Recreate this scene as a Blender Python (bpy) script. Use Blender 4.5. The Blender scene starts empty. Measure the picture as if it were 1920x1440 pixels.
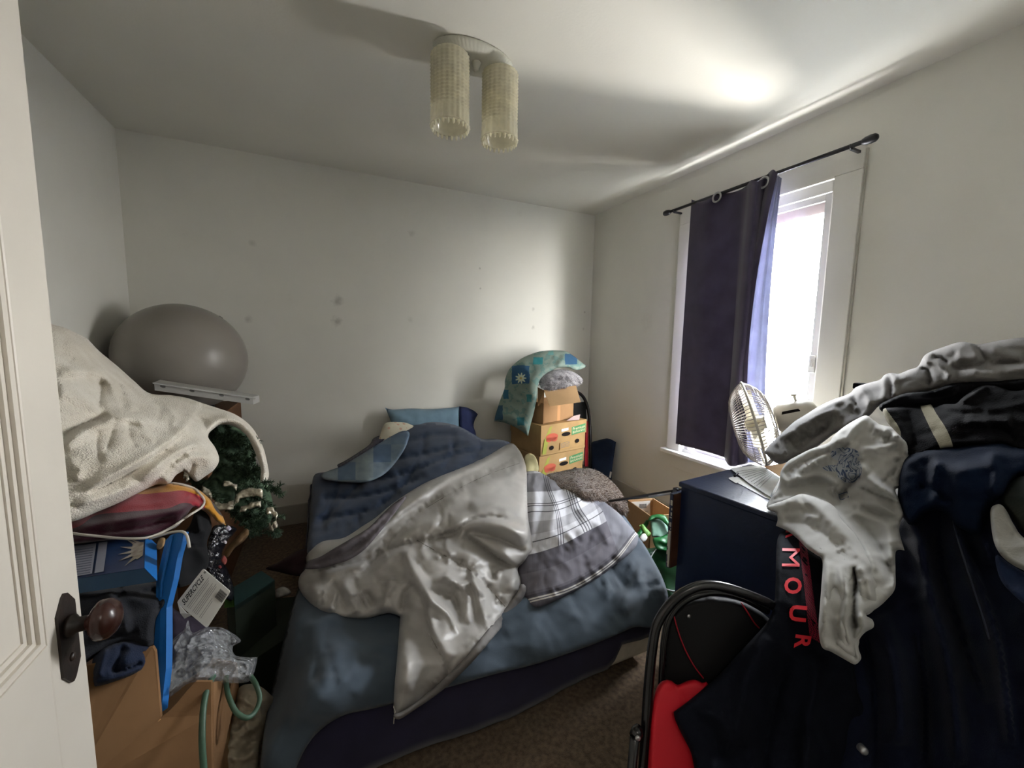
import bpy, bmesh, math, random
import numpy as np
from mathutils import Vector, Matrix, noise, geometry

random.seed(7); np.random.seed(7)
SC = bpy.context.scene
COL = SC.collection

# ------------------------------------------------------------------ camera, world, lights, exposure
CAM_F, YAW, PITCH, ROLL = 752.8, .44154, .10621, .017519
CAM = np.array([0.0, 0.0, 1.305])
_cy, _sy, _cp, _sp = math.cos(YAW), math.sin(YAW), math.cos(PITCH), math.sin(PITCH)
FWD = np.array([_sy*_cp, _cy*_cp, -_sp]); _r0 = np.array([_cy, -_sy, 0.0]); _u0 = np.cross(_r0, FWD)
_c, _s = math.cos(ROLL), math.sin(ROLL)
RGT = _c*_r0 + _s*_u0; UPV = -_s*_r0 + _c*_u0
cam_d = bpy.data.cameras.new('camera'); cam = bpy.data.objects.new('camera', cam_d); COL.objects.link(cam)
cam_d.sensor_width = 36; cam_d.lens = CAM_F*36/1920; cam_d.clip_start = .02
cam.matrix_world = Matrix(((RGT[0], UPV[0], -FWD[0], CAM[0]), (RGT[1], UPV[1], -FWD[1], CAM[1]), (RGT[2], UPV[2], -FWD[2], CAM[2]), (0, 0, 0, 1)))
SC.camera = cam
SC.view_settings.view_transform = 'Standard'; SC.view_settings.look = 'None'
SC.view_settings.gamma = 1; SC.view_settings.use_curve_mapping = False
SC.view_settings.exposure = EXPOSURE = 0.3

YB, XR, XL, ZC = 3.095, 2.26, -1.008, 2.445      # back wall, right wall, left wall, ceiling
YF = -.06                                        # front wall (doorway)
W0, W1, WZ0, WZ1 = 1.172, 1.985, .556, 2.10      # window opening in the right wall: y range, z range

wd = bpy.data.worlds.new('sky'); SC.world = wd; wd.use_nodes = True
nt = wd.node_tree; nt.nodes.clear()
wo = nt.nodes.new('ShaderNodeOutputWorld'); bg = nt.nodes.new('ShaderNodeBackground')
tc = nt.nodes.new('ShaderNodeTexCoord'); sp = nt.nodes.new('ShaderNodeSeparateXYZ'); rp = nt.nodes.new('ShaderNodeValToRGB')
mr = nt.nodes.new('ShaderNodeMapRange'); mr.inputs[1].default_value = -1; mr.inputs[2].default_value = 1
nt.links.new(tc.outputs['Generated'], sp.inputs[0]); nt.links.new(sp.outputs['Z'], mr.inputs[0]); nt.links.new(mr.outputs[0], rp.inputs[0])
rp.color_ramp.elements[0].position = .0; rp.color_ramp.elements[0].color = (.75, .76, .78, 1)
rp.color_ramp.elements[1].position = 1.; rp.color_ramp.elements[1].color = (.42, .50, .62, 1)
e = rp.color_ramp.elements.new(.5); e.color = (1, .99, .97, 1)
e = rp.color_ramp.elements.new(.38); e.color = (1, .97, .92, 1)
nt.links.new(rp.outputs[0], bg.inputs[0]); bg.inputs[1].default_value = 100.0
nt.links.new(bg.outputs[0], wo.inputs[0])

def lamp(name, kind, loc, rot, energy, color=(1, 1, 1), size=1, size_y=None, portal=False):
    d = bpy.data.lights.new(name, kind); o = bpy.data.objects.new(name, d); COL.objects.link(o)
    o.location = loc; o.rotation_euler = rot; d.energy = energy; d.color = color
    if kind == 'AREA':
        d.size = size
        if size_y: d.shape = 'RECTANGLE'; d.size_y = size_y
        if portal: d.cycles.is_portal = True
    return o
# daylight portal in the window opening (adds no light of its own), looking into the room (-x)
lamp('window_portal', 'AREA', (XR+.13, (W0+W1)/2, (WZ0+WZ1)/2), (0, math.pi/2, 0), 1, size=WZ1-WZ0, size_y=W1-W0, portal=True)
# sunlit snow on the ground below the window
lamp('snow_glare', 'AREA', (XR+3.2, 1.25, -1.6), (0, math.radians(130), 0), 620, (1, .97, .92), 1.3, 1.5)
# added weak fill light in the unseen hall behind the camera
lamp('hall_fill', 'AREA', (.05, -.75, 2.2), (math.radians(25), 0, 0), 5, (1, .93, .84), .5, .5)

# ------------------------------------------------------------------ helpers
def ray(x, y): return FWD + RGT*(x-960)/CAM_F - UPV*(y-720)/CAM_F
def at(px, py, **k):
    """point of the place seen at pixel px, py at camera distance d or on the plane x=, y= or z="""
    d = ray(px, py); (a, v), = k.items()
    if a == 'd': return CAM + d*v
    i = 'xyz'.index(a); return CAM + d*((v-CAM[i])/d[i])
def dep(px, py, **k): return float((at(px, py, **k)-CAM) @ FWD)
def V(p): return Vector((float(p[0]), float(p[1]), float(p[2])))

def tag(o, label=None, cat=None, group=None, kind=None):
    if label: o['label'] = label
    if cat: o['category'] = cat
    if group: o['group'] = group
    if kind: o['kind'] = kind
    return o
def empty(name, loc, label, cat, rz=0, group=None):
    o = bpy.data.objects.new(name, None); COL.objects.link(o); o.empty_display_size = .05
    o.location = V(loc); o.rotation_euler = (0, 0, rz); return tag(o, label, cat, group)
def link(name, me, mat=None, parent=None, smooth=False, keep_world=False):
    o = bpy.data.objects.new(name, me); COL.objects.link(o)
    if mat is not None:
        for m in (mat if isinstance(mat, (list, tuple)) else [mat]): me.materials.append(m)
    if smooth:
        for p in me.polygons: p.use_smooth = True
    if parent is not None:
        o.parent = parent
        if keep_world:   # mesh is written in world coordinates
            M = Matrix.Identity(4); q = parent
            while q is not None:
                M = Matrix.LocRotScale(q.location, q.rotation_euler, q.scale) @ M if q.matrix_parent_inverse == Matrix.Identity(4) else M
                q = q.parent
            me.transform(M.inverted())
    return o

class MB:
    """collects solid shapes in one bmesh, linked as one object"""
    def __init__(s): s.bm = bmesh.new()
    def box(s, lo, hi, M=None, bev=0, mi=0):
        lo, hi = Vector(lo), Vector(hi); c = (lo+hi)/2; d = hi-lo
        T = Matrix.Translation(c) @ Matrix.Diagonal((d.x, d.y, d.z, 1))
        r = bmesh.ops.create_cube(s.bm, size=1, matrix=(M @ T) if M else T)
        fs = set(f for v in r['verts'] for f in v.link_faces)
        if bev:
            es = list(set(e for v in r['verts'] for e in v.link_edges))
            rr = bmesh.ops.bevel(s.bm, geom=es, offset=bev, segments=2, affect='EDGES', profile=.5)
            fs = set(f for f in s.bm.faces if f in fs and f.is_valid) | set(rr['faces'])
            fs = [f for f in fs if f.is_valid]
        for f in fs: f.material_index = mi
        return s
    def quadbox(s, P, n, mi=0):
        """slab whose face is the polygon P (world points) and whose thickness is the vector n"""
        a = [s.bm.verts.new(V(p)) for p in P]; b = [s.bm.verts.new(V(np.array(p)+np.array(n))) for p in P]
        k = len(P); F = [s.bm.faces.new(a), s.bm.faces.new(b[::-1])]
        for i in range(k): F.append(s.bm.faces.new((a[i], b[i], b[(i+1) % k], a[(i+1) % k])))
        for f in F: f.material_index = mi
        return s
    def tube(s, pts, r, seg=10, closed=False, mi=0, cap=True):
        pts = [V(p) for p in pts]; n = len(pts); rs = r if isinstance(r, (list, tuple)) else [r]*n
        rings = []; up = None
        for i, p in enumerate(pts):
            if closed: t = pts[(i+1) % n]-pts[i-1]
            else: t = pts[min(i+1, n-1)]-pts[max(i-1, 0)]
            t.normalize()
            if up is None:
                up = t.orthogonal().normalized()
            else:
                up = (up - t*up.dot(t));
                up = up.normalized() if up.length > 1e-6 else t.orthogonal().normalized()
            b = t.cross(up)
            rings.append([s.bm.verts.new(p+(up*math.cos(a)+b*math.sin(a))*rs[i]) for a in [2*math.pi*k/seg for k in range(seg)]])
        m = n if closed else n-1
        for i in range(m):
            A, B = rings[i], rings[(i+1) % n]
            off = 0
            if closed and i == n-1:
                off = min(range(seg), key=lambda o: sum((A[k].co-B[(k+o) % seg].co).length for k in range(seg)))
            for k in range(seg):
                f = s.bm.faces.new((A[k], A[(k+1) % seg], B[(k+1+off) % seg], B[(k+off) % seg])); f.material_index = mi; f.smooth = True
        if cap and not closed:
            s.bm.faces.new(rings[0][::-1]).material_index = mi; s.bm.faces.new(rings[-1]).material_index = mi
        return s
    def lathe(s, prof, seg=32, M=None, mi=0, flute=0, nfl=0, sx=1, sy=1):
        """prof: (radius, z) pairs"""
        rings = []
        for (r, z) in prof:
            ring = []
            for k in range(seg):
                a = 2*math.pi*k/seg; rr = r*(1+flute*math.cos(nfl*a))
                p = Vector((rr*math.cos(a)*sx, rr*math.sin(a)*sy, z)); ring.append(s.bm.verts.new((M @ p) if M else p))
            rings.append(ring)
        for A, B in zip(rings[:-1], rings[1:]):
            for k in range(seg):
                f = s.bm.faces.new((A[k], A[(k+1) % seg], B[(k+1) % seg], B[k])); f.smooth = True; f.material_index = mi
        if prof[0][0] > 1e-5: s.bm.faces.new(rings[0][::-1]).material_index = mi
        if prof[-1][0] > 1e-5: s.bm.faces.new(rings[-1]).material_index = mi
        return s
    def build(s, name, mat, parent=None, smooth=False, keep_world=False):
        bmesh.ops.remove_doubles(s.bm, verts=s.bm.verts, dist=1e-6)
        bmesh.ops.recalc_face_normals(s.bm, faces=s.bm.faces)
        me = bpy.data.meshes.new(name); s.bm.to_mesh(me); s.bm.free()
        return link(name, me, mat, parent, smooth, keep_world)

def smooth_line(pts, n=8, closed=False):
    """Catmull-Rom through pts; a third item 1 marks a corner"""
    P = [np.array(p[:2], float) if len(p) < 4 else np.array(p[:3], float) for p in pts]
    K = [len(p) > 2 and p[2] == 1 for p in pts]
    m = len(P); out = []
    for i in range(m if closed else m-1):
        p1, p2 = P[i], P[(i+1) % m]
        p0 = P[i-1] if (closed or i > 0) else p1; p3 = P[(i+2) % m] if (closed or i+2 < m) else p2
        if K[i]: p0 = p1
        if K[(i+1) % m]: p3 = p2
        L = np.linalg.norm(p2-p1); k = max(1, int(round(L/n)))
        for j in range(k):
            t = j/k
            out.append(.5*((2*p1)+(-p0+p2)*t+(2*p0-5*p1+4*p2-p3)*t*t+(-p0+3*p1-3*p2+p3)*t**3))
    if not closed: out.append(P[-1])
    return np.array(out)
def crv3(pts, k=8, closed=False):
    P = [np.array(p, float) for p in pts]; m = len(P); out = []
    for i in range(m if closed else m-1):
        p1, p2 = P[i], P[(i+1) % m]
        p0 = P[i-1] if (closed or i > 0) else p1; p3 = P[(i+2) % m] if (closed or i+2 < m) else p2
        for j in range(k):
            t = j/k
            out.append(.5*((2*p1)+(-p0+p2)*t+(2*p0-5*p1+4*p2-p3)*t*t+(-p0+3*p1-3*p2+p3)*t**3))
    if not closed: out.append(P[-1])
    return out

def tps(cx, val):
    """thin plate spline with affine term"""
    X = np.array(cx, float)/300.; Y = np.array(val, float); n = len(X)
    def U(a, b):
        r2 = ((a[:, None, :]-b[None, :, :])**2).sum(-1); return r2*np.log(r2+1e-12)*.5
    K = U(X, X)+np.eye(n)*1e-4; P = np.hstack([np.ones((n, 1)), X])
    A = np.zeros((n+3, n+3)); A[:n, :n] = K; A[:n, n:] = P; A[n:, :n] = P.T
    if Y.ndim == 1: Y = Y[:, None]
    w = np.linalg.lstsq(A, np.vstack([Y, np.zeros((3, Y.shape[1]))]), rcond=None)[0]
    def f(q):
        q = np.array(q, float)/300.; r = U(q, X) @ w[:n]+np.hstack([np.ones((len(q), 1)), q]) @ w[n:]
        return r if r.shape[1] > 1 else r[:, 0]
    return f
def seg_dist(Q, A, B):
    d = B-A; L = (d*d).sum()+1e-9; t = np.clip(((Q-A) @ d)/L, 0, 1); c = A+t[:, None]*d; v = Q-c
    side = d[0]*v[:, 1]-d[1]*v[:, 0]
    return np.sqrt((v*v).sum(1)), t, np.sign(side)
def line_dist(Q, pts):
    best = np.full(len(Q), 1e9); par = np.zeros(len(Q)); sd = np.zeros(len(Q)); n = len(pts)-1
    for i in range(n):
        d, t, s_ = seg_dist(Q, pts[i], pts[i+1]); m = d < best
        best[m] = d[m]; par[m] = (i+t[m])/n; sd[m] = s_[m]
    return best, par, sd
def inside(Q, poly):
    x, y = Q[:, 0], Q[:, 1]; c = np.zeros(len(Q), bool); n = len(poly); j = n-1
    for i in range(n):
        xi, yi = poly[i]; xj, yj = poly[j]
        cond = (yi > y) != (yj > y)
        with np.errstate(divide='ignore', invalid='ignore'):
            xx = (xj-xi)*(y-yi)/(yj-yi+1e-12)+xi
        c ^= cond & (x < xx); j = i
    return c

def gathers(line, n, half, w=2.6, h=-.0045, seed=1):
    """short wrinkles running across a stitched line"""
    L = smooth_line(line, 3); r = random.Random(seed); out = []
    for i in range(n):
        k = r.randrange(1, len(L)-1); t = L[k+1]-L[k-1]; t = t/(np.linalg.norm(t)+1e-6); q = np.array([-t[1], t[0]])*half*r.uniform(.5, 1.1)+t*half*r.uniform(-.5, .5); c = L[k]
        out.append(([tuple(c-q), tuple(c+q*.2), tuple(c+q)], w*r.uniform(.8, 1.3), h*r.uniform(.6, 1.3)*(1 if r.random() < .6 else -1)))
    return out

class Soft:
    """A soft body (cloth heap, cushion, blanket) measured from the photograph: its outline, the distances
    of points on it, and its folds. Built as a closed solid: front surface, rounded rim and back."""
    def __init__(s, outline, ctrl, roll=14, rim=.03, thick=.04, folds=(), wr=(), step=5, uv=None, jag=0, fs=1.25):
        s.fs = fs
        if jag: outline = [(p[0]+random.uniform(-jag, jag), p[1]+random.uniform(-jag, jag))+tuple(p[2:]) for p in outline]
        s.out = smooth_line(outline, step*1.1, True)
        s.f = tps([c[:2] for c in ctrl], [1/dep(c[0], c[1], **{c[2]: c[3]}) for c in ctrl])
        s.roll, s.rim, s.thick, s.folds, s.wr, s.step = roll, rim, thick, folds, wr, step
        s.uvf = tps([c[:2] for c in uv], [c[2:] for c in uv]) if uv else None
    def base(s, Q): return 1/np.clip(s.f(Q), .12, 6)
    def front(s, Q):
        Q = np.array(Q, float); d = s.base(Q)
        e, _, _ = line_dist(Q, np.vstack([s.out, s.out[:1]]))
        t = np.clip(e/s.roll, 0, 1); prof = np.sqrt(np.clip(1-(1-t)**2, 0, 1))
        h = np.zeros(len(Q))
        for fo in s.folds:
            pts = smooth_line(fo[0], 14); dd, par, sd = line_dist(Q, pts); wl, wr_ = fo[1] if isinstance(fo[1], tuple) else (fo[1], fo[1])
            w = np.where(sd > 0, wr_, wl); taper = np.clip(np.minimum(par, 1-par)*6, 0, 1)**.7 if len(fo) < 4 else 1
            h += s.fs*fo[2]*(np.exp(-(dd/w)**2) if fo[2] > 0 else np.exp(-(dd/w)))*taper
        if s.wr:
            P = CAM+(FWD[None]+RGT[None]*((Q[:, :1]-960)/CAM_F)-UPV[None]*((Q[:, 1:]-720)/CAM_F))*d[:, None]
            for (amp, sc, *st) in s.wr:
                st = st[0] if st else (1, 1, 1); ridged = True
                hh = np.array([1-2*abs(noise.noise(Vector((p[0]*sc*st[0], p[1]*sc*st[1], p[2]*sc*st[2])))) - .5 for p in P])
                h += amp*hh
        h *= np.clip(prof+.15, 0, 1)
        return d+s.rim*(1-prof)-h, d, prof
    def build(s, name, mat, parent=None, fur=None):
        st = s.step; o = s.out; n = len(o)
        x0, y0 = o.min(0); x1, y1 = o.max(0); pts = []
        row = 0; y = y0+st*.5
        while y < y1:
            x = x0+st*.5*(row % 2)
            while x < x1: pts.append((x, y)); x += st
            y += st*.87; row += 1
        Q = np.array(pts); Q = Q[inside(Q, o)]
        e, _, _ = line_dist(Q, np.vstack([o, o[:1]])); Q = Q[e > st*.45]
        allp = [Vector((float(a), float(b))) for a, b in np.vstack([o, Q])]
        r = geometry.delaunay_2d_cdt(allp, [], [list(range(n))], 1, 1e-4)
        vs = np.array([(v.x, v.y) for v in r[0]]); fs = r[2]
        used = sorted({i for f in fs for i in f}); remap = {u: i for i, u in enumerate(used)}
        vs = vs[used]; fs = [[remap[i] for i in f] for f in fs]
        cnt = {}
        for f in fs:
            for i in range(len(f)):
                k = (min(f[i], f[i-1]), max(f[i], f[i-1])); cnt[k] = cnt.get(k, 0)+1
        bnd = {i for k, c in cnt.items() if c == 1 for i in k}
        D, d0, prof = s.front(vs)
        e, _, _ = line_dist(vs, np.vstack([o, o[:1]])); t = np.clip(e/s.roll, 0, 1); pb = np.sqrt(np.clip(1-(1-t)**2, 0, 1))
        DB = np.maximum(d0+s.rim+s.thick*pb, D+.002)
        R = FWD[None]+RGT[None]*((vs[:, :1]-960)/CAM_F)-UPV[None]*((vs[:, 1:]-720)/CAM_F)
        A = CAM+R*D[:, None]; B = CAM+R*DB[:, None]
        verts = [tuple(map(float, p)) for p in A]; bi = {}
        for i in range(len(vs)):
            if i in bnd: bi[i] = i
            else: bi[i] = len(verts); verts.append(tuple(map(float, B[i])))
        faces = [tuple(f) for f in fs]+[tuple(bi[i] for i in reversed(f)) for f in fs if not all(i in bnd for i in f)]
        me = bpy.data.meshes.new(name); me.from_pydata(verts, [], faces); me.validate()
        uvl = me.uv_layers.new(name='UVMap'); src = list(range(len(vs)))+[i for i in range(len(vs)) if i not in bnd]
        U = s.uvf(vs) if s.uvf else vs/100.
        for L in me.loops:
            q = U[src[L.vertex_index]]; uvl.data[L.index].uv = (float(q[0]), float(q[1]))
        for p in me.polygons: p.use_smooth = True
        bm = bmesh.new(); bm.from_mesh(me); bmesh.ops.recalc_face_normals(bm, faces=bm.faces); bm.to_mesh(me); bm.free()
        return link(name, me, mat, parent, True, keep_world=parent is not None)

def on(soft, px, py, lift=.002):
    D, _, _ = soft.front([(px, py)]); return CAM+ray(px, py)*(D[0]-lift)

def text_mesh(body, bold=0.0):
    c = bpy.data.curves.new('txt', 'FONT'); c.body = body; c.size = 1; c.extrude = 0; c.offset = bold; c.resolution_u = 3
    o = bpy.data.objects.new('txt', c); COL.objects.link(o)
    dg = bpy.context.evaluated_depsgraph_get(); me = bpy.data.meshes.new_from_object(o.evaluated_get(dg))
    COL.objects.unlink(o); bpy.data.objects.remove(o); bpy.data.curves.remove(c)
    return me
def write(name, body, fn, mat, parent=None, thick=None, bold=0.0, W=1, H=1):
    """lettering whose (0..1, 0..1) box is laid on a surface by fn(u, v) -> world point"""
    me = text_mesh(body, bold); xs = [v.co.x for v in me.vertices]; ys = [v.co.y for v in me.vertices]
    x0, x1, y0, y1 = min(xs), max(xs), min(ys), max(ys)
    for v in me.vertices: v.co = V(fn((v.co.x-x0)/(x1-x0), (v.co.y-y0)/(y1-y0)))
    me.materials.clear()
    return link(name, me, mat, parent, False, keep_world=parent is not None)

# ------------------------------------------------------------------ materials
MATS = {}
def srgb(c):
    if isinstance(c, str): c = tuple(int(c[i:i+2], 16)/255 for i in (0, 2, 4))
    return tuple((x/12.92 if x <= .04045 else ((x+.055)/1.055)**2.4) for x in c)+(1,)
def mat(name, col, rough=.8, var=.06, vscale=6, bump=0, bscale=200, sheen=0, metal=0, spec=.3, trans=0, col2=None, bdist=.002, alpha=1, coat=0, ior=1.45, translucent=0, fn=None):
    if name in MATS: return MATS[name]
    m = bpy.data.materials.new(name); m.use_nodes = True; nt = m.node_tree; N = nt.nodes; L = nt.links
    b = N['Principled BSDF']; b.inputs['Roughness'].default_value = rough; b.inputs['Metallic'].default_value = metal
    b.inputs['Specular IOR Level'].default_value = spec; b.inputs['IOR'].default_value = ior
    b.inputs['Transmission Weight'].default_value = trans; b.inputs['Alpha'].default_value = alpha
    b.inputs['Coat Weight'].default_value = coat
    if sheen: b.inputs['Sheen Weight'].default_value = sheen; b.inputs['Sheen Roughness'].default_value = .5
    t = N.new('ShaderNodeTexCoord'); base = srgb(col)
    nz = N.new('ShaderNodeTexNoise'); nz.inputs['Scale'].default_value = vscale; nz.inputs['Detail'].default_value = 6
    L.new(t.outputs['Object'], nz.inputs['Vector'])
    mx = N.new('ShaderNodeMix'); mx.data_type = 'RGBA'
    c2 = srgb(col2) if col2 else tuple(min(1, x*(1+var*2)) for x in base[:3])+(1,)
    c1 = base if col2 else tuple(x*(1-var*2) for x in base[:3])+(1,)
    mx.inputs[6].default_value = c1; mx.inputs[7].default_value = c2
    rmp = N.new('ShaderNodeMapRange'); rmp.inputs[1].default_value = .35; rmp.inputs[2].default_value = .65
    L.new(nz.outputs['Fac'], rmp.inputs[0]); L.new(rmp.outputs[0], mx.inputs[0])
    out = mx.outputs[2]
    if fn: out = fn(N, L, t, out)
    L.new(out, b.inputs['Base Color'])
    if bump:
        n2 = N.new('ShaderNodeTexNoise'); n2.inputs['Scale'].default_value = bscale; n2.inputs['Detail'].default_value = 3
        L.new(t.outputs['Object'], n2.inputs['Vector'])
        bp = N.new('ShaderNodeBump'); bp.inputs['Strength'].default_value = bump; bp.inputs['Distance'].default_value = bdist
        L.new(n2.outputs['Fac'], bp.inputs['Height']); L.new(bp.outputs[0], b.inputs['Normal'])
    if translucent:
        tr = N.new('ShaderNodeBsdfTranslucent'); L.new(out, tr.inputs[0]); ms = N.new('ShaderNodeMixShader'); ms.inputs[0].default_value = translucent
        o = N['Material Output']; L.new(b.outputs[0], ms.inputs[1]); L.new(tr.outputs[0], ms.inputs[2]); L.new(ms.outputs[0], o.inputs[0])
    MATS[name] = m; return m
# small node-writing helpers for patterns on mesh UVs
def nmath(N, L, op, a, b=None, c=None):
    n = N.new('ShaderNodeMath'); n.operation = op
    for i, x in enumerate((a, b, c)):
        if x is None: continue
        if isinstance(x, (int, float)): n.inputs[i].default_value = x
        else: L.new(x, n.inputs[i])
    return n.outputs[0]
def band(N, L, x, lo, hi, soft=.002):
    """1 where lo < x < hi"""
    a = nmath(N, L, 'GREATER_THAN', x, lo); b = nmath(N, L, 'LESS_THAN', x, hi); return nmath(N, L, 'MULTIPLY', a, b)
def nmix(N, L, fac, a, b):
    m = N.new('ShaderNodeMix'); m.data_type = 'RGBA'
    if isinstance(fac, (int, float)): m.inputs[0].default_value = fac
    else: L.new(fac, m.inputs[0])
    for i, x in ((6, a), (7, b)):
        if isinstance(x, (tuple, str)): m.inputs[i].default_value = srgb(x) if isinstance(x, str) or len(x) == 3 else x
        else: L.new(x, m.inputs[i])
    return m.outputs[2]
def uvxy(N, L, t):
    s_ = N.new('ShaderNodeSeparateXYZ'); L.new(t.outputs['UV'], s_.inputs[0]); return s_.outputs[0], s_.outputs[1]
# ================================================================== THE ROOM
def wallpaint_fn(seed, marks):
    def fn(N, L, t, out):
        # faint scuffs and smudges of their own shape
        n = N.new('ShaderNodeTexNoise'); n.inputs['Scale'].default_value = 2.3; n.inputs['Detail'].default_value = 8; n.inputs['Roughness'].default_value = .7
        mp = N.new('ShaderNodeMapping'); mp.inputs['Location'].default_value = (seed, seed*.7, 0); L.new(t.outputs['Object'], mp.inputs[0]); L.new(mp.outputs[0], n.inputs['Vector'])
        f = N.new('ShaderNodeMapRange'); f.inputs[1].default_value = .66; f.inputs[2].default_value = .8; f.inputs[4].default_value = .25; L.new(n.outputs['Fac'], f.inputs[0])
        out = nmix(N, L, f.outputs[0], out, 'a9a498')
        for (x, y, z, r, a) in marks:
            vm = N.new('ShaderNodeVectorMath'); vm.operation = 'DISTANCE'; vm.inputs[1].default_value = (x, y, z)
            n2 = N.new('ShaderNodeTexNoise'); n2.inputs['Scale'].default_value = 30; L.new(t.outputs['Object'], n2.inputs['Vector'])
            L.new(t.outputs['Object'], vm.inputs[0])
            d = nmath(N, L, 'ADD', vm.outputs['Value'], nmath(N, L, 'MULTIPLY', nmath(N, L, 'SUBTRACT', n2.outputs['Fac'], .5), r*1.6))
            g = N.new('ShaderNodeMapRange'); g.inputs[1].default_value = r; g.inputs[2].default_value = 0; g.inputs[4].default_value = a; L.new(d, g.inputs[0])
            out = nmix(N, L, g.outputs[0], out, '8a867c')
        return out
    return fn
bm_marks = []
for (px, py, r, a) in [(632, 565, .045, .5), (631, 602, .04, .5), (473, 455, .025, .3), (900, 503, .012, .7), (901, 541, .012, .7), (1000, 580, .02, .4), (1000, 614, .02, .4), (1096, 585, .012, .6), (1094, 617, .015, .5), (464, 600, .03, .4), (772, 437, .03, .3), (770, 600, .03, .25)]:
    p = at(px, py, y=YB); bm_marks.append((p[0], p[1], p[2], r, a))
m_wall = mat('white_wall_paint', 'dbd9d1', .75, .012, 3, .25, 130, bdist=.0012, fn=wallpaint_fn(1.3, []))
m_wallb = mat('white_wall_paint_marked', 'dbd9d0', .75, .012, 3, .25, 130, bdist=.0012, fn=wallpaint_fn(4.3, bm_marks))
m_ceil = mat('ceiling_paint', 'd8d5cb', .85, .01, 2, .3, 90, bdist=.0015)
m_trim = mat('gloss_white_trim', 'dcdad2', .4, .01, 5, .12, 40, bdist=.001, spec=.5)
m_base = mat('grey_skirting_paint', 'a9a69c', .5, .04, 5, .1, 60)
m_carpet = mat('carpet', '7d6852', 1, .12, 60, 1, 420, sheen=.15, bdist=.006, spec=.05, col2='584837')
m_hall = mat('hall_paint', 'd8d2c6', .8, .01)

def slab(name, lo, hi, m): return tag(MB().box(lo, hi).build(name, m), kind='structure')
bmf = MB()
# the carpet: a lightly uneven sheet on a slab
slab('floor', (XL-.15, -2.4, -.12), (XR+.2, YB+.15, 0), m_carpet)
slab('ceiling', (XL-.15, -2.4, ZC), (XR+.16, YB+.15, ZC+.12), m_ceil)
slab('wall_back', (XL-.15, YB, 0), (XR+.16, YB+.15, ZC), m_wallb)
slab('wall_left', (XL-.15, YF-.1, 0), (XL, YB, ZC), m_wall)
b = MB(); T = .16
b.box((XR, YF-.1, 0), (XR+T, W0, ZC)).box((XR, W1, 0), (XR+T, YB, ZC)).box((XR, W0, 0), (XR+T, W1, WZ0-.03)).box((XR, W0, WZ1+.015), (XR+T, W1, ZC))
tag(b.build('wall_right', m_wall), kind='structure')
b = MB(); b.box((XL-.15, YF-.12, 0), (-.39, YF, ZC)).box((.47, YF-.12, 0), (XR+T, YF, ZC)).box((-.39, YF-.12, 2.06), (.47, YF, ZC))
tag(b.build('wall_front', m_wall), kind='structure')
# hall outside the door
b = MB(); b.box((XL-.15, -2.4, 0), (XR+T, -2.28, ZC)); tag(b.build('wall_hall_end', m_hall), kind='structure')
b = MB(); b.box((-.75, -2.28, 0), (-.65, YF-.12, ZC)); tag(b.build('wall_hall_left', m_hall), kind='structure')
b = MB(); b.box((.85, -2.28, 0), (.95, YF-.12, ZC)); tag(b.build('wall_hall_right', m_hall), kind='structure')
# skirting boards
def skirting(name, lo, hi, ax):
    b = MB(); b.box(lo, hi, bev=.004)
    return tag(b.build(name, m_base), kind='structure')
skirting('baseboard_back', (XL, YB-.016, 0), (XR, YB, .142), 0)
skirting('baseboard_right', (XR-.016, YF, 0), (XR, YB-.016, .142), 1)
skirting('baseboard_left', (XL, YF, 0), (XL+.016, YB-.016, .142), 1)

# ------------------------------------------------------------------ window in the right wall
m_vinyl = mat('grey_white_sash', 'b9b7b2', .45, .02, 8, spec=.5)
m_pvc = mat('pinkish_blind_rail', 'd8c8c4', .5, .02, 8)
m_glass = bpy.data.materials.new('window_glass'); m_glass.use_nodes = True
nt = m_glass.node_tree; nt.nodes.clear(); o_ = nt.nodes.new('ShaderNodeOutputMaterial'); tr = nt.nodes.new('ShaderNodeBsdfTransparent'); gl = nt.nodes.new('ShaderNodeBsdfGlossy'); gl.inputs['Roughness'].default_value = .02
mx = nt.nodes.new('ShaderNodeMixShader'); mx.inputs[0].default_value = .05; nt.links.new(tr.outputs[0], mx.inputs[1]); nt.links.new(gl.outputs[0], mx.inputs[2]); nt.links.new(mx.outputs[0], o_.inputs[0])
win = bpy.data.objects.new('window_1', None); COL.objects.link(win); win.location = (XR, (W0+W1)/2, WZ0); tag(win, kind='structure')
def wpart(name, mb, m): return mb.build(name, m, win, keep_world=True)
b = MB()                                             # casing boards on the wall
b.box((XR-.02, W0-.113, WZ0-.0), (XR, W0, WZ1+.013), bev=.003).box((XR-.02, W1, WZ0), (XR, W1+.113, WZ1+.013), bev=.003).box((XR-.02, W0-.113, WZ1+.0135), (XR, W1+.113, WZ1+.125), bev=.003)
wpart('casing', b, m_wall)
b = MB()                                             # lit inner bead and jambs
b.box((XR-.024, W0, WZ1+.006), (XR+.02, W1, WZ1+.016)).box((XR, W0, WZ1-.045), (XR+T, W1, WZ1+.014)).box((XR, W0-.0, WZ0), (XR+T, W0+.012, WZ1)).box((XR, W1-.012, WZ0), (XR+T, W1, WZ1))
wpart('jamb', b, m_trim)
b = MB(); b.box((XR-.055, W0-.135, WZ0-.028), (XR+.06, W1+.14, WZ0), bev=.006); wpart('sill', b, m_trim)
b = MB(); b.box((XR-.018, W0-.10, WZ0-.125), (XR, W1+.103, WZ0-.028), bev=.003); wpart('apron', b, m_wall)
GX = XR+.032
b = MB()
b.box((GX-.012, W0+.012, WZ0), (GX+.02, W0+.052, WZ1-.045), bev=.002).box((GX-.012, W1-.052, WZ0), (GX+.02, W1-.012, WZ1-.045), bev=.002)
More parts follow.
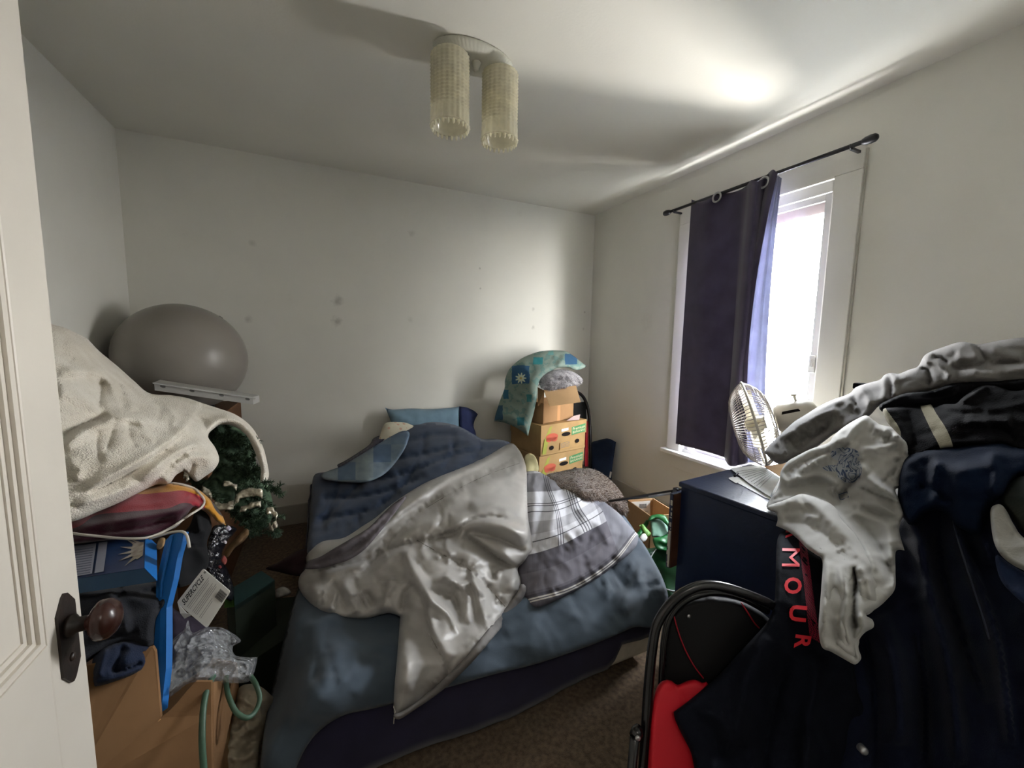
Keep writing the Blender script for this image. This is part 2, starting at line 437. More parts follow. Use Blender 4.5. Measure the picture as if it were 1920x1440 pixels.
b.box((GX-.012, W0+.052, WZ1-.075), (GX+.02, W1-.052, WZ1-.045)).box((GX-.012, W0+.052, WZ0+.0), (GX+.02, W1-.052, WZ0+.05)).box((GX-.03, W0+.012, WZ0), (GX-.012, W1-.012, WZ0+.022))
sash = wpart('sash', b, m_vinyl)
b = MB(); b.box((GX+.01, W0+.052, WZ1-.125), (GX+.03, W1-.052, WZ1-.075), bev=.002); b.build('blind_rail', m_pvc, win, keep_world=True)
b = MB(); b.box((GX, W0+.05, WZ0+.05), (GX+.006, W1-.05, WZ1-.076)); b.build('pane', m_glass, win, keep_world=True)
b = MB(); b.box((GX-.03, W0+.018, 1.17), (GX-.012, W0+.05, 1.26), bev=.004).box((GX-.038, W0+.028, 1.2), (GX-.03, W0+.04, 1.24), bev=.002); b.build('latch', m_vinyl, win, keep_world=True)
b = MB(); b.box((GX-.03, W1-.10, WZ0+.022), (GX-.0, W1-.05, WZ0+.05), bev=.004); b.build('sash_lock', m_trim, win, keep_world=True)
# thin raised strip running up beside the casing, greyer than the wall
b = MB(); b.box((XR-.012, W0-.121, WZ0-.1), (XR, W0-.114, WZ1+.1)); tag(b.build('trim_1', mat('grey_strip', 'b5b2a8', .7)), kind='structure')

# ------------------------------------------------------------------ outside: snow, a house and a bare tree far below the sky
m_snow = mat('snow', 'f4f4f2', .8, .01); m_house = mat('pale_siding', 'd9d6d0', .8, .02); m_bark = mat('bare_bark', '8d857c', .9, .1)
b = MB(); b.box((XR+1.2, -14, -3.3), (60, 30, -3.0)); tag(b.build('snowy_ground', m_snow), kind='structure')

# ------------------------------------------------------------------ the open door at the left
DX, DY1 = -.33, .763
m_door = mat('white_door_paint', 'cfc9be', .45, .02, 4, .3, 45, bdist=.0012, spec=.45)
door = bpy.data.objects.new('door_1', None); COL.objects.link(door); door.location = (DX, 0, 0); tag(door, kind='structure')
def pan(px, py): p = at(px, py, x=DX); return p[1], p[2]
ey = pan(60, 700)[0]; 
zrail = pan(85, 1215)[1]           # top of the lock rail / bottom of the upper panel
ystile = pan(60, 950)[0]
b = MB(); th = .036
b.box((DX-th, ystile, 0.01), (DX, DY1, 2.03), bev=.003)                       # lock stile
b.box((DX-th, -.02, 0.01), (DX, .10, 2.03), bev=.003)                         # hinge stile
for z0, z1 in ((0.01, .24), (zrail-.20, zrail), (1.93, 2.03)): b.box((DX-th, .10, z0), (DX, ystile, z1))
b.build('frame', m_door, door, keep_world=True)
for z0, z1 in ((.24, zrail-.20), (zrail, 1.93)):
    b = MB(); b.box((DX-th+.01, .10, z0), (DX-.012, ystile, z1))
    for k, (o1, d1) in enumerate(((.0, .002), (.007, .006), (.014, .010))):   # stepped moulding
        for (ya, yb_, za, zb) in ((ystile-.008-o1, ystile-o1+.002, z0-.003, z1+.003), (.10+o1-.002, .108+o1, z0-.003, z1+.003), (.108+o1, ystile-.008-o1, z0+o1-.002, z0+o1+.008), (.108+o1, ystile-.008-o1, z1-.008-o1, z1-o1+.002)):
            b.box((DX-.012, ya, za), (DX-d1, yb_, zb))
    b.build('panel', m_door, door, keep_world=True)
m_brown = mat('worn_dark_bronze', '2a1e18', .45, .2, 60, .3, 90, spec=.6, col2='150f0c')
m_knob = mat('brown_porcelain_knob', '2c1712', .26, .1, 20, spec=.35, coat=.05)
ky, kz = .722, .904
z0e, z1e = .822, .953
prof = [(-.021, 0.0), (-.021, 1), (.021, 1), (.021, 0)]
h = z1e-z0e
P = [(DX, ky-.021, z0e+.022), (DX, ky-.021, z1e-.022), (DX, ky-.006, z1e-.003), (DX, ky, z1e), (DX, ky+.006, z1e-.003), (DX, ky+.021, z1e-.022), (DX, ky+.021, z0e+.022), (DX, ky+.006, z0e+.003), (DX, ky, z0e), (DX, ky-.006, z0e+.003)]
b = MB(); b.quadbox(P, (.003, 0, 0)); es = b.build('escutcheon', m_brown, door, keep_world=True)
es['label'] = 'long dark escutcheon plate with pointed ends'
M = Matrix.Translation((DX, ky, kz)) @ Matrix.Rotation(math.pi/2, 4, 'Y')
b = MB(); b.lathe([(.0, .003), (.015, .003), (.015, .008), (.010, .012), (.0095, .022), (.0, .022)], 24, M); b.build('rose', m_brown, door, keep_world=True)
b = MB(); b.lathe([(r_*.94, z_*.80) for r_, z_ in [(.0, .018), (.0085, .018), (.009, .026), (.012, .031), (.021, .036), (.0275, .042), (.0285, .046), (.0275, .048), (.0285, .050), (.0275, .058), (.021, .0665), (.011, .0715), (0, .073)]], 40, M)
kn = b.build('knob', m_knob, door, True, keep_world=True); kn['label'] = 'glossy brown round knob'
# keyhole cover
b = MB(); b.lathe([(.0, .003), (.006, .003), (.005, .0055), (0, .006)], 16, Matrix.Translation((DX, ky, kz-.045)) @ Matrix.Rotation(math.pi/2, 4, 'Y')); b.build('keyhole_cover', m_brown, door, keep_world=True)

# ------------------------------------------------------------------ ceiling light with two beaded glass shades
m_white_pl = mat('aged_white_metal', 'c9c7ba', .4, .03, 20, spec=.5)
m_bead = mat('beaded_glass', 'f3eed8', .12, .04, 30, spec=1.0, alpha=.62, translucent=.35)
m_bulb = mat('opal_bulb', 'efe9d8', .3, .01, spec=.5)
m_dark = mat('dark_metal', '2b2620', .5, .1)
s1 = at(844, 108, z=2.39); s2 = at(938, 142, z=2.39); fc = (s1+s2)/2; fc[2] = ZC
ax = (s2-s1)[:2]; SD = float(np.linalg.norm(ax)); ang = math.atan2(ax[1], ax[0])
fix = empty('ceiling_light', fc, 'white oval ceiling light with two hanging beaded glass cylinder shades', 'ceiling light', ang)
def flute(N, L, t, out): return out
b = MB(); b.lathe([(.0, 0), (.103, 0), (.108, -.008), (.1, -.016), (.093, -.03), (.07, -.038), (0, -.042)], 180, Matrix.Translation((0, .02, 0)) @ Matrix.Diagonal((1.55, .85, 1, 1)), flute=.012, nfl=60)
b.build('canopy', m_white_pl, fix, True)
b = MB(); b.lathe([(.0, -.03), (.02, -.036), (.016, -.052), (.01, -.06), (.012, -.068), (.0, -.078)], 24); b.build('finial', m_white_pl, fix, True)
for k, sx_ in enumerate((-SD/2, SD/2)):
    R0 = .070; b = MB(); prof = [(.012, -.03), (.03, -.03), (R0*.9, -.045)]
    nseg = 88; zt, zb = -.05, -.308
    rows = 60
    bm_ = b.bm; rings = []
    for i in range(rows+1):
        z = zt+(zb-zt)*i/rows; ring = []
        low = i > rows*.80
        for q in range(nseg):
            a = 2*math.pi*q/nseg
            bead = .0065*abs(math.cos(a*nseg/8))*abs(math.sin(math.pi*i/3.0)) if not low else .003*abs(math.cos(a*nseg/8))
            r = R0+bead+(.003 if low else 0)+(.004 if i in (int(rows*.8), rows) else 0)
            ring.append(bm_.verts.new((sx_+r*math.cos(a), r*math.sin(a), z)))
        rings.append(ring)
    inner = [[bm_.verts.new((sx_+(R0-.006)*math.cos(2*math.pi*q/nseg), (R0-.006)*math.sin(2*math.pi*q/nseg), z)) for q in range(nseg)] for z in (zb, zt)]
    seq = rings+inner
    for A_, B_ in zip(seq, seq[1:]+seq[:1]):
        for q in range(nseg): f = bm_.faces.new((A_[q], A_[(q+1) % nseg], B_[(q+1) % nseg], B_[q])); f.smooth = True
    sh = b.build('lamp_shade', m_bead, fix, False)
    # bottom crystals: a ring of small points
    b = MB()
    for q in range(22):
        a = 2*math.pi*q/22; cx, cy = sx_+R0*math.cos(a), R0*math.sin(a)
        b.lathe([(0, zb+.004), (.006, zb-.004), (.0045, zb-.014), (0, zb-.02)], 6, Matrix.Translation((cx, cy, 0)))
    b.build('crystal_fringe', m_bead, sh, False)
    b = MB(); b.lathe([(.0, -.03), (.045, -.032), (.05, -.05), (.0, -.052)], 24, Matrix.Translation((sx_, 0, 0))); b.build('shade_holder', m_white_pl, fix)
    b = MB(); b.lathe([(.0, -.05), (.018, -.05), (.018, -.1), (.0, -.1)], 16, Matrix.Translation((sx_, 0, 0)))
    for q in range(9): b.box((sx_+.03*math.cos(q)-.0015, .03*math.sin(q)-.0015, -.1), (sx_+.03*math.cos(q)+.0015, .03*math.sin(q)+.0015, -.082))
    b.build('socket', m_dark, fix)
    b = MB(); b.lathe([(.0, -.1), (.014, -.102), (.028, -.135), (.03, -.16), (.02, -.185), (0, -.195)], 24, Matrix.Translation((sx_, 0, 0))); b.build('bulb', m_bulb, fix, True)

# ------------------------------------------------------------------ curtain rod and curtain
m_rod = mat('black_rod', '16151a', .35, .05, spec=.5)
RX = XR-.085
r1 = at(1252, 397, x=RX); r2 = at(1628, 265, x=RX); zr = (r1[2]+r2[2])/2
rod = empty('curtain_rod', (RX, (r1[1]+r2[1])/2, zr), 'black metal curtain rod with round end knobs above the window', 'curtain rod')
b = MB(); b.tube([(RX, r2[1]+.02, zr), (RX, r1[1]-.02, zr)], .0095, 14); b.build('pole', m_rod, rod, keep_world=True)
for y, s_ in ((r1[1], 1), (r2[1], -1)):
    b = MB(); b.lathe([(0, -.026), (.012, -.022), (.017, -.008), (.019, .01), (.017, .026), (.010, .034), (0, .036)], 20, Matrix.Translation((RX, y, zr)) @ Matrix.Rotation(-s_*math.pi/2, 4, 'X'))
    b.build('finial', m_rod, rod, True, keep_world=True)
    yb_ = y-s_*.06
    b = MB(); b.box((XR-.006, yb_-.009, zr-.055), (XR, yb_+.009, zr+.012), bev=.002).box((RX-.004, yb_-.006, zr-.018), (XR-.002, yb_+.006, zr-.008)).tube([(RX+.014*math.cos(a), yb_, zr+.014*math.sin(a)) for a in np.linspace(-3.4, .3, 12)], .004, 8)
    b.build('bracket', m_rod, rod, keep_world=True)
# curtain: a folded panel hung by eyelets; rows run down, columns from the wall corner side to the window
m_curt = mat('navy_curtain', '3a3348', .85, .06, 8, .4, 600, sheen=.3, col2='463f55', bdist=.0008, translucent=.10)
m_lining = mat('pale_blue_lining', '9a9db0', .8, .05, 10, translucent=.22)
zt = float(at(1300, 372, x=RX)[2])
def cpt(px, py, off=0.0): return at(px, py, x=RX-.0+off)
def curtain_grid(cols, nrow, dxf, name, m, parent, thick=.0018):
    """cols: list of (top pixel, bottom pixel, x offset top, x offset bottom); smooth in between"""
    b = bmesh.new(); rows = []
    pts = [(at(c[0][0], c[0][1], x=RX+c[2]), at(c[1][0], c[1][1], x=RX+c[3]), at(c[4][0], c[4][1], x=RX+(c[2]+c[3])/2) if len(c) > 4 else None) for c in cols]
    tm = .52; pts = [(a_, b_, m_ if m_ is not None else a_*(1-tm)+b_*tm) for a_, b_, m_ in pts]
    K = 10; tops = crv3([p[0] for p in pts], K); bots = crv3([p[1] for p in pts], K); mids = crv3([p[2] for p in pts], K)
    for i in range(nrow+1):
        t = i/nrow; row = []
        for j, (A_, B_, C_) in enumerate(zip(tops, bots, mids)):
            p = A_*((t-tm)*(t-1)/tm)+C_*(t*(t-1)/(tm*(tm-1)))+B_*(t*(t-tm)/(1-tm)); u = j/len(tops)
            p = p+np.array([dxf(u, t), 0, 0]); 
            q = noise.noise(Vector((u*7, t*4, 1.7))); p = p+np.array([.006*q, .004*q, 0])*min(1, t*3)
            row.append(b.verts.new(V(p)))
        rows.append(row)
    for r0, r1_ in zip(rows[:-1], rows[1:]):
        for j in range(len(r0)-1): b.faces.new((r0[j], r0[j+1], r1_[j+1], r1_[j])).smooth = True
    bmesh.ops.recalc_face_normals(b, faces=b.faces)
    bmesh.ops.solidify(b, geom=b.faces[:], thickness=thick)
    me = bpy.data.meshes.new(name); b.to_mesh(me); b.free()
    return link(name, me, m, parent, True, keep_world=True)
ctop = at(1380, 350, x=RX)
cur = empty('curtain', ctop, 'dark navy eyelet curtain drawn over the left half of the window', 'curtain')
# main panel columns from the far edge to the bunched near edge
cols = [((1297, 374), (1267, 832), .006, .0), ((1310, 378), (1283, 836), -.01, -.004), ((1328, 374), (1303, 841), -.022, -.012), ((1345, 363), (1325, 847), -.006, -.004), ((1368, 362), (1345, 853), .014, .008), ((1388, 356), (1362, 858), .018, .012),
        ((1400, 348), (1358, 856), -.0, .02), ((1409, 338), (1363, 868), -.035, -.04), ((1420, 340), (1368, 873), -.05, -.062), ((1430, 335), (1376, 874), -.012, -.045), ((1440, 326), (1385, 872), .005, -.03, (1394, 620)), ((1450, 318), (1395, 870), -.03, -.045, (1400, 620)), ((1458, 326), (1402, 868), -.035, -.03, (1407, 620))]
panel = curtain_grid(cols, 60, lambda u, t: 0, 'panel', m_curt, cur)
# hem band
lin_cols = [((1454, 322), (1399, 868), -.012, -.004, (1404, 620)), ((1457, 322), (1407, 868), .004, .012, (1414, 620)), ((1459, 330), (1416, 867), -.008, -.006, (1423, 620)), ((1462, 332), (1424, 866), .006, .012, (1431, 620)), ((1466, 334), (1433, 864), .0, -.004, (1440, 620))]
ln = curtain_grid(lin_cols, 50, lambda u, t: 0, 'lining', m_lining, cur); ln['label'] = 'pale blue lining lit by the window'
m_steel = mat('brushed_steel', 'b9b9bb', .3, .05, metal=.8)
for (px, py) in ((1344, 370), (1432, 342)):
    g = at(px, py, x=RX-.018); b = MB()
    b.tube([(g[0], g[1]+.026*math.cos(a), g[2]+.026*math.sin(a)) for a in np.linspace(0, 2*math.pi, 25)[:-1]], .006, 8, closed=True)
    b.build('eyelet', m_steel, cur, True, keep_world=True)
# ================================================================== THE BED AND WHAT LIES ON IT
BX0, BX1, BY0, BY1 = -.10, 1.215, 1.12, 3.06
m_box = mat('box_spring_ticking', 'cfc6b4', .9, .05, 20, .4, 500)
m_navys = mat('navy_sheet', '25233c', .9, .08, 9, .4, 500, sheen=.2, bdist=.001)
m_blue = mat('dusty_blue_sheet', '444f5a', .85, .05, 5, .5, 700, sheen=.1, bdist=.0008)
bed = empty('low_bed', ((BX0+BX1)/2, (BY0+BY1)/2, 0), 'cream box spring low on the carpet under the mattress', 'bed base')
b = MB(); b.box((BX0+.01, BY0+.02, .03), (BX1-.01, BY1, .17), bev=.02); b.build('box_spring', m_box, bed, keep_world=True)
for x in (BX0+.08, BX1-.08):
    for y in (BY0+.1, BY1-.1):
        b = MB(); b.lathe([(.0, 0), (.022, 0), (.026, .03), (0, .03)], 12, Matrix.Translation((x, y, 0))); b.build('foot', m_rod, bed, keep_world=True)
# mattress in a navy fitted cover with a wavy lower hem at the foot
def wavy_box(name, lo, hi, m, hem, label, cat, shell=False):
    bm = bmesh.new(); nx, ny, nz = 44, 40, 8
    def P(u, v, w):      # u around
        return None
    x0, y0, z0 = lo; x1, y1, z1 = hi; r = .045
    per = []
    def arc(cx, cy, a0):
        return [(cx+r*math.cos(a0+a), cy+r*math.sin(a0+a)) for a in np.linspace(0, math.pi/2, 5)]
    def seg(a, b, n): return [(a[0]+(b[0]-a[0])*i/n, a[1]+(b[1]-a[1])*i/n) for i in range(1, n)]
    c = [arc(x1-r, y0+r, -math.pi/2), arc(x1-r, y1-r, 0), arc(x0+r, y1-r, math.pi/2), arc(x0+r, y0+r, math.pi)]
    for i in range(4):
        per += c[i]; per += seg(c[i][-1], c[(i+1) % 4][0], 40)
    rings = []
    for k in range(nz+1):
        t = k/nz; ring = []
        for (x, y) in per:
            zb = hem(x, y); z = zb+(z1-r-zb)*t
            o = .010*noise.noise(Vector((x*5, y*5, z*3)))+.004*noise.noise(Vector((x*22, y*22, z*6)))
            cx, cy = (x0+x1)/2, (y0+y1)/2; n_ = Vector((0 if x0+r < x < x1-r else (1 if x > cx else -1), 0 if y0+r < y < y1-r else (1 if y > cy else -1)))
            ring.append(bm.verts.new((x+n_.x*o, y+n_.y*o, z)))
        rings.append(ring)
    for k in range(1, 1 if shell else 5):
        a = k/4*math.pi/2; ring = []
        for (x, y) in per:
            cx, cy = (x0+x1)/2, (y0+y1)/2; s_ = r*(1-math.cos(a))
            ring.append(bm.verts.new((x+(-s_ if x > cx else s_), y+(-s_ if y > cy else s_), z1-r+r*math.sin(a))))
        rings.append(ring)
    for A, B in zip(rings[:-1], rings[1:]):
        n = len(A)
        for i in range(n): bm.faces.new((A[i], A[(i+1) % n], B[(i+1) % n], B[i])).smooth = True
    if not shell: bm.faces.new(rings[-1]); bm.faces.new(rings[0][::-1])
    bmesh.ops.recalc_face_normals(bm, faces=bm.faces)
    if shell: bmesh.ops.solidify(bm, geom=bm.faces[:], thickness=.004)
    me = bpy.data.meshes.new(name); bm.to_mesh(me); bm.free(); o = link(name, me, m); return tag(o, label, cat)
def hem(x, y):
    if y < BY0+.05:   # foot side: pulled up at the right corner
        return .045+.012*math.sin(x*9)+(.09 if x > .98 else 0)*min(1, (x-.98)/.03 if x > .98 else 0)
    return .06 if x < .9 else .13
wavy_box('mattress', (BX0+.004, BY0-.002, .172), (BX1-.004, BY1-.01, .305), m_navys, lambda x, y: .172, 'mattress in a dark navy fitted cover on the low bed', 'mattress')
wavy_box('bed_skirt', (BX0-.003, BY0-.006, .03), (BX1+.006, BY1-.0, .335), m_navys, hem, 'dark navy bed skirt along the foot of the bed, lifted at its right corner', 'bed skirt', True)

# dusty blue sheet over the foot half of the mattress, hanging at the left
sheet = Soft([(560, 1100), (534, 1190), (513, 1280), (498, 1350), (487, 1440), (483, 1480, 1), (545, 1482, 1), (556, 1440), (575, 1400), (602, 1368), (643, 1342), (690, 1331), (731, 1321), (790, 1302), (847, 1287), (925, 1265), (1002, 1246), (1075, 1222), (1143, 1196), (1190, 1176), (1222, 1176), (1244, 1150), (1253, 1122), (1243, 1085), (1222, 1045), (1200, 1010), (1150, 950), (1050, 925), (900, 930), (700, 950), (600, 1000)],
    [(600, 1000, 'z', .36), (700, 950, 'z', .37), (900, 930, 'z', .37), (1050, 930, 'z', .37), (1150, 950, 'z', .36), (1200, 1010, 'z', .335), (1225, 1050, 'z', .33), (1000, 1050, 'z', .35), (800, 1080, 'z', .345), (640, 1100, 'z', .34), (1150, 1090, 'z', .335), (700, 1210, 'z', .335), (900, 1170, 'z', .335), (1050, 1130, 'z', .335), (1180, 1120, 'z', .33), (1240, 1100, 'z', .325),
     (560, 1340, 'y', 1.07), (700, 1300, 'y', 1.068), (850, 1260, 'y', 1.068), (1000, 1215, 'y', 1.068), (1120, 1175, 'y', 1.068), (1215, 1150, 'y', 1.068), (1240, 1140, 'y', 1.085), (845, 1285, 'y', 1.06), (1002, 1240, 'y', 1.06), (700, 1325, 'y', 1.07), (600, 1365, 'y', 1.055), (540, 1200, 'x', -.135), (500, 1400, 'y', 1.08), (485, 1470, 'y', 1.04), (545, 1475, 'y', 1.0), (520, 1290, 'x', -.17), (575, 1300, 'y', 1.05), (560, 1180, 'z', .345)],
    roll=9, rim=.012, thick=.012, step=6,
    folds=[([(700, 1215), (850, 1170), (1000, 1125), (1120, 1100)], 18, .006), ([(552, 1130), (545, 1230), (530, 1330), (505, 1440)], 12, .012), ([(620, 1160), (600, 1240), (560, 1330)], 10, -.008), ([(1180, 1100), (1160, 1060), (1150, 1020)], 8, -.008), ([(1210, 1110), (1195, 1060), (1180, 1030)], 8, .01), ([(1140, 1120), (1110, 1080), (1090, 1060)], 9, .01), ([(1225, 1135), (1215, 1090), (1205, 1060)], 7, -.008), ([(1235, 1130), (1232, 1095)], 6, .008), ([(1080, 1150), (1070, 1110), (1040, 1085)], 8, -.008), ([(1155, 1130), (1180, 1150)], 9, .008),
           ([(580, 1120), (585, 1160), (560, 1200)], 8, -.006)]+gathers([(1130, 1090), (1190, 1070), (1225, 1110)], 26, 34, 4, -.008, 16)+gathers([(750, 1230), (900, 1190), (1050, 1150), (1180, 1130)], 26, 30, 8, .005, 17)+gathers([(560, 1250), (620, 1250), (700, 1260)], 8, 50, 10, .005, 18),
    wr=[(.010, 5, (1, 1, .6)), (.004, 17)])
tag(sheet.build('bed_sheet', m_blue), 'dusty blue bed sheet hanging over the foot of the bed', 'sheet')

# pillow standing against the wall at the head
m_pil = mat('blue_pillowcase', '6d8798', .85, .04, 12, .5, 700, sheen=.1, bdist=.0008)
m_pilb = mat('navy_pillow_border', '2b3358', .85, .04, 12, .5, 700, bdist=.0008)
prt = empty('bed_pillow', at(800, 830, y=2.93), 'pale blue pillow with a navy border standing against the wall at the bed head', 'pillow')
pc = [(722, 765, 'y', 3.0), (800, 765, 'y', 3.0), (865, 765, 'y', 3.0), (893, 780, 'y', 3.0), (790, 800, 'y', 2.93), (730, 850, 'y', 2.9), (880, 850, 'y', 2.9)]
p1 = Soft([(722, 764, 1), (735, 768), (770, 766), (802, 767), (840, 765), (863, 762, 1), (862, 800), (864, 860, 1), (735, 865, 1), (733, 830), (735, 800), (729, 780)], pc, roll=20, rim=.04, thick=.05, step=5,
          folds=[([(732, 770), (770, 790)], 7, .008), ([(840, 768), (835, 800)], 6, -.006), ([(780, 770), (790, 800)], 6, .006)], wr=[(.006, 20)])
p1.build('pillow_body', m_pil, prt)
p2 = Soft([(861, 762, 1), (875, 764), (890, 771), (896, 777, 1), (890, 788), (888, 800), (892, 812), (895, 840, 1), (860, 845, 1), (862, 800)], pc, roll=9, rim=.02, thick=.02, step=4, folds=[([(875, 765), (879, 810)], 4, .006)], wr=[(.004, 25)])
p2.build('pillow_border', m_pilb, prt)
def floral_fn(N, L, t, out):
    v = N.new('ShaderNodeTexVoronoi'); v.inputs['Scale'].default_value = 26; L.new(t.outputs['Object'], v.inputs['Vector'])
    f = nmath(N, L, 'LESS_THAN', v.outputs['Distance'], .28); return nmix(N, L, f, out, 'c9a48f')
p3 = Soft([(722, 794), (745, 791), (768, 795), (790, 812), (780, 850), (720, 850), (708, 838), (713, 815)], [(720, 800, 'y', 2.88), (770, 800, 'y', 2.88), (745, 820, 'y', 2.83), (720, 850, 'y', 2.82), (780, 850, 'y', 2.82)], roll=14, rim=.03, thick=.04, wr=[(.004, 20)])
tag(p3.build('pillow', mat('cream_print_cotton', 'd8d2bd', .85, .04, bump=.3, fn=floral_fn)), 'cream printed pillow tucked in front of the pale blue pillow', 'pillow')

# navy quilt: quilted squares with soft channels
def quilt_fn(N, L, t, out):
    return out
m_quilt = mat('dark_blue_quilt', '323f56', .9, .06, 10, .6, 500, sheen=.15, bdist=.001)
qf = []
for k, pts in enumerate([[(740, 812), (700, 880), (640, 940), (600, 985)], [(800, 800), (790, 850), (760, 905), (700, 960)], [(850, 805), (850, 850), (830, 880)], [(905, 825), (900, 850), (880, 865)], [(690, 905), (780, 880), (860, 850), (950, 838)], [(600, 935), (680, 930), (740, 915), (800, 890)], [(595, 975), (650, 965), (700, 955)], [(640, 890), (625, 940), (600, 990)], [(760, 830), (820, 815), (880, 820)], [(720, 865), (800, 850), (880, 830)]]):
    qf.append((pts, 4, -.03))
qf += gathers([(600, 930), (700, 900), (800, 850), (930, 840)], 60, 26, 4, -.006, 11)+gathers([(590, 985), (650, 980), (700, 960), (760, 910)], 40, 22, 4, -.006, 12)
quilt = Soft([(588, 893), (612, 885), (640, 880), (665, 862), (690, 838), (715, 820), (750, 804), (775, 794), (805, 791), (835, 793), (862, 800), (888, 814), (905, 823), (930, 823), (958, 832), (960, 860), (900, 900), (820, 930), (760, 970), (700, 1010), (640, 1045), (590, 1050), (577, 1040), (576, 1022), (580, 985), (584, 940)],
    [(598, 893, 'z', .44), (600, 980, 'z', .40), (577, 1039, 'z', .40), (640, 1045, 'z', .42), (690, 838, 'z', .57), (760, 800, 'z', .67), (820, 792, 'z', .70), (890, 815, 'z', .66), (956, 832, 'z', .62), (960, 860, 'z', .60), (700, 940, 'z', .46), (780, 880, 'z', .57), (860, 850, 'z', .63), (820, 930, 'z', .53), (700, 1010, 'z', .44), (700, 880, 'z', .52)],
    roll=20, rim=.05, thick=.06, step=5, fs=1.4, folds=qf+[([(720, 885), (790, 870), (850, 872)], 10, .012), ([(610, 960), (660, 930), (720, 900)], 10, .01), ([(640, 1000), (700, 960), (760, 920)], 9, -.01), ([(850, 800), (880, 840), (940, 845)], 9, .01)],
    wr=[(.010, 8), (.004, 24)])
tag(quilt.build('quilt', m_quilt), 'dark blue quilted cover heaped over the bed head', 'quilt')
def patch_fn(N, L, t, out):
    u, v = uvxy(N, L, t)
    br = N.new('ShaderNodeTexBrick'); br.offset = 0; br.inputs['Color1'].default_value = srgb('55749a'); br.inputs['Color2'].default_value = srgb('a9b8b8'); br.inputs['Mortar'].default_value = srgb('a9b3b0')
    br.inputs['Scale'].default_value = 2.1; br.inputs['Mortar Size'].default_value = .0; br.inputs['Brick Width'].default_value = .7; br.inputs['Row Height'].default_value = .7
    L.new(t.outputs['UV'], br.inputs['Vector']); n = N.new('ShaderNodeTexNoise'); n.inputs['Scale'].default_value = 5
    L.new(t.outputs['UV'], n.inputs['Vector']); return nmix(N, L, nmath(N, L, 'MULTIPLY', n.outputs['Fac'], .8), br.outputs[0], '45597a')
pt = Soft([(602, 890), (618, 882), (640, 874), (668, 858), (700, 838), (730, 820), (755, 808), (768, 812), (762, 835), (752, 853), (738, 872), (722, 888), (700, 900), (678, 905), (652, 904), (625, 902), (606, 898)],
    [(602, 890, 'z', .47), (640, 874, 'z', .50), (700, 838, 'z', .61), (760, 808, 'z', .70), (760, 830, 'z', .67), (735, 875, 'z', .565), (680, 905, 'z', .515), (630, 903, 'z', .475), (690, 870, 'z', .565)],
    roll=9, rim=.02, thick=.02, step=4, folds=[([(640, 890), (690, 872), (740, 838)], 7, .01), ([(665, 880), (700, 885), (730, 868)], 5, -.008), ([(610, 892), (650, 886)], 4, .006)], wr=[(.006, 18)])
tag(pt.build('patchwork_blanket', mat('patchwork', '7c98ae', .9, .1, bump=.4, bscale=400, fn=patch_fn)), 'light blue checked blanket corner turned back over the dark quilt', 'blanket')
nb = Soft([(632, 872), (650, 862), (690, 836), (700, 822), (716, 816), (722, 822), (700, 842), (660, 868), (640, 878)], [(632, 872, 'z', .47), (700, 822, 'z', .60), (720, 818, 'z', .62), (660, 868, 'z', .50), (716, 830, 'z', .61)], roll=6, rim=.015, thick=.03, step=4)
tag(nb.build('folded_sheet', m_navys), 'edge of a folded navy sheet between the wall and the checked blanket', 'sheet')

# grey comforter, satin side up
m_comf = mat('grey_satin_comforter', 'a5a29d', .36, .03, 5, .25, 900, sheen=.1, spec=.5, bdist=.0005)
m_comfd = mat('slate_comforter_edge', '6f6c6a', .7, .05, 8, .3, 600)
cf = []
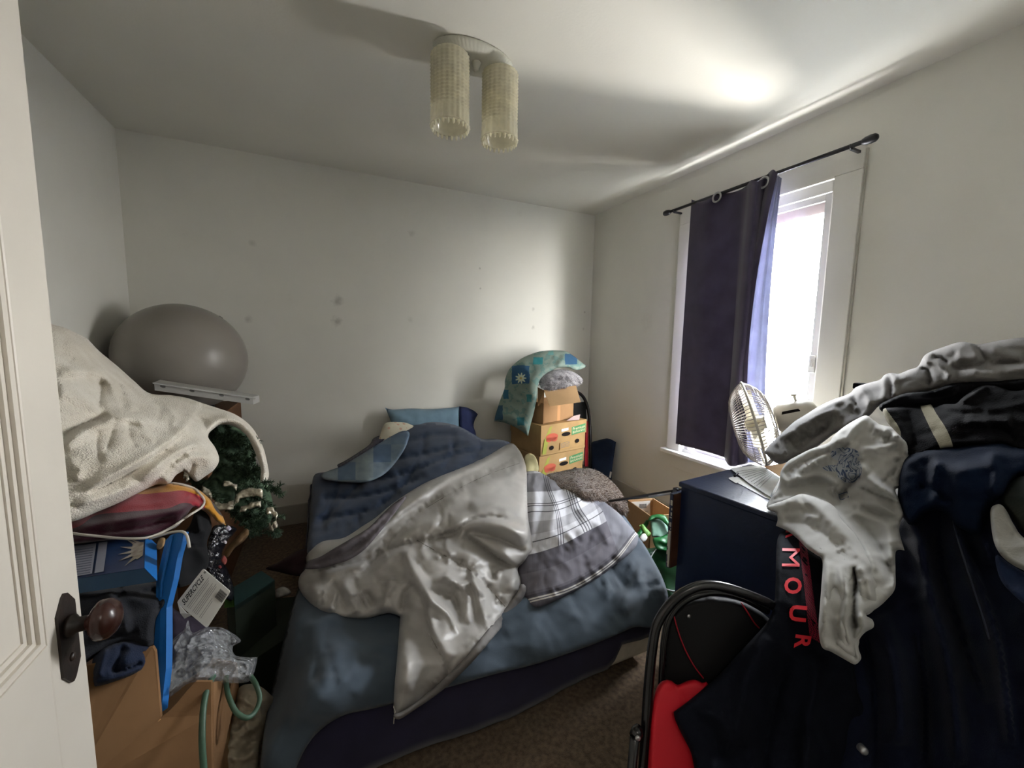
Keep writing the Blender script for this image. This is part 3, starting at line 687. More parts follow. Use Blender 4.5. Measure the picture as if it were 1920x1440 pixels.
# (points, (width left, width right), height)
cf += [([(958, 838), (900, 868), (845, 893), (790, 930), (740, 968), (700, 1005), (655, 1040), (600, 1070)], (8, 30), .034),
       ([(985, 845), (925, 880), (868, 912), (800, 950), (745, 1000), (700, 1050), (672, 1080)], (8, 8), -.024),
       ([(978, 872), (930, 893), (890, 905)], 5, -.008),
       ([(590, 1055), (640, 1030), (690, 1000), (740, 960)], 8, -.022), ([(580, 1075), (630, 1062), (680, 1050), (700, 1040)], 7, -.02),
       ([(600, 1078), (650, 1064), (690, 1058)], 9, .018),
       ([(620, 1090), (640, 1120), (650, 1150)], 8, -.014), ([(665, 1085), (675, 1120), (690, 1145)], 8, -.012), ([(640, 1090), (662, 1120), (672, 1150)], 9, .014), ([(585, 1095), (600, 1120), (625, 1145)], 9, .01),
       ([(690, 1060), (720, 1035), (750, 1022), (800, 1012), (850, 1000), (880, 975), (930, 968), (985, 985)], (6, 10), -.040),
       ([(730, 1000), (780, 985), (820, 970), (840, 940), (880, 930)], 14, .018), ([(820, 942), (828, 965), (822, 990)], 5, -.014),
       ([(830, 935), (900, 905), (975, 885)], 16, .02), ([(880, 950), (930, 945), (985, 960)], 12, .016),
       ([(845, 985), (900, 975), (950, 985), (990, 1010)], 16, .038),
       ([(868, 996), (900, 1002), (940, 1012), (985, 1035)], (8, 5), -.03),
       ([(870, 1000), (910, 1030), (945, 1055), (972, 1066)], (4, 10), -.045),
       ([(700, 1075), (735, 1040), (762, 1035), (770, 1060), (785, 1090), (800, 1130), (810, 1180), (845, 1240)], (16, 10), .024),
       ([(765, 1040), (790, 1062), (806, 1085)], 7, -.012),
       ([(755, 1150), (760, 1110), (775, 1095)], 7, -.028), ([(740, 1090), (720, 1120), (725, 1145)], 8, .014), ([(700, 1090), (740, 1085), (765, 1090)], 7, -.012),
       ([(772, 1075), (792, 1130), (806, 1190), (835, 1245), (870, 1310)], 5, -.014),
       ([(782, 1015), (830, 1040), (862, 1055), (900, 1085), (925, 1112), (945, 1138)], 4, -.011),
       ([(800, 1000), (790, 1030), (800, 1050)], 7, .01), ([(840, 1005), (838, 1030), (850, 1045)], 6, .01), ([(868, 1008), (866, 1032)], 5, -.008),
       ([(830, 1080), (860, 1100), (880, 1130), (870, 1170)], 10, .016), ([(890, 1070), (905, 1110), (915, 1160)], 9, .016), ([(860, 1090), (850, 1115), (862, 1140)], 6, -.012), ([(880, 1120), (892, 1160), (900, 1190)], 6, -.01),
       ([(800, 1110), (830, 1150), (840, 1200)], 12, .014), ([(940, 1030), (960, 1070), (955, 1110)], 12, .012), ([(760, 1180), (765, 1240), (760, 1300)], 14, .012)]
cf += gathers([(975, 868), (920, 888), (868, 912), (800, 952), (745, 1000), (700, 1050)], 46, 11, 2.6, -.006, 3)
cf += gathers([(782, 1013), (830, 1040), (862, 1055), (900, 1085), (947, 1137)], 30, 12, 2.8, -.005, 4)
cf += gathers([(806, 1190), (835, 1245), (846, 1268)], 10, 9, 2.6, -.004, 5)
cf += gathers([(690, 1060), (720, 1035), (750, 1022), (800, 1012), (850, 1000)], 22, 12, 3.0, -.007, 6)
cf += gathers([(985, 1100), (915, 1185), (870, 1238), (800, 1300)], 22, 9, 2.6, -.004, 7)
cf += gathers([(590, 1120), (650, 1130), (720, 1115)], 16, 20, 4, -.008, 8)
cf += gathers([(885, 1060), (960, 1085)], 8, 14, 4, -.007, 9)
cf += [([(812, 1092), (838, 1082), (860, 1098), (885, 1092), (905, 1120)], 6, .016), ([(820, 1105), (850, 1120), (862, 1150), (880, 1175)], 6, -.014), ([(795, 1100), (812, 1130), (840, 1150), (858, 1190)], 6, .014), ([(880, 1060), (890, 1100), (905, 1150), (918, 1185)], 5, .012), ([(845, 1090), (868, 1112), (872, 1125)], 4, -.012)]
comf = Soft([(958, 831), (972, 842), (981, 858), (987, 880), (988, 915), (989, 950), (991, 975), (1001, 1030, 1), (985, 1052), (971, 1066), (977, 1088), (973, 1108), (955, 1140), (915, 1192), (875, 1240), (820, 1294), (770, 1332), (744, 1344), (738, 1334, 1), (739, 1295), (743, 1250), (747, 1200), (750, 1156, 1), (727, 1150), (690, 1159), (650, 1160), (611, 1154), (590, 1142), (572, 1122), (560, 1100), (562, 1080), (574, 1064), (576, 1040), (603, 1016), (645, 1008), (682, 985), (705, 970), (735, 945), (780, 915), (825, 892), (889, 866), (930, 845)],
    [(958, 834, 'z', .63), (985, 880, 'z', .60), (989, 950, 'z', .55), (1000, 1028, 'z', .47), (971, 1066, 'z', .42), (975, 1100, 'z', .39), (930, 1170, 'z', .365), (915, 1192, 'y', 1.045), (820, 1290, 'y', 1.028), (744, 1340, 'y', 1.012), (745, 1250, 'y', 1.032), (748, 1180, 'z', .37), (690, 1155, 'z', .37), (611, 1150, 'z', .37), (563, 1095, 'z', .38), (576, 1045, 'z', .41), (645, 1010, 'z', .45), (735, 945, 'z', .51), (825, 892, 'z', .58), (889, 866, 'z', .61),
     (850, 960, 'z', .57), (920, 920, 'z', .60), (780, 1010, 'z', .52), (700, 1070, 'z', .45), (900, 1040, 'z', .50), (850, 1110, 'z', .45), (940, 1000, 'z', .55), (640, 1110, 'z', .42), (860, 1180, 'z', .40), (780, 1120, 'z', .45), (850, 1230, 'y', 1.028)],
    roll=18, rim=.045, thick=.05, step=4, folds=cf, fs=1.9, wr=[(.010, 6), (.004, 16), (.0022, 40)])
co = comf.build('comforter', m_comf); tag(co, 'grey satin comforter bunched across the bed with one corner hanging over the foot', 'comforter')
# darker binding on the hanging edge
bd = []
for p, w in zip([(983, 1098), (962, 1134), (922, 1184), (878, 1238), (825, 1288), (775, 1328), (745, 1342)], range(9)):
    bd.append(p)
edge = Soft([(976, 1095), (986, 1099), (984, 1115), (965, 1145), (925, 1195), (882, 1245), (830, 1294), (782, 1328), (748, 1349), (738, 1340), (760, 1330), (812, 1290), (868, 1238), (910, 1186), (952, 1134), (970, 1110)],
    [(980, 1100, 'z', .40), (925, 1180, 'z', .375), (915, 1192, 'y', 1.02), (820, 1290, 'y', .998), (744, 1345, 'y', .98), (975, 1110, 'z', .39)], roll=6, rim=.012, thick=.02, step=4, wr=[(.004, 30)])
edge.build('binding', m_comfd, co)
b = MB()
b.tube([on(comf, 740, 1335, .006), at(739, 1318, y=1.02), at(738, 1325, y=1.015), at(741, 1334, y=1.015), at(739, 1345, y=1.02), at(738, 1357, y=1.02)], .0013, 5); b.build('loose_thread', mat('thread', 'c9c6bd', .8), co, keep_world=True)
# seam lines stitched along the satin
m_st = mat('stitch', '86817a', .7)
b = MB()
for pts in ([(782, 1013), (830, 1040), (862, 1055), (900, 1085), (925, 1112), (947, 1137)], [(806, 1190), (835, 1245), (846, 1268)], [(975, 868), (920, 888), (868, 912), (800, 952)]):
    L_ = smooth_line(pts, 10); b.tube([on(comf, p[0], p[1], .0005) for p in L_], .0013, 4)
b.build('stitching', m_st, co, keep_world=True)
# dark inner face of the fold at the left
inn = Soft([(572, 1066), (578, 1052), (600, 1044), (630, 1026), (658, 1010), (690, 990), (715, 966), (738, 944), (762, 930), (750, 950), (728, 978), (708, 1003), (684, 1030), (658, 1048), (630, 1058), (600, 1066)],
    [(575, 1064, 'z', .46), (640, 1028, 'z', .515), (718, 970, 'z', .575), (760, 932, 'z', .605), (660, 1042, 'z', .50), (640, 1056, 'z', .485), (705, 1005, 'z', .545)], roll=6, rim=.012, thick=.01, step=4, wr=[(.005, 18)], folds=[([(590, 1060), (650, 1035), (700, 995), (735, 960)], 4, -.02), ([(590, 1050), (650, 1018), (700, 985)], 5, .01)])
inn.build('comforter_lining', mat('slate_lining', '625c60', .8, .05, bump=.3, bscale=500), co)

# plaid duvet
def plaid_fn(N, L, t, out):
    u, v = uvxy(N, L, t)
    n = N.new('ShaderNodeTexNoise'); n.inputs['Scale'].default_value = 1; n.inputs['Detail'].default_value = 4; mp = N.new('ShaderNodeMapping'); mp.inputs['Scale'].default_value = (60, 5, 1); L.new(t.outputs['UV'], mp.inputs[0]); L.new(mp.outputs[0], n.inputs['Vector'])
    streak = nmath(N, L, 'MULTIPLY', n.outputs['Fac'], .35)
    c = 'dcdce0'
    out = nmix(N, L, streak, c, '77757c')
    for lo, hi in ((.62, .74), (1.02, 1.2)): out = nmix(N, L, nmath(N, L, 'MULTIPLY', band(N, L, u, lo, hi), .55), out, '6f6d74')
    out = nmix(N, L, nmath(N, L, 'MULTIPLY', band(N, L, v, 1.02, 1.22), .7), out, '5c5960')
    out = nmix(N, L, nmath(N, L, 'MULTIPLY', band(N, L, v, .62, .72), .35), out, '5c5960')
    for k in (.20, .225, .25, .44, .465, .49, .515): out = nmix(N, L, nmath(N, L, 'MULTIPLY', band(N, L, u, k, k+.009), .85), out, '3c3a42')
    for k in (.86, .885, .56, .8): out = nmix(N, L, nmath(N, L, 'MULTIPLY', band(N, L, v, k, k+.009), .85), out, '3c3a42')
    dk = nmix(N, L, streak, '55525a', '8a8890')
    out = nmix(N, L, band(N, L, v, -.5, .47), out, dk)
    out = nmix(N, L, nmath(N, L, 'MULTIPLY', band(N, L, v, .1, .3), .4), out, '7f7c84')
    out = nmix(N, L, band(N, L, nmath(N, L, 'ADD', u, nmath(N, L, 'MULTIPLY', v, .25)), .80, 2.), out, nmix(N, L, streak, '6f6f77', '9a9aa2'))
    out = nmix(N, L, band(N, L, v, -.012, .004), out, 'c9c6bf'); out = nmix(N, L, band(N, L, v, .016, .032), out, 'c9c6bf')
    out = nmix(N, L, nmath(N, L, 'MULTIPLY', band(N, L, v, .04, .07), .6), out, '3c3a42')
    return out
m_plaid = mat('plaid_cotton', 'b9b9bd', .85, .03, bump=.5, bscale=700, bdist=.0008, fn=plaid_fn)
plaid = Soft([(985, 888), (998, 883), (1012, 885), (1030, 895), (1048, 903), (1062, 895), (1080, 902), (1095, 908), (1112, 925), (1136, 943), (1160, 962), (1180, 985), (1197, 1003, 1), (1194, 1022), (1176, 1042), (1150, 1062), (1122, 1084), (1090, 1102), (1055, 1120), (1025, 1134), (1003, 1140), (985, 1128), (974, 1105), (968, 1075), (975, 1040), (980, 980), (982, 920)],
    [(985, 888, 'z', .56), (1012, 886, 'z', .56), (1048, 903, 'z', .54), (1095, 908, 'z', .52), (1136, 943, 'z', .47), (1196, 1004, 'z', .40), (1150, 1062, 'z', .365), (1090, 1102, 'z', .36), (1003, 1138, 'z', .36), (975, 1100, 'z', .36), (982, 1000, 'z', .46), (1040, 980, 'z', .52), (1090, 1010, 'z', .47), (1040, 1060, 'z', .44), (1130, 1000, 'z', .46), (1000, 1080, 'z', .41)],
    uv=[(1001, 1126, 0, 0), (1065, 1108, .3, 0), (1125, 1074, .6, 0), (1159, 1046, .78, 0), (1190, 1005, 1.0, 0), (1005, 1037, 0, .47), (1060, 1018, .27, .47), (1103, 995, .48, .47), (1136, 945, .70, .60), (1000, 960, .0, .8), (990, 900, 0, 1.15), (1030, 960, .12, .8), (1050, 905, .4, 1.1), (1075, 960, .45, .72), (1095, 910, .62, .95), (1160, 985, .82, .35)],
    roll=16, rim=.035, thick=.05, step=4,
    folds=[([(1000, 890), (1004, 940), (995, 1000)], 7, .014), ([(1015, 890), (1018, 940), (1008, 1000), (1005, 1035)], 6, -.016), ([(1033, 900), (1040, 950), (1025, 1010)], 8, .014), ([(1050, 905), (1062, 950), (1060, 990)], 6, -.014), ([(1062, 900), (1085, 945), (1100, 985)], 9, .014), ([(1085, 910), (1110, 940), (1140, 960)], 6, -.008), ([(1065, 950), (1095, 930), (1110, 928)], 5, .007), ([(1070, 990), (1100, 960), (1130, 945)], 5, -.007),
           ([(990, 905), (1010, 900), (1035, 905)], 4, -.008), ([(1005, 1040), (1050, 1022), (1100, 1000), (1140, 985)], 6, -.006), ([(1110, 1060), (1130, 1020), (1150, 980)], 8, .008), ([(1140, 1050), (1160, 1010), (1165, 985)], 7, -.008), ([(1030, 1120), (1020, 1085), (1030, 1050)], 8, -.006)]+gathers([(990, 900), (1040, 910), (1090, 915), (1140, 960)], 34, 18, 3.2, -.006, 13)+gathers([(1005, 1040), (1080, 1010), (1150, 1000)], 26, 22, 4, -.005, 14)+gathers([(1003, 1122), (1090, 1090), (1150, 1050), (1185, 1010)], 24, 10, 3, -.004, 15),
    fs=1.7, wr=[(.010, 10), (.004, 28)])
tag(plaid.build('duvet', m_plaid), 'grey and white plaid duvet crumpled beside the satin comforter', 'duvet')
yel = Soft([(984, 856), (992, 850), (1002, 854), (1008, 866), (1010, 882), (1002, 890), (988, 888), (984, 872)], [(984, 856, 'z', .58), (1008, 866, 'z', .57), (1000, 888, 'z', .54), (996, 870, 'z', .575)], roll=5, rim=.01, thick=.03, step=3, folds=[([(990, 858), (1000, 870), (1004, 884)], 3, -.01)], wr=[(.006, 30)])
tag(yel.build('cloth', mat('pale_yellow_cotton', 'd5cda0', .85, .05, bump=.4)), 'small pale yellow cloth between the comforter and the banana boxes', 'cloth')

# brown fluffy cushion beyond the duvet
m_fur = mat('brown_fur', '59473c', 1, .2, 30, 1, 160, sheen=.6, col2='857263', bdist=.01)
br = Soft([(1024, 892), (1050, 884), (1084, 878), (1117, 881), (1147, 902), (1168, 928), (1178, 950), (1175, 964), (1160, 968), (1130, 950), (1090, 935), (1040, 915)],
    [(1024, 892, 'z', .55), (1084, 880, 'z', .56), (1147, 904, 'z', .48), (1176, 955, 'z', .40), (1160, 966, 'z', .37), (1100, 925, 'z', .55), (1050, 910, 'z', .54)], roll=28, rim=.09, thick=.10, step=4, wr=[(.022, 18), (.01, 50)])
brn = br.build('fluffy_cushion', m_fur); tag(brn, 'brown fluffy long-pile cushion at the far right edge of the bed', 'cushion')
def fur_tufts(soft, outline_box, n, ln, m, parent, r=.0012, keep=None, col=None):
    b = bmesh.new(); x0, y0, x1, y1 = outline_box; k = 0; poly = soft.out
    Q = np.column_stack([np.random.uniform(x0, x1, n*3), np.random.uniform(y0, y1, n*3)]); Q = Q[inside(Q, poly)][:n]
    D, _, _ = soft.front(Q); D2, _, _ = soft.front(Q+[1.5, 0]); D3, _, _ = soft.front(Q+[0, 1.5])
    for q, d, d2, d3 in zip(Q, D, D2, D3):
        P = CAM+ray(*q)*d; A = CAM+ray(q[0]+1.5, q[1])*d2-P; B_ = CAM+ray(q[0], q[1]+1.5)*d3-P
        nrm = np.cross(A, B_); nrm /= np.linalg.norm(nrm)+1e-9
        if nrm @ (CAM-P) < 0: nrm = -nrm
        g = Vector(nrm)*.8+Vector((random.uniform(-.7, .7), random.uniform(-.7, .7), random.uniform(-.9, .3)))
        g.normalize(); s_ = g.orthogonal().normalized()*r; p = V(P)-Vector(nrm)*.002; e_ = p+g*ln*random.uniform(.5, 1.1)+Vector((0, 0, -ln*.25))
        mid = (p+e_)/2+g.orthogonal()*ln*.1
        vs = [b.verts.new(p-s_), b.verts.new(p+s_), b.verts.new(mid+s_*.8), b.verts.new(e_), b.verts.new(mid-s_*.8)]
        b.faces.new(vs)
    me = bpy.data.meshes.new('pile'); b.to_mesh(me); b.free(); return link('pile', me, m, parent, keep_world=True)
tag(fur_tufts(br, (1020, 875, 1180, 970), 5000, .022, m_fur, brn), kind='stuff')
# ================================================================== BOX STACK IN THE FAR CORNER
def paint_card(N, L, t, out):
    w = N.new('ShaderNodeTexWave'); w.inputs['Scale'].default_value = 90; w.inputs['Distortion'].default_value = 1; L.new(t.outputs['Object'], w.inputs['Vector'])
    return nmix(N, L, nmath(N, L, 'MULTIPLY', w.outputs['Fac'], .06), out, '8f6a44')
m_card = mat('brown_cardboard', '9c7853', .85, .05, 5, .2, 60, fn=paint_card)
m_cardl = mat('light_cardboard', 'b8956c', .85, .04, 5, .2, 60, fn=paint_card)
m_banana = mat('printed_yellow_cardboard', 'ab8a5c', .7, .05, 8, .2, 60)
m_green = mat('green_print', '4d8757', .7, .05); m_redp = mat('red_print', 'c4604a', .7, .05); m_hole_shade = mat('opening_shade', '16100e', .9)  # the near-black material is the painted shade inside holes and slots
m_leaf = mat('leaf_print', '9fa24a', .7, .1); m_white = mat('white_paper', 'dddcd6', .75, .02, 9); m_ink = mat('grey_ink', '70706e', .8); m_tan = mat('tan_print', 'b38d55', .75, .03); m_cream = mat('cream_print', 'ded3ae', .7)
zb1 = .675
TL = at(1015, 798, z=zb1); TR = at(1098, 786, z=zb1); U = TR-TL; W = float(np.linalg.norm(U)); U = U/W; Nn = np.array([-U[1], U[0], 0.])   # away from the camera
def banana_box(ztop, h, off, label, yaw=0):
    u = np.array([U[0]*math.cos(yaw)-U[1]*math.sin(yaw), U[0]*math.sin(yaw)+U[1]*math.cos(yaw), 0]); n = np.array([-u[1], u[0], 0.])
    o = np.array([TL[0], TL[1], ztop])+off[0]*u+off[1]*n; z = np.array([0, 0, 1.]); Dp = .38
    rt = empty('banana_box', o-z*h+u*W/2+n*Dp/2, label, 'box', group='printed fruit cartons in the corner stack')
    b = MB(); b.quadbox([o-z*h, o+u*W-z*h, o+u*W-z*.05, o-z*.05], n*Dp); b.build('body', m_banana, rt, keep_world=True)
    b = MB(); q = .006; b.quadbox([o-u*q-n*q-z*.11, o+u*(W+q)-n*q-z*.11, o+u*(W+q)-n*q, o-u*q-n*q], n*(Dp+2*q)); b.quadbox([o-z*h-u*q*.3-n*q*.3, o+u*(W+q*.3)-z*h-n*q*.3, o+u*(W+q*.3)-z*(h-.02)-n*q*.3, o-u*q*.3-z*(h-.02)-n*q*.3], n*.004)
    b.build('lid', m_banana, rt, keep_world=True)
    def F(x, y, e=.0): return o+u*W*x-z*h*y-n*(.0068+e)
    def patch(name, pts, m, e=.0, t=.0012):
        b = MB(); b.quadbox([F(x, y, e) for x, y in pts], n*t); return b.build(name, m, rt, keep_world=True)
    def oval(cx, cy, rx, ry, k=20): return [(cx+rx*math.cos(a), cy+ry*math.sin(a)) for a in np.linspace(0, 2*math.pi, k, endpoint=False)]
    patch('leaf_print', [(.10, .95), (.02, .95), (.06, .5), (.16, .1), (.22, .05), (.17, .35), (.14, .6)], m_leaf)
    patch('oval_logo', oval(.22, .42, .13, .12), m_redp, .001); patch('oval_logo', oval(.16, .50, .06, .08), m_redp, .001); patch('oval_logo', oval(.28, .50, .06, .08), m_redp, .001)
    patch('green_panel', [(.66, .2), (.985, .13), (.985, .42), (.66, .47)], m_green, .001)
    patch('tan_panel', [(.40, .66), (.63, .63), (.63, .88), (.40, .91)], m_tan, .001)
    for k in range(5): patch('text_line', [(.41, .68+.04*k), (.62, .655+.04*k), (.62, .67+.04*k), (.41, .695+.04*k)], m_ink, .0016)
    patch('hand_hole_shade', oval(.53, .40, .10, .07), m_hole_shade, .0015); patch('vent_hole_shade', oval(.22, .78, .045, .07), m_hole_shade, .0015); patch('vent_hole_shade', oval(.80, .70, .045, .07), m_hole_shade, .0015)  # no openings cut: flat dark ovals carry the shade inside the holes
    patch('sticker', [(.42, .21), (.58, .19), (.58, .28), (.42, .30)], m_white, .002)
    write('lettering', 'Premium', lambda a, c: F(.68+.29*a, .315-.045*a-.10*c, .003), m_cream, rt)
    write('lettering', 'BANANAS', lambda a, c: F(.68+.29*a, .42-.045*a-.08*c, .003), m_cream, rt)
    return o, u, n
banana_box(zb1, .238, (0, 0), 'upper yellow printed banana carton with an open box standing on it')
banana_box(zb1-.243, .235, (-.004, .008), 'lower yellow printed banana carton half hidden by the brown cushion', .01)
base_o = TL.copy(); b = MB(); b.quadbox([np.array([TL[0], TL[1], 0])+U*.01+Nn*.02, np.array([TL[0], TL[1], 0])+U*(W-.01)+Nn*.02, np.array([TL[0], TL[1], .195])+U*(W-.01)+Nn*.02, np.array([TL[0], TL[1], .195])+U*.01+Nn*.02], Nn*.34)
tag(b.build('carton', m_card), 'plain brown carton at the bottom of the corner stack, mostly hidden', 'box')
# open carton with flaps
z = np.array([0, 0, 1.])
o = at(1018, 795, z=.678); c2 = at(1074, 784, z=.678); wv = c2-o; wv[2] = 0; w_ = float(np.linalg.norm(wv)); u = wv/w_; n = np.array([-u[1], u[0], 0.]); hh = float(at(1019, 756, y=o[1])[2]-.678)
oc = empty('open_carton', o+u*w_/2+n*.1, 'small brown carton with its front flap folded down over the banana boxes', 'box')
b = MB(); t_ = .004; dp = .20
b.quadbox([o, o+u*w_, o+u*w_+z*hh, o+z*hh], n*t_).quadbox([o+n*dp, o+u*w_+n*dp, o+u*w_+z*hh+n*dp, o+z*hh+n*dp], n*t_).quadbox([o, o+n*dp, o+n*dp+z*hh, o+z*hh], u*t_).quadbox([o+u*w_, o+u*w_+n*dp, o+u*w_+n*dp+z*hh, o+u*w_+z*hh], u*t_).quadbox([o, o+u*w_, o+u*w_+n*dp, o+n*dp], z*t_)
b.build('body', m_card, oc, keep_world=True)
dF = float((o-CAM) @ FWD)
fq = [at(1020, 731, d=dF-.0), at(1080, 723, d=dF+.02), at(1089, 754, d=dF-.10), at(1031, 762, d=dF-.12)]
b = MB(); b.quadbox(fq, n*.004); b.build('flap', m_cardl, oc, keep_world=True)['label'] = 'lighter front flap'
b = MB(); b.quadbox([at(1008, 726, d=dF+.08), at(1020, 732, d=dF), at(1019, 757, d=dF), at(1008, 762, d=dF+.0)], u*.004); b.build('flap', m_card, oc, keep_world=True)
b = MB(); b.quadbox([o+u*w_*.45-n*.0008, o+u*w_*.55-n*.0008, o+u*w_*.55+z*hh-n*.0008, o+u*w_*.45+z*hh-n*.0008], n*.0006); b.build('tape', mat('packing_tape', 'b5885e', .3, .05), oc, keep_world=True)
b = MB(); b.quadbox([at(1062, 789, z=.68), at(1076, 780, z=.70), at(1088, 777, z=.70), at(1086, 787, z=.68)], z*.001); tag(b.build('paper', mat('pink_paper', 'd9bdb8', .8)), 'pinkish paper slip poking out beside the small open carton', 'paper')

# grey fluffy cushion and the printed pillow on top
m_gfur = mat('grey_fur', '8c878a', 1, .15, 30, 1, 180, sheen=.6, col2='b5b0b0', bdist=.008)
dC = dF+.02
gf = Soft([(1010, 716), (1013, 706), (1022, 699), (1040, 693), (1062, 693), (1078, 699), (1091, 709), (1091, 718), (1082, 723), (1065, 729), (1045, 732), (1028, 733), (1015, 727)], [(1010, 716, 'd', dC), (1091, 714, 'd', dC+.06), (1050, 695, 'd', dC+.05), (1050, 730, 'd', dC-.05)], roll=14, rim=.06, thick=.09, step=3, wr=[(.012, 22), (.006, 60)], folds=[([(1020, 722), (1045, 722), (1090, 712)], 3, -.012), ([(1020, 712), (1050, 705), (1080, 708)], 5, .01)])
g = gf.build('fluffy_cushion', m_gfur); tag(g, 'grey fluffy cushion lying on top of the small open carton', 'cushion')
tag(fur_tufts(gf, (1005, 690, 1095, 735), 2600, .022, m_gfur, g, r=.0013), kind='stuff')
def pillow_fn(N, L, t, out):
    u, v = uvxy(N, L, t)
    n = N.new('ShaderNodeTexNoise'); n.inputs['Scale'].default_value = 9; L.new(t.outputs['UV'], n.inputs['Vector'])
    du = nmath(N, L, 'ADD', u, nmath(N, L, 'MULTIPLY', n.outputs['Fac'], .05)); dv = nmath(N, L, 'ADD', v, nmath(N, L, 'MULTIPLY', n.outputs['Fac'], .05))
    out = nmix(N, L, nmath(N, L, 'GREATER_THAN', n.outputs['Fac'], .55), '7b8a80', '66807a')
    for (x0, x1, y0, y1, c) in ((9.62, 9.95, 6.88, 7.22, '2f5677'), (10.02, 10.20, 6.72, 6.86, '2f7a7e'), (9.46, 9.56, 7.33, 7.50, '2d5f77'), (9.30, 9.45, 7.62, 7.90, '35556a'), (9.72, 9.86, 7.85, 8.0, '34707a'), (10.62, 10.85, 6.66, 6.86, '31536e'), (9.9, 9.99, 7.42, 7.56, '3c7a7c'), (10.3, 10.4, 6.6, 6.68, '5f8f8a')):
        out = nmix(N, L, nmath(N, L, 'MULTIPLY', band(N, L, du, x0, x1), band(N, L, dv, y0, y1)), out, c)
    # pale flower
    vm = N.new('ShaderNodeVectorMath'); vm.operation = 'DISTANCE'; vm.inputs[1].default_value = (9.765, 7.09, 0); L.new(t.outputs['UV'], vm.inputs[0])
    ang = nmath(N, L, 'ARCTAN2', nmath(N, L, 'SUBTRACT', v, 7.09), nmath(N, L, 'SUBTRACT', u, 9.765))
    r = nmath(N, L, 'MULTIPLY_ADD', nmath(N, L, 'COSINE', nmath(N, L, 'MULTIPLY', ang, 9)), .025, .08)
    out = nmix(N, L, nmath(N, L, 'LESS_THAN', vm.outputs['Value'], r), out, 'c3cbb0')
    out = nmix(N, L, nmath(N, L, 'LESS_THAN', vm.outputs['Value'], .022), out, 'b59a55')
    return out
fp = Soft([(927, 790, 1), (928, 782), (932, 768), (938, 750), (946, 728), (947, 712), (954, 694), (966, 681), (980, 671), (996, 664), (1012, 659), (1030, 657), (1048, 657), (1062, 659), (1075, 667), (1088, 677), (1100, 687, 1), (1090, 692), (1078, 694), (1064, 689), (1048, 690), (1036, 694), (1022, 702), (1012, 713), (1008, 728), (1007, 745), (1003, 765), (998, 785), (994, 800), (990, 818, 1), (980, 810), (966, 801), (950, 794), (938, 791)],
    [(927, 790, 'd', dC+.06), (990, 815, 'd', dC-.14), (946, 720, 'd', dC+.08), (975, 740, 'd', dC-.02), (1000, 760, 'd', dC-.06), (996, 664, 'd', dC+.12), (1050, 658, 'd', dC+.16), (1100, 687, 'd', dC+.14), (1060, 685, 'd', dC+.02), (1012, 705, 'd', dC-.06), (985, 690, 'd', dC)],
    roll=15, rim=.05, thick=.07, step=3, folds=[([(1040, 662), (1030, 675), (1024, 690)], 4, -.01), ([(1060, 668), (1050, 680), (1046, 690)], 5, .012), ([(1050, 664), (1042, 680)], 4, -.01), ([(955, 700), (965, 720), (962, 745)], 6, -.008), ([(975, 790), (985, 760), (995, 740)], 6, -.01), ([(940, 775), (960, 780), (985, 800)], 5, .008)], wr=[(.007, 14)])
tag(fp.build('printed_pillow', mat('blue_green_print', '8fa79c', .85, .05, bump=.3, bscale=500, fn=pillow_fn)), 'blue and sage print pillow with a flower, flopped over the top of the box stack', 'pillow')

# folding chair in the corner behind the boxes
m_tube = mat('black_enamel_tube', '0c0c0e', .25, .05, spec=.6); m_vinyl_b = mat('black_vinyl', '0b0b0c', .6, .1, spec=.2); m_redv = mat('red_vinyl', '8c1220', .5, .05)
ch = empty('folding_chair', (1.95, 2.9, 0), 'black folding chair with red trim standing behind the banana boxes in the corner', 'chair')
arc_px = [(1040, 742), (1055, 735), (1072, 733), (1087, 738), (1097, 750), (1103, 770), (1106, 800), (1107, 840), (1107, 880)]
yy = [2.86, 2.86, 2.86, 2.86, 2.86, 2.85, 2.83, 2.80, 2.78]
A = [at(p[0], p[1], y=y) for p, y in zip(arc_px, yy)]; low = A[-1].copy(); low = low+(A[-1]-A[-2])*1.0; low[2] = .012; A.append(low)
xm = A[2][0]; wide = A[6][0]; left = [np.array([2*xm-p[0]-.0, p[1], p[2]]) for p in A[::-1]]
pts = [p for p in left if p[0] < A[0][0]-.02]+A
b = MB(); b.tube(crv3(pts, 5), .0135, 10); b.build('back_frame', m_tube, ch, True, keep_world=True)
b = MB(); b.quadbox([(xm-.16, 2.87, A[4][2]-.02), (xm+.16, 2.87, A[4][2]-.02), (xm+.16, 2.85, A[4][2]-.19), (xm-.16, 2.85, A[4][2]-.19)], (0, .015, 0)); b.build('backrest', m_vinyl_b, ch, keep_world=True)
b = MB(); b.quadbox([at(1098, 790, y=2.82), at(1103, 790, y=2.82), at(1103, 875, y=2.78), at(1097, 875, y=2.78)], (0, .012, 0)); b.build('folded_seat', m_redv, ch, keep_world=True)
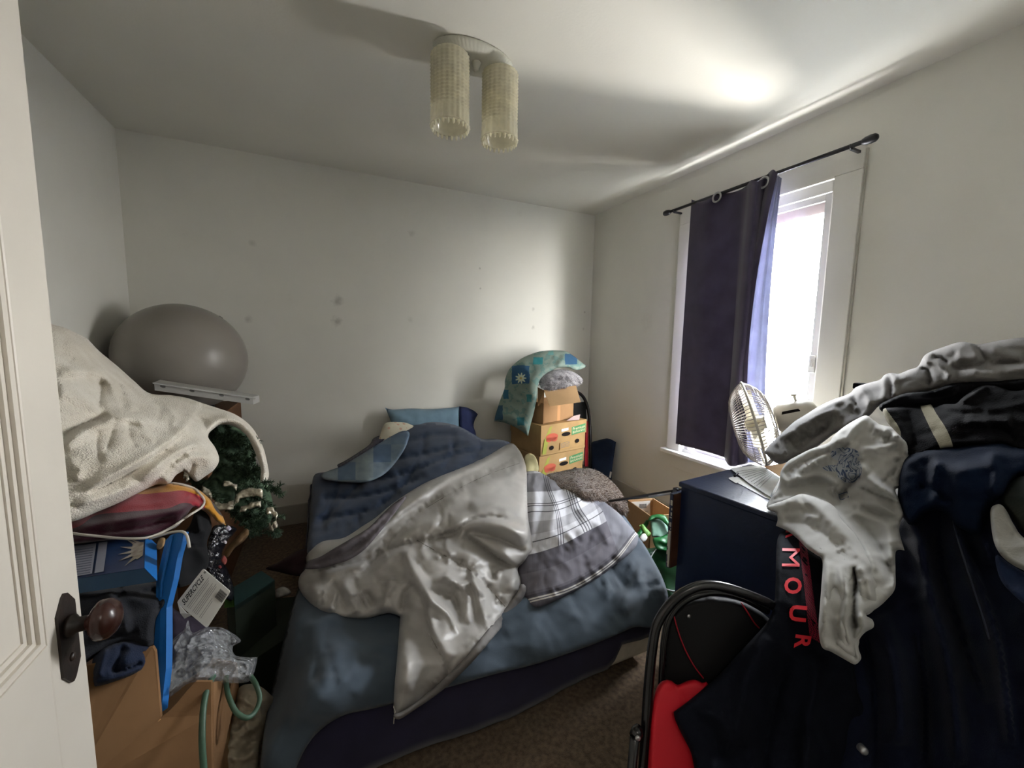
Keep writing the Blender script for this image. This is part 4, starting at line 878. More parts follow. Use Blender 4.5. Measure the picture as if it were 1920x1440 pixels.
# navy bag slumped in the corner
nbag = Soft([(1108, 832), (1120, 826), (1138, 822), (1148, 825), (1155, 829, 1), (1152, 850), (1148, 878), (1147, 905, 1), (1135, 905), (1110, 896), (1106, 860)], [(1108, 832, 'y', 2.83), (1155, 829, 'x', 2.17), (1147, 900, 'x', 2.14), (1110, 895, 'y', 2.72), (1130, 860, 'y', 2.72)], roll=10, rim=.04, thick=.05, step=4, folds=[([(1115, 840), (1130, 836), (1150, 838)], 4, -.008)], wr=[(.006, 12)])
bg_ = nbag.build('bag', mat('navy_canvas', '1d2b45', .85, .08, bump=.4, bscale=500)); tag(bg_, 'dark navy fabric bag leaning in the corner below the window end', 'bag')
b = MB(); b.quadbox([on(nbag, 1144, 884), on(nbag, 1147, 885), on(nbag, 1145, 896), on(nbag, 1142, 895)], (.001, 0, 0)); b.build('bag_tag', m_white, bg_, keep_world=True)['label'] = 'small white side tag'

# ------------------------------------------------------------------ open carton and green gift bags between bed and wall
zc_ = .30
A_, B_, C_ = at(1179, 938, z=zc_), at(1225, 935, z=zc_), at(1270, 963, z=zc_); rv = C_-B_; D_ = A_+rv
oc2 = empty('open_carton', (A_+C_)/2*np.array([1, 1, 0]), 'open brown carton with a white shipping label inside, on the floor under the window', 'box')
b = MB(); t_ = .006; dn = np.array([0, 0, -zc_+.002])
def wall(b, p, q, tv): b.quadbox([p, q, q+dn, p+dn], tv)
wall(b, A_, B_, np.array([0, .006, 0])); wall(b, B_, C_, np.array([.006, 0, 0])); wall(b, A_, D_, np.array([-.006, 0, 0])); wall(b, D_, C_, np.array([0, -.006, 0])); b.quadbox([A_+dn, B_+dn, C_+dn, D_+dn], (0, 0, .004))
b.build('body', m_cardl, oc2, keep_world=True)
un = (B_-A_)/np.linalg.norm(B_-A_)
def LF(x, y): return A_+(B_-A_)*x+np.array([0, -.0015, -1.])*1.0*np.array([1, 1, y])
def LP(x, y, e=.0): return A_+(B_-A_)*x+np.array([0, -.001-e, -y])
b = MB(); b.quadbox([LP(.10, .012), LP(.86, .012), LP(.92, .15), LP(.2, .15)], (0, -.001, 0)); b.build('shipping_label', m_white, oc2, keep_world=True)
b = MB()
for k in range(14): x = .42+.022*k; b.quadbox([LP(x, .03, .0012), LP(x+.010*(1+k % 2), .03, .0012), LP(x+.010*(1+k % 2), .06, .0012), LP(x, .06, .0012)], (0, -.0004, 0))
for k in range(4): b.quadbox([LP(.4, .08+.014*k, .0012), LP(.8-.1*(k % 2), .08+.014*k, .0012), LP(.8-.1*(k % 2), .083+.014*k, .0012), LP(.4, .083+.014*k, .0012)], (0, -.0004, 0))
b.build('label_print', m_ink, oc2, keep_world=True)
# lifted left flap
b = MB(); fl = [A_, D_, at(1206, 990, z=.18), at(1176, 958, z=.2)]; b.quadbox(fl, (-.003, 0, 0)); b.build('flap', m_card, oc2, keep_world=True)
m_gr = mat('green_paper_bag', '17441f', .45, .08, 12, .2, 30, spec=.4); m_grb = mat('bright_green_tissue', '1d6e33', .35, .08, 12, .2, 30, spec=.5, translucent=.2); m_pg = mat('pale_green_card', '6f9480', .6, .05); m_ly = mat('lime_ribbon', '5c8a38', .4, .08)
gb = Soft([(1188, 1030), (1196, 1020), (1215, 1028), (1240, 1024), (1268, 1022), (1300, 1040), (1300, 1130), (1256, 1128), (1240, 1090), (1222, 1060), (1200, 1040)], [(1188, 1030, 'z', .17), (1215, 1030, 'z', .2), (1268, 1025, 'z', .2), (1300, 1040, 'z', .2), (1256, 1120, 'z', .03), (1300, 1125, 'z', .02), (1235, 1080, 'z', .08)], roll=12, rim=.04, thick=.08, step=4, folds=[([(1215, 1035), (1230, 1070), (1250, 1110)], 4, .012), ([(1235, 1030), (1262, 1050)], 4, -.012)], wr=[(.008, 10)])
gbo = gb.build('gift_bag', m_gr); tag(gbo, 'dark green gift bag with white string handles between bed and dresser', 'bag')
b = MB(); b.tube([on(gb, *p, .006) for p in smooth_line([(1218, 1060), (1222, 1042), (1232, 1028), (1246, 1016), (1258, 1004), (1266, 998)], 5)], .0028, 6); b.build('string_handle', mat('white_string', 'd9dcd8', .8), gbo, True, keep_world=True); b = MB(); b.tube([on(gb, *p, .004) for p in smooth_line([(1248, 1104), (1262, 1108), (1280, 1106)], 5)], .003, 6); b.build('string_handle', mat('white_string', 'd9dcd8', .8), gbo, True, keep_world=True)
for nm, outl, z0, m_, lab, cat, fo in (
    ('tissue_paper', [(1216, 972), (1222, 966), (1236, 964), (1247, 967), (1254, 978), (1262, 994), (1258, 1000), (1250, 985), (1232, 972), (1216, 978)], .30, m_grb, 'bright green tissue paper arching over the pale green card', 'paper', []),
    ('gift_card', [(1219, 974, 1), (1247, 971, 1), (1256, 1003, 1), (1240, 1008), (1222, 1006, 1)], .275, m_pg, 'pale green card leaning in the open carton', 'card', []),
    ('tissue_paper', [(1224, 1010), (1240, 1006), (1262, 997), (1280, 1000), (1285, 1030), (1262, 1034), (1238, 1032), (1230, 1028)], .25, m_grb, 'crumpled bright green tissue paper below the pale green card', 'paper', [([(1230, 1012), (1250, 1018), (1270, 1010)], 4, .012), ([(1240, 1028), (1255, 1020)], 4, -.01)]),
    ('ribbon', [(1199, 985, 1), (1205, 982, 1), (1221, 1000, 1), (1215, 1007), (1208, 1004, 1)], .27, m_ly, 'lime green ribbon loop left of the pale green card', 'ribbon', []),
    ('ribbon', [(1190, 1005), (1198, 994), (1214, 972), (1217, 980), (1206, 998), (1195, 1010)], .26, m_grb, 'green curled ribbon strip beside the lime loop', 'ribbon', []),
    ('tissue_paper', [(1199, 1006), (1208, 1000), (1214, 1008), (1208, 1016), (1200, 1014)], .245, m_white, 'small white tissue scrap under the lime ribbon', 'paper', [])):
    xs = [p[0] for p in outl]; ys = [p[1] for p in outl]; x0, x1, y0, y1 = min(xs), max(xs), min(ys), max(ys)
    s_ = Soft(outl, [(x0, y0, 'z', z0+.01), (x1, y0, 'z', z0+.01), (x0, y1, 'z', z0-.05*(y1-y0)/40), (x1, y1, 'z', z0-.05*(y1-y0)/40)], roll=4, rim=.008, thick=.008, step=3, folds=fo, wr=[(.004, 25)])
    tag(s_.build(nm, m_), lab, cat)
# metal rail reaching from the dresser over the carton
rl = empty('metal_rail', at(1280, 919, d=1.66), 'thin dark metal rail with a bright end lying from the dresser towards the bed', 'rail')
ra, rb = at(1282, 918, d=1.66), at(1140, 940, d=2.2)
b = MB(); b.tube([ra, ra*.5+rb*.5, rb], .007, 8); b.build('tube', m_rod, rl, True, keep_world=True)
b = MB(); q0 = ra*.88+rb*.12; q1 = ra*.62+rb*.38; b.tube([q0+(0, 0, -.006), q1+(0, 0, -.006)], .0075, 8); b.build('bright_sleeve', m_steel, rl, True, keep_world=True)
b = MB(); b.box(V(ra*.93+rb*.07)-Vector((.012, .012, .012)), V(ra*.93+rb*.07)+Vector((.012, .012, .012)), bev=.003); b.build('clamp', m_rod, rl, keep_world=True)
# ================================================================== THE PILE ON THE LEFT
# carton that carries the ball
bc = empty('large_carton', (-.70, 2.6, 0), 'tall orange-brown carton against the left wall under the grey exercise ball', 'box')
b = MB(); b.box((-.995, 2.18, .0), (-.485, 3.06, .895), bev=.004); b.build('body', mat('orange_cardboard', '5e3f27', .8, .06, bump=.2), bc, keep_world=True)
b = MB(); b.box((-.76, 2.178, .6), (-.72, 3.062, .8965)); b.build('tape', mat('packing_tape2', 'a57a50', .35), bc, keep_world=True)
m_ball = mat('grey_rubber', '837d76', .33, .02, 3, .05, 300, spec=.4)
ball = empty('exercise_ball', (-.69, 2.775, 1.183), 'big grey glossy exercise ball resting on a carton in the corner', 'exercise ball')
b = MB(); prof = []
for i in range(65):
    a = -math.pi/2+math.pi*i/64; r = .298*math.cos(a); zz = .288*math.sin(a)
    if abs(i-32) > 3 and i % 3 == 0: r *= .9985
    prof.append((max(r, 0), zz))
b.lathe(prof, 96, Matrix.Rotation(math.radians(38), 4, 'Y')); b.build('shell', m_ball, ball, True)
b = MB(); b.lathe([(0, .286), (.012, .287), (.010, .292), (0, .293)], 16, Matrix.Rotation(math.radians(38), 4, 'Y')); b.build('plug', mat('plug', '8b8781', .4), ball, True)
# black case and white plastic tray
dk = MB(); dk.box((-.86, 2.19, .896), (-.49, 2.42, .965), bev=.006); tag(dk.build('flat_case', m_vinyl_b), 'flat black case between the orange carton and the clear tray', 'case')
m_clear = mat('cloudy_plastic', 'c9c8c4', .3, .03, trans=.25, spec=.5)
tp = [at(289, 717, d=1.80), at(474, 745, d=1.98), at(486, 741, d=2.12), at(300, 712, d=1.95)]
tr_ = empty('plastic_tray', (tp[0]+tp[2])/2, 'flat cloudy white plastic tray with punched holes leaning in front of the ball', 'tray')
dz = at(284, 733, d=1.80)-tp[0]; dz = np.array([0, 0, -.036])
b = MB(); b.quadbox(tp, dz); b.build('body', m_clear, tr_, keep_world=True)
ax_ = tp[1]-tp[0]; fr = np.cross(ax_, dz); fr /= np.linalg.norm(fr)
if fr @ (CAM-tp[0]) < 0: fr = -fr
for t in (.08, .36, .66, .94):
    b = MB(); c = tp[0]+ax_*t+dz*.35+fr*.0005; e1 = ax_/np.linalg.norm(ax_); e2 = dz/np.linalg.norm(dz)
    b.quadbox([c+e1*.010*math.cos(a)+e2*.006*math.sin(a) for a in np.linspace(0, 2*math.pi, 14, endpoint=False)], fr*.001)
    b.build('punched_hole_shade', mat('hole_shade_grey', '6b6a68', .5), tr_, keep_world=True)  # grey ellipse on the face, coloured as the shade in a hole
b = MB(); o3 = (0, 0, -.012); b.quadbox([tp[0]+fr*.003-ax_*.01, tp[1]+fr*.003+ax_*.03, tp[1]+fr*.003+ax_*.03+dz*.18, tp[0]+fr*.003-ax_*.01+dz*.18], fr*.003); b.build('rim', mat('clear_rim', 'dad9d5', .25, .02, trans=.3, spec=.6), tr_, keep_world=True)
# carton carrying the fleece, out of sight under it
b = MB(); b.box((-.99, 1.35, 0), (-.60, 2.1, .70), bev=.004); tag(b.build('carton', mat('dark_card', '4a3626', .9)), 'plain carton buried under the cream fleece blanket', 'box')

# cream fleece blanket
m_fleece = mat('cream_fleece', 'e2d9c8', 1, .05, 12, 1, 260, sheen=.3, bdist=.006, col2='efe8da', spec=.05)
ff = [([(111, 703), (135, 697), (163, 696), (190, 700), (207, 718), (218, 745), (228, 760)], (12, 8), .022), ([(184, 768), (188, 745), (190, 722), (180, 712)], 8, -.032), ([(105, 735), (140, 742), (170, 756), (190, 770)], 14, .016),
      ([(112, 820), (140, 802), (175, 788), (205, 778)], (9, 7), -.036), ([(115, 806), (150, 790), (190, 778), (230, 774), (262, 778)], 9, .0), ([(118, 838), (150, 812), (190, 795), (230, 783), (260, 785), (290, 800)], 13, .024),
      ([(217, 782), (208, 820), (200, 850)], 11, -.014), ([(240, 785), (243, 815), (255, 840)], 11, -.014), ([(185, 805), (182, 840), (190, 870)], 12, -.012), ([(262, 785), (275, 815), (290, 830)], 8, .010),
      ([(160, 918), (200, 898), (240, 878), (285, 850), (320, 825), (350, 800), (366, 770)], (13, 4), .024), ([(165, 925), (210, 905), (255, 880), (300, 852), (340, 822)], (3, 6), -.018),
      ([(262, 900), (300, 872), (330, 850), (360, 836), (382, 836)], 8, .022), ([(300, 876), (330, 856), (365, 842)], 4, -.012), ([(320, 885), (345, 862), (375, 855), (398, 862)], 9, .022), ([(325, 868), (350, 852)], 5, -.022), ([(355, 890), (365, 868)], 4, -.02), ([(312, 905), (322, 880)], 9, .016),
      ([(215, 690), (235, 730), (250, 770)], 12, .018), ([(190, 668), (215, 700), (235, 750)], 6, -.010), ([(225, 762), (250, 772), (268, 770), (255, 760)], 5, -.012), ([(255, 765), (300, 780), (340, 760)], 10, .008), ([(280, 745), (300, 765), (295, 790)], 7, -.012), ([(310, 760), (330, 785), (320, 800)], 6, .010), ([(120, 640), (150, 655), (175, 680)], 10, .010), ([(110, 660), (140, 675)], 6, -.01),
      ([(385, 815), (410, 790), (440, 788), (468, 805), (487, 840), (497, 885)], (12, 7), .030), ([(365, 775), (385, 795), (388, 815)], 6, -.02), ([(140, 945), (200, 930), (260, 905)], 8, .012), ([(125, 865), (150, 880), (140, 900)], 10, .010), ([(450, 795), (462, 812), (470, 840)], 4, .01)]
fleece = Soft([(60, 600), (99, 609), (120, 614), (140, 623), (163, 635), (187, 659), (222, 688), (251, 714), (280, 737), (321, 741), (350, 746), (380, 756), (408, 765), (443, 778), (472, 801), (492, 835), (501, 868), (504, 893), (496, 906), (488, 903), (489, 880), (480, 853), (463, 818), (440, 800), (418, 796), (402, 803), (390, 818), (404, 840), (411, 862), (402, 880), (385, 893), (368, 903), (356, 893), (345, 884), (330, 891), (316, 908), (292, 909), (262, 923), (227, 941), (187, 958), (132, 979), (60, 985)],
    [(60, 600, 'd', 1.25), (110, 615, 'd', 1.30), (187, 660, 'd', 1.45), (251, 715, 'd', 1.55), (320, 742, 'd', 1.62), (408, 766, 'd', 1.68), (472, 803, 'd', 1.66), (500, 870, 'd', 1.62), (490, 904, 'd', 1.60), (440, 795, 'd', 1.60), (402, 808, 'd', 1.50), (408, 860, 'd', 1.36), (368, 900, 'd', 1.30), (316, 908, 'd', 1.16), (262, 920, 'd', 1.08), (187, 955, 'd', .98), (130, 975, 'd', .92), (60, 980, 'd', .86), (60, 800, 'd', .98), (150, 760, 'd', 1.12), (150, 880, 'd', .96), (240, 850, 'd', 1.06), (250, 770, 'd', 1.28), (340, 800, 'd', 1.36), (340, 860, 'd', 1.22), (120, 690, 'd', 1.16)],
    roll=18, rim=.045, thick=.05, step=4, folds=ff, fs=1.35, wr=[(.010, 6), (.005, 16), (.0016, 60)])
fl_o = fleece.build('fleece_blanket', m_fleece); tag(fl_o, 'cream fluffy fleece blanket heaped over the boxes beside the door', 'blanket')

# artificial christmas garland: needles on wire branches, with ribbon
m_ndl = mat('dark_green_needles', '26362a', .8, .2, 40, col2='4b5f49'); m_rib = mat('silver_ribbon', 'd8d0bc', .22, .08, 30, .8, 90, spec=.9, metal=.5)
tree = empty('artificial_garland', at(440, 900, d=1.62), 'dark green artificial pine garland with crinkled silver ribbon under the fleece blanket', 'garland')
def needles(branches, n_per_m, ln, m, parent, name):
    b = bmesh.new()
    for br_ in branches:
        P = crv3(br_, 8); L_ = 0
        for p, q in zip(P[:-1], P[1:]):
            p = np.array(p); q = np.array(q); d = q-p; l = float(np.linalg.norm(d))
            if l < 1e-6: continue
            dn_ = d/l
            for _ in range(max(1, int(l*n_per_m))):
                c = p+d*random.random(); r = np.random.normal(size=3); r -= dn_*(r @ dn_); r /= np.linalg.norm(r)
                g = r*.85+dn_*.55; g /= np.linalg.norm(g); L1 = ln*random.uniform(.6, 1.15); s_ = np.cross(g, np.random.normal(size=3)); s_ /= np.linalg.norm(s_); s_ *= .0014
                e1 = c+g*L1; mm = c+g*L1*.5+dn_*.002
                try: b.faces.new([b.verts.new(V(x)) for x in (c-s_, c+s_, mm+s_, e1, mm-s_)])
                except Exception: pass
    me = bpy.data.meshes.new(name); b.to_mesh(me); b.free(); return tag(link(name, me, m, parent, keep_world=True), kind='stuff')
brs = []
rs = random.Random(3)
poly1 = np.array([(390, 805), (415, 786), (450, 792), (470, 830), (487, 870), (492, 905), (400, 905), (412, 865)], float)
poly2 = np.array([(350, 900), (420, 905), (500, 900), (522, 915), (528, 990), (515, 1005), (470, 1003), (430, 975), (400, 940)], float)
for poly, n_, dd in ((poly1, 46, 1.68), (poly2, 44, 1.60)):
    x0, y0 = poly.min(0); x1, y1 = poly.max(0); k = 0
    while k < n_:
        x, y = rs.uniform(x0, x1), rs.uniform(y0, y1)
        if not inside(np.array([(x, y)]), poly)[0]: continue
        k += 1; d = dd+rs.uniform(-.05, .06); a = rs.uniform(-.4, 1.2) if poly is poly2 else rs.uniform(-1.5, 1.5); L_ = rs.uniform(18, 34)
        brs.append([at(x-L_*.5*math.cos(a), y-L_*.5*math.sin(a), d=d), at(x, y+rs.uniform(-3, 3), d=d-.01), at(x+L_*.5*math.cos(a), y+L_*.5*math.sin(a), d=d+rs.uniform(-.02, .03))])
brs += [[at(490, 905, d=1.58), at(500, 902, d=1.57), at(508, 905, d=1.56)], [at(495, 915, d=1.58), at(512, 918, d=1.56), at(522, 914, d=1.55), at(526, 908, d=1.55)], [at(485, 960, d=1.58), at(505, 985, d=1.55), at(520, 1000, d=1.54)]]
needles(brs[:46], 1300, .024, m_ndl, tree, 'needles'); needles(brs[46:], 1100, .022, m_ndl, tree, 'needles')
for br_ in brs: b = MB(); b.tube(crv3(br_, 4), .0018, 4); b.build('wire_branch', mat('green_wire', '2b3a2a', .7), tree, keep_world=True)
core = Soft([(390, 805), (415, 790), (448, 796), (472, 825), (482, 875), (500, 905), (512, 950), (500, 990), (460, 985), (430, 960), (380, 915), (400, 880)], [(400, 812, 'd', 1.74), (480, 870, 'd', 1.72), (505, 980, 'd', 1.66), (380, 915, 'd', 1.55), (440, 960, 'd', 1.64)], roll=20, rim=.05, thick=.05, step=6, wr=[(.02, 20)])
core.build('inner_foliage', m_ndl, tree)
for pts, w in (([(345, 892), (352, 884), (356, 893), (348, 898)], 5), ([(378, 918), (392, 925), (398, 938), (392, 948)], 6), ([(400, 948), (420, 950), (438, 946)], 7), ([(438, 942), (455, 926), (475, 922), (492, 926)], 7), ([(450, 956), (470, 948), (490, 944)], 5), ([(420, 906), (432, 908), (444, 914)], 4), ([(500, 958), (510, 958), (518, 968), (520, 978), (512, 988)], 6), ([(505, 985), (508, 990), (512, 988)], 5)):
    L_ = smooth_line(pts, 5); w *= 1.15; up = [(p[0], p[1]-w) for p in L_]; dn2 = [(p[0], p[1]+w) for p in L_[::-1]]
    outl = [tuple(p) for p in up]+[tuple(p) for p in dn2]
    outl = [(p[0]+rs.uniform(-1.5, 1.5), p[1]+rs.uniform(-1.5, 1.5)) for p in outl]
    cx, cy = np.mean(outl, 0); s_ = Soft(outl, [(cx-20, cy, 'd', 1.50), (cx+20, cy, 'd', 1.50), (cx, cy-15, 'd', 1.53), (cx, cy+15, 'd', 1.48)], roll=4, rim=.01, thick=.006, step=2.5, wr=[(.012, 50), (.006, 120)])
    s_.build('ribbon', m_rib, tree)['label'] = 'crinkled silver ribbon loop'
tk = Soft([(419, 1040), (430, 1022), (445, 1006), (462, 990), (467, 1000), (458, 1014), (440, 1028), (428, 1044)], [(420, 1040, 'd', 1.5), (465, 992, 'd', 1.55), (440, 1005, 'd', 1.52), (445, 1022, 'd', 1.5)], roll=5, rim=.015, thick=.02, step=3, wr=[(.006, 40)])
tag(tk.build('paper_roll', mat('tan_kraft', '7d6448', .7, .15, 20, .3)), 'tan kraft paper roll end hanging below the garland', 'paper')

# striped blanket
def stripe_fn(N, L, t, out):
    u, v = uvxy(N, L, t)
    n = N.new('ShaderNodeTexNoise'); n.inputs['Scale'].default_value = 14; L.new(t.outputs['UV'], n.inputs['Vector']); vv = nmath(N, L, 'ADD', v, nmath(N, L, 'MULTIPLY', nmath(N, L, 'SUBTRACT', n.outputs['Fac'], .5), .04))
    out = nmix(N, L, band(N, L, vv, -9, 0), out, '3a1022'); out = nmix(N, L, band(N, L, vv, 0, 1), out, '8e0f26'); out = nmix(N, L, band(N, L, vv, 1, 1.75), out, 'b9801f'); out = nmix(N, L, band(N, L, vv, 1.75, 9), out, '20161c'); return out
sb = Soft([(100, 1000), (132, 978), (175, 960), (230, 935), (270, 912), (300, 905), (325, 904), (354, 909), (378, 922), (400, 943), (416, 965), (424, 985, 1), (408, 979), (392, 962), (385, 956), (374, 955), (362, 951), (350, 966), (335, 985), (316, 995), (284, 1007), (240, 1010), (200, 1013), (135, 1020), (100, 1025)],
    [(100, 1000, 'd', .97), (132, 985, 'd', 1.0), (270, 915, 'd', 1.16), (354, 910, 'd', 1.22), (400, 945, 'd', 1.24), (423, 984, 'd', 1.26), (316, 990, 'd', 1.05), (200, 1010, 'd', .98), (100, 1020, 'd', .94), (250, 970, 'd', 1.03), (350, 950, 'd', 1.10)],
    uv=[(132, 980, 0, .5), (175, 968, .2, 0), (235, 960, .4, 0), (320, 952, .7, 0), (362, 948, .85, 0), (253, 926, .5, 1), (294, 924, .6, 1), (346, 920, .8, 1), (372, 929, .9, 1), (381, 940, .95, .95), (385, 958, 1, 1.0), (424, 984, 1.2, 1.1), (281, 910, .6, 1.7), (330, 907, .75, 1.75), (370, 918, .95, 1.75), (396, 940, 1.1, 1.75), (418, 970, 1.25, 1.7), (200, 1010, .3, -1), (300, 1000, .7, -1), (120, 1010, 0, -.8)],
    roll=11, rim=.03, thick=.04, step=4, folds=[([(140, 990), (220, 978), (300, 965), (355, 955)], 9, .012), ([(180, 1000), (260, 990), (330, 970)], 6, -.008), ([(352, 925), (346, 940), (350, 950)], 5, -.008), ([(375, 932), (384, 950)], 4, -.012), ([(300, 905), (350, 914), (385, 935), (412, 970)], 5, .012)], wr=[(.006, 14)])
sbo = sb.build('striped_blanket', mat('striped_wool', '3a1022', .9, .05, bump=.6, bscale=400, sheen=.3, fn=stripe_fn)); tag(sbo, 'folded blanket striped in maroon, red and mustard under the cream fleece', 'blanket')
m_cord = mat('white_cord', 'cfc8be', .8, .04, bump=.5, bscale=900)
b = MB(); b.tube([at(p[0], p[1], d=sb.front([(min(p[0], 380), min(p[1], 1004))])[0][0]-.012) for p in smooth_line([(120, 997), (150, 1002), (190, 1006), (219, 1009), (255, 1010), (284, 1006), (320, 990), (352, 968), (378, 951), (383, 938), (376, 928), (364, 916), (345, 910), (325, 906)], 5)], .0032, 7)
b.tube([at(p[0], p[1], d=.985-.0004*(p[0]-300)) for p in smooth_line([(281, 1010), (300, 1004), (322, 998), (342, 997), (350, 1004), (353, 1014), (355, 1027)], 4)], .0032, 7)
tag(b.build('cord', m_cord, None, True), 'white drawstring cord trailing across the striped blanket', 'cord')

# blue carton with a shell drawing
m_bx = mat('navy_printed_box', '24406e', .4, .12, 5, spec=.5, col2='1c2f57'); m_bxs = mat('bright_blue_board', '1f66ad', .5, .08, 5, spec=.3); m_teal = mat('teal_box_side', '1d3c58', .5, .1)
Pq = [at(90, 1029, d=1.0), at(272, 1002, d=1.03), at(270, 1066, d=.90), at(90, 1093, d=.875)]; nv = at(294, 1090, d=.885)-Pq[2]
bxr = empty('blue_box', (Pq[0]+Pq[2])/2+nv, 'dark blue retail box with a drawn white seashell, tilted under the striped blanket', 'box')
b = MB(); b.quadbox([p-(Pq[2]-Pq[3])*0 for p in Pq], nv); b.build('body', m_teal, bxr, keep_world=True)
tn = np.cross(Pq[1]-Pq[0], Pq[3]-Pq[0]); tn /= np.linalg.norm(tn)
if tn @ (CAM-Pq[0]) < 0: tn = -tn
b = MB(); b.quadbox([p+tn*.001 for p in Pq], -tn*.0016); b.build('printed_top', m_bx, bxr, keep_world=True)
b = MB(); e_ = np.cross(Pq[2]-Pq[1], nv); e_ /= np.linalg.norm(e_)
if e_ @ (CAM-Pq[1]) < 0: e_ = -e_
b.quadbox([Pq[1]+e_*.0015, Pq[2]+e_*.0015, Pq[2]+nv+e_*.0015, Pq[1]+nv+e_*.0015], -e_*.001); b.build('side_panel', m_bxs, bxr, keep_world=True)
def on_top(px, py, e=.002):
    d = ray(px, py); t = ((Pq[0]-CAM) @ tn)/(d @ tn); return CAM+d*t+tn*e
b = MB()
b.quadbox([on_top(*p) for p in ((120, 1028), (181, 1020), (173, 1077), (120, 1086))], tn*.0005)
b.quadbox([on_top(*p) for p in ((186, 1019), (202, 1017), (195, 1073), (178, 1076))], tn*.0005); b.build('label', mat('grey_label', '9fa3b4', .6, .02), bxr, keep_world=True)
b = MB()
for k in range(11):
    y = 1033+k*4.6; b.quadbox([on_top(p[0], p[1], .003) for p in ((141, y), (176-k*.6, y-5), (176-k*.6, y-3.6), (141, y+1.4))], tn*.0003)
b.build('label_text', mat('label_ink', '7b7f92', .7), bxr, keep_world=True)
m_shell = mat('shell_print', 'b9b2a8', .6, .12, 60, col2='8a7f72')
b = MB(); b.quadbox([on_top(*p) for p in ((270, 1018), (260, 1018), (250, 1022), (247, 1030), (246, 1040), (250, 1048), (258, 1050), (268, 1043))], tn*.0005)
for (x, y), (a, c) in (((236, 1012), (254, 1022)), ((226, 1027), (249, 1029)), ((222, 1041), (248, 1036)), ((224, 1053), (249, 1042)), ((234, 1063), (253, 1047)), ((246, 1013), (262, 1020))):
    d = np.array([a-x, c-y], float); d /= np.linalg.norm(d); q = np.array([-d[1], d[0]])*2.6; b.quadbox([on_top(x, y), on_top(a+q[0], c+q[1]), on_top(a-q[0], c-q[1])], tn*.0006)
b.build('shell_drawing', m_shell, bxr, keep_world=True)
# tall bright blue folded board
P = [(293, 1090), (303, 1045), (310, 1014), (320, 1003), (334, 999), (343, 1001), (341, 1016), (332, 1047), (325, 1088), (317, 1120), (312, 1140), (312, 1200), (311, 1256), (302, 1336), (297, 1290), (288, 1215), (292, 1160)]
dP = lambda p: .965-(p[1]-1000)*.00030
b = MB(); b.quadbox([at(p[0], p[1], d=dP(p)) for p in P], FWD*.012+RGT*.004)
bf = b.build('blue_board', m_bxs); tag(bf, 'tall bright blue folded board standing in the torn cardboard box', 'board')
b = MB(); b.tube([at(p[0], p[1], d=dP(p)-.004) for p in ((322, 1004), (312, 1050), (303, 1090), (301, 1120))], .0035, 8); b.build('fold_edge', m_bxs, bf, True, keep_world=True)
tp2 = Soft([(296, 1015), (302, 1008), (310, 1010), (308, 1022), (300, 1030), (293, 1028)], [(296, 1015, 'd', 1.0), (310, 1010, 'd', 1.0), (296, 1030, 'd', .99)], roll=4, rim=.01, thick=.01, step=2.5, wr=[(.006, 60)])
tag(tp2.build('kraft_scrap', mat('tan_kraft2', '8f7452', .8, .2, 30, .4)), 'crumpled tan paper scrap between the blue box and blue board', 'paper')
# dark clothes stuffed into the box
m_char = mat('charcoal_knit', '1c1e24', .9, .12, 12, .6, 400, sheen=.05); m_nvk = mat('navy_knit', '141e33', .9, .1, 12, .6, 400, sheen=.05); m_blk = mat('black_cotton', '0c0d11', .9, .15, 10, .5, 500, sheen=.03)
ck = Soft([(110, 1105), (150, 1106), (200, 1103), (250, 1096), (294, 1092), (308, 1099), (316, 1118), (311, 1137), (296, 1155), (290, 1180), (288, 1206), (270, 1214), (240, 1206), (205, 1215), (178, 1232), (150, 1248), (110, 1250)], [(110, 1105, 'd', .90), (294, 1092, 'd', .96), (316, 1118, 'd', .93), (288, 1206, 'd', .86), (180, 1230, 'd', .80), (110, 1250, 'd', .76), (200, 1150, 'd', .86), (260, 1150, 'd', .88)], roll=16, rim=.04, thick=.04, step=4, folds=[([(200, 1110), (230, 1150), (235, 1190)], 10, .012), ([(280, 1100), (300, 1120), (296, 1150)], 6, -.012), ([(220, 1125), (224, 1118), (232, 1110)], 3, -.01), ([(150, 1180), (200, 1195), (260, 1185)], 9, -.008), ([(262, 1110), (285, 1108), (305, 1112)], 4, -.008)], wr=[(.010, 12)])
tag(ck.build('sweater', m_char), 'charcoal knitted sweater stuffed in the cardboard box behind the door knob', 'sweater')
nk = Soft([(173, 1240), (182, 1222), (205, 1207), (240, 1199), (266, 1201), (281, 1216), (278, 1234), (270, 1254), (242, 1268), (205, 1281), (176, 1289, 1), (172, 1265)], [(173, 1240, 'd', .80), (240, 1200, 'd', .85), (281, 1216, 'd', .87), (270, 1254, 'd', .83), (176, 1288, 'd', .765), (230, 1240, 'd', .80)], roll=11, rim=.03, thick=.03, step=4, folds=[([(235, 1210), (222, 1235), (215, 1262)], 7, -.016), ([(205, 1262), (235, 1255), (268, 1242)], 5, -.014), ([(200, 1215), (190, 1245), (185, 1270)], 7, .01)], wr=[(.006, 16)])
tag(nk.build('knit_sleeve', m_nvk), 'navy knitted garment sleeve drooping over the torn edge of the cardboard box', 'sweater')
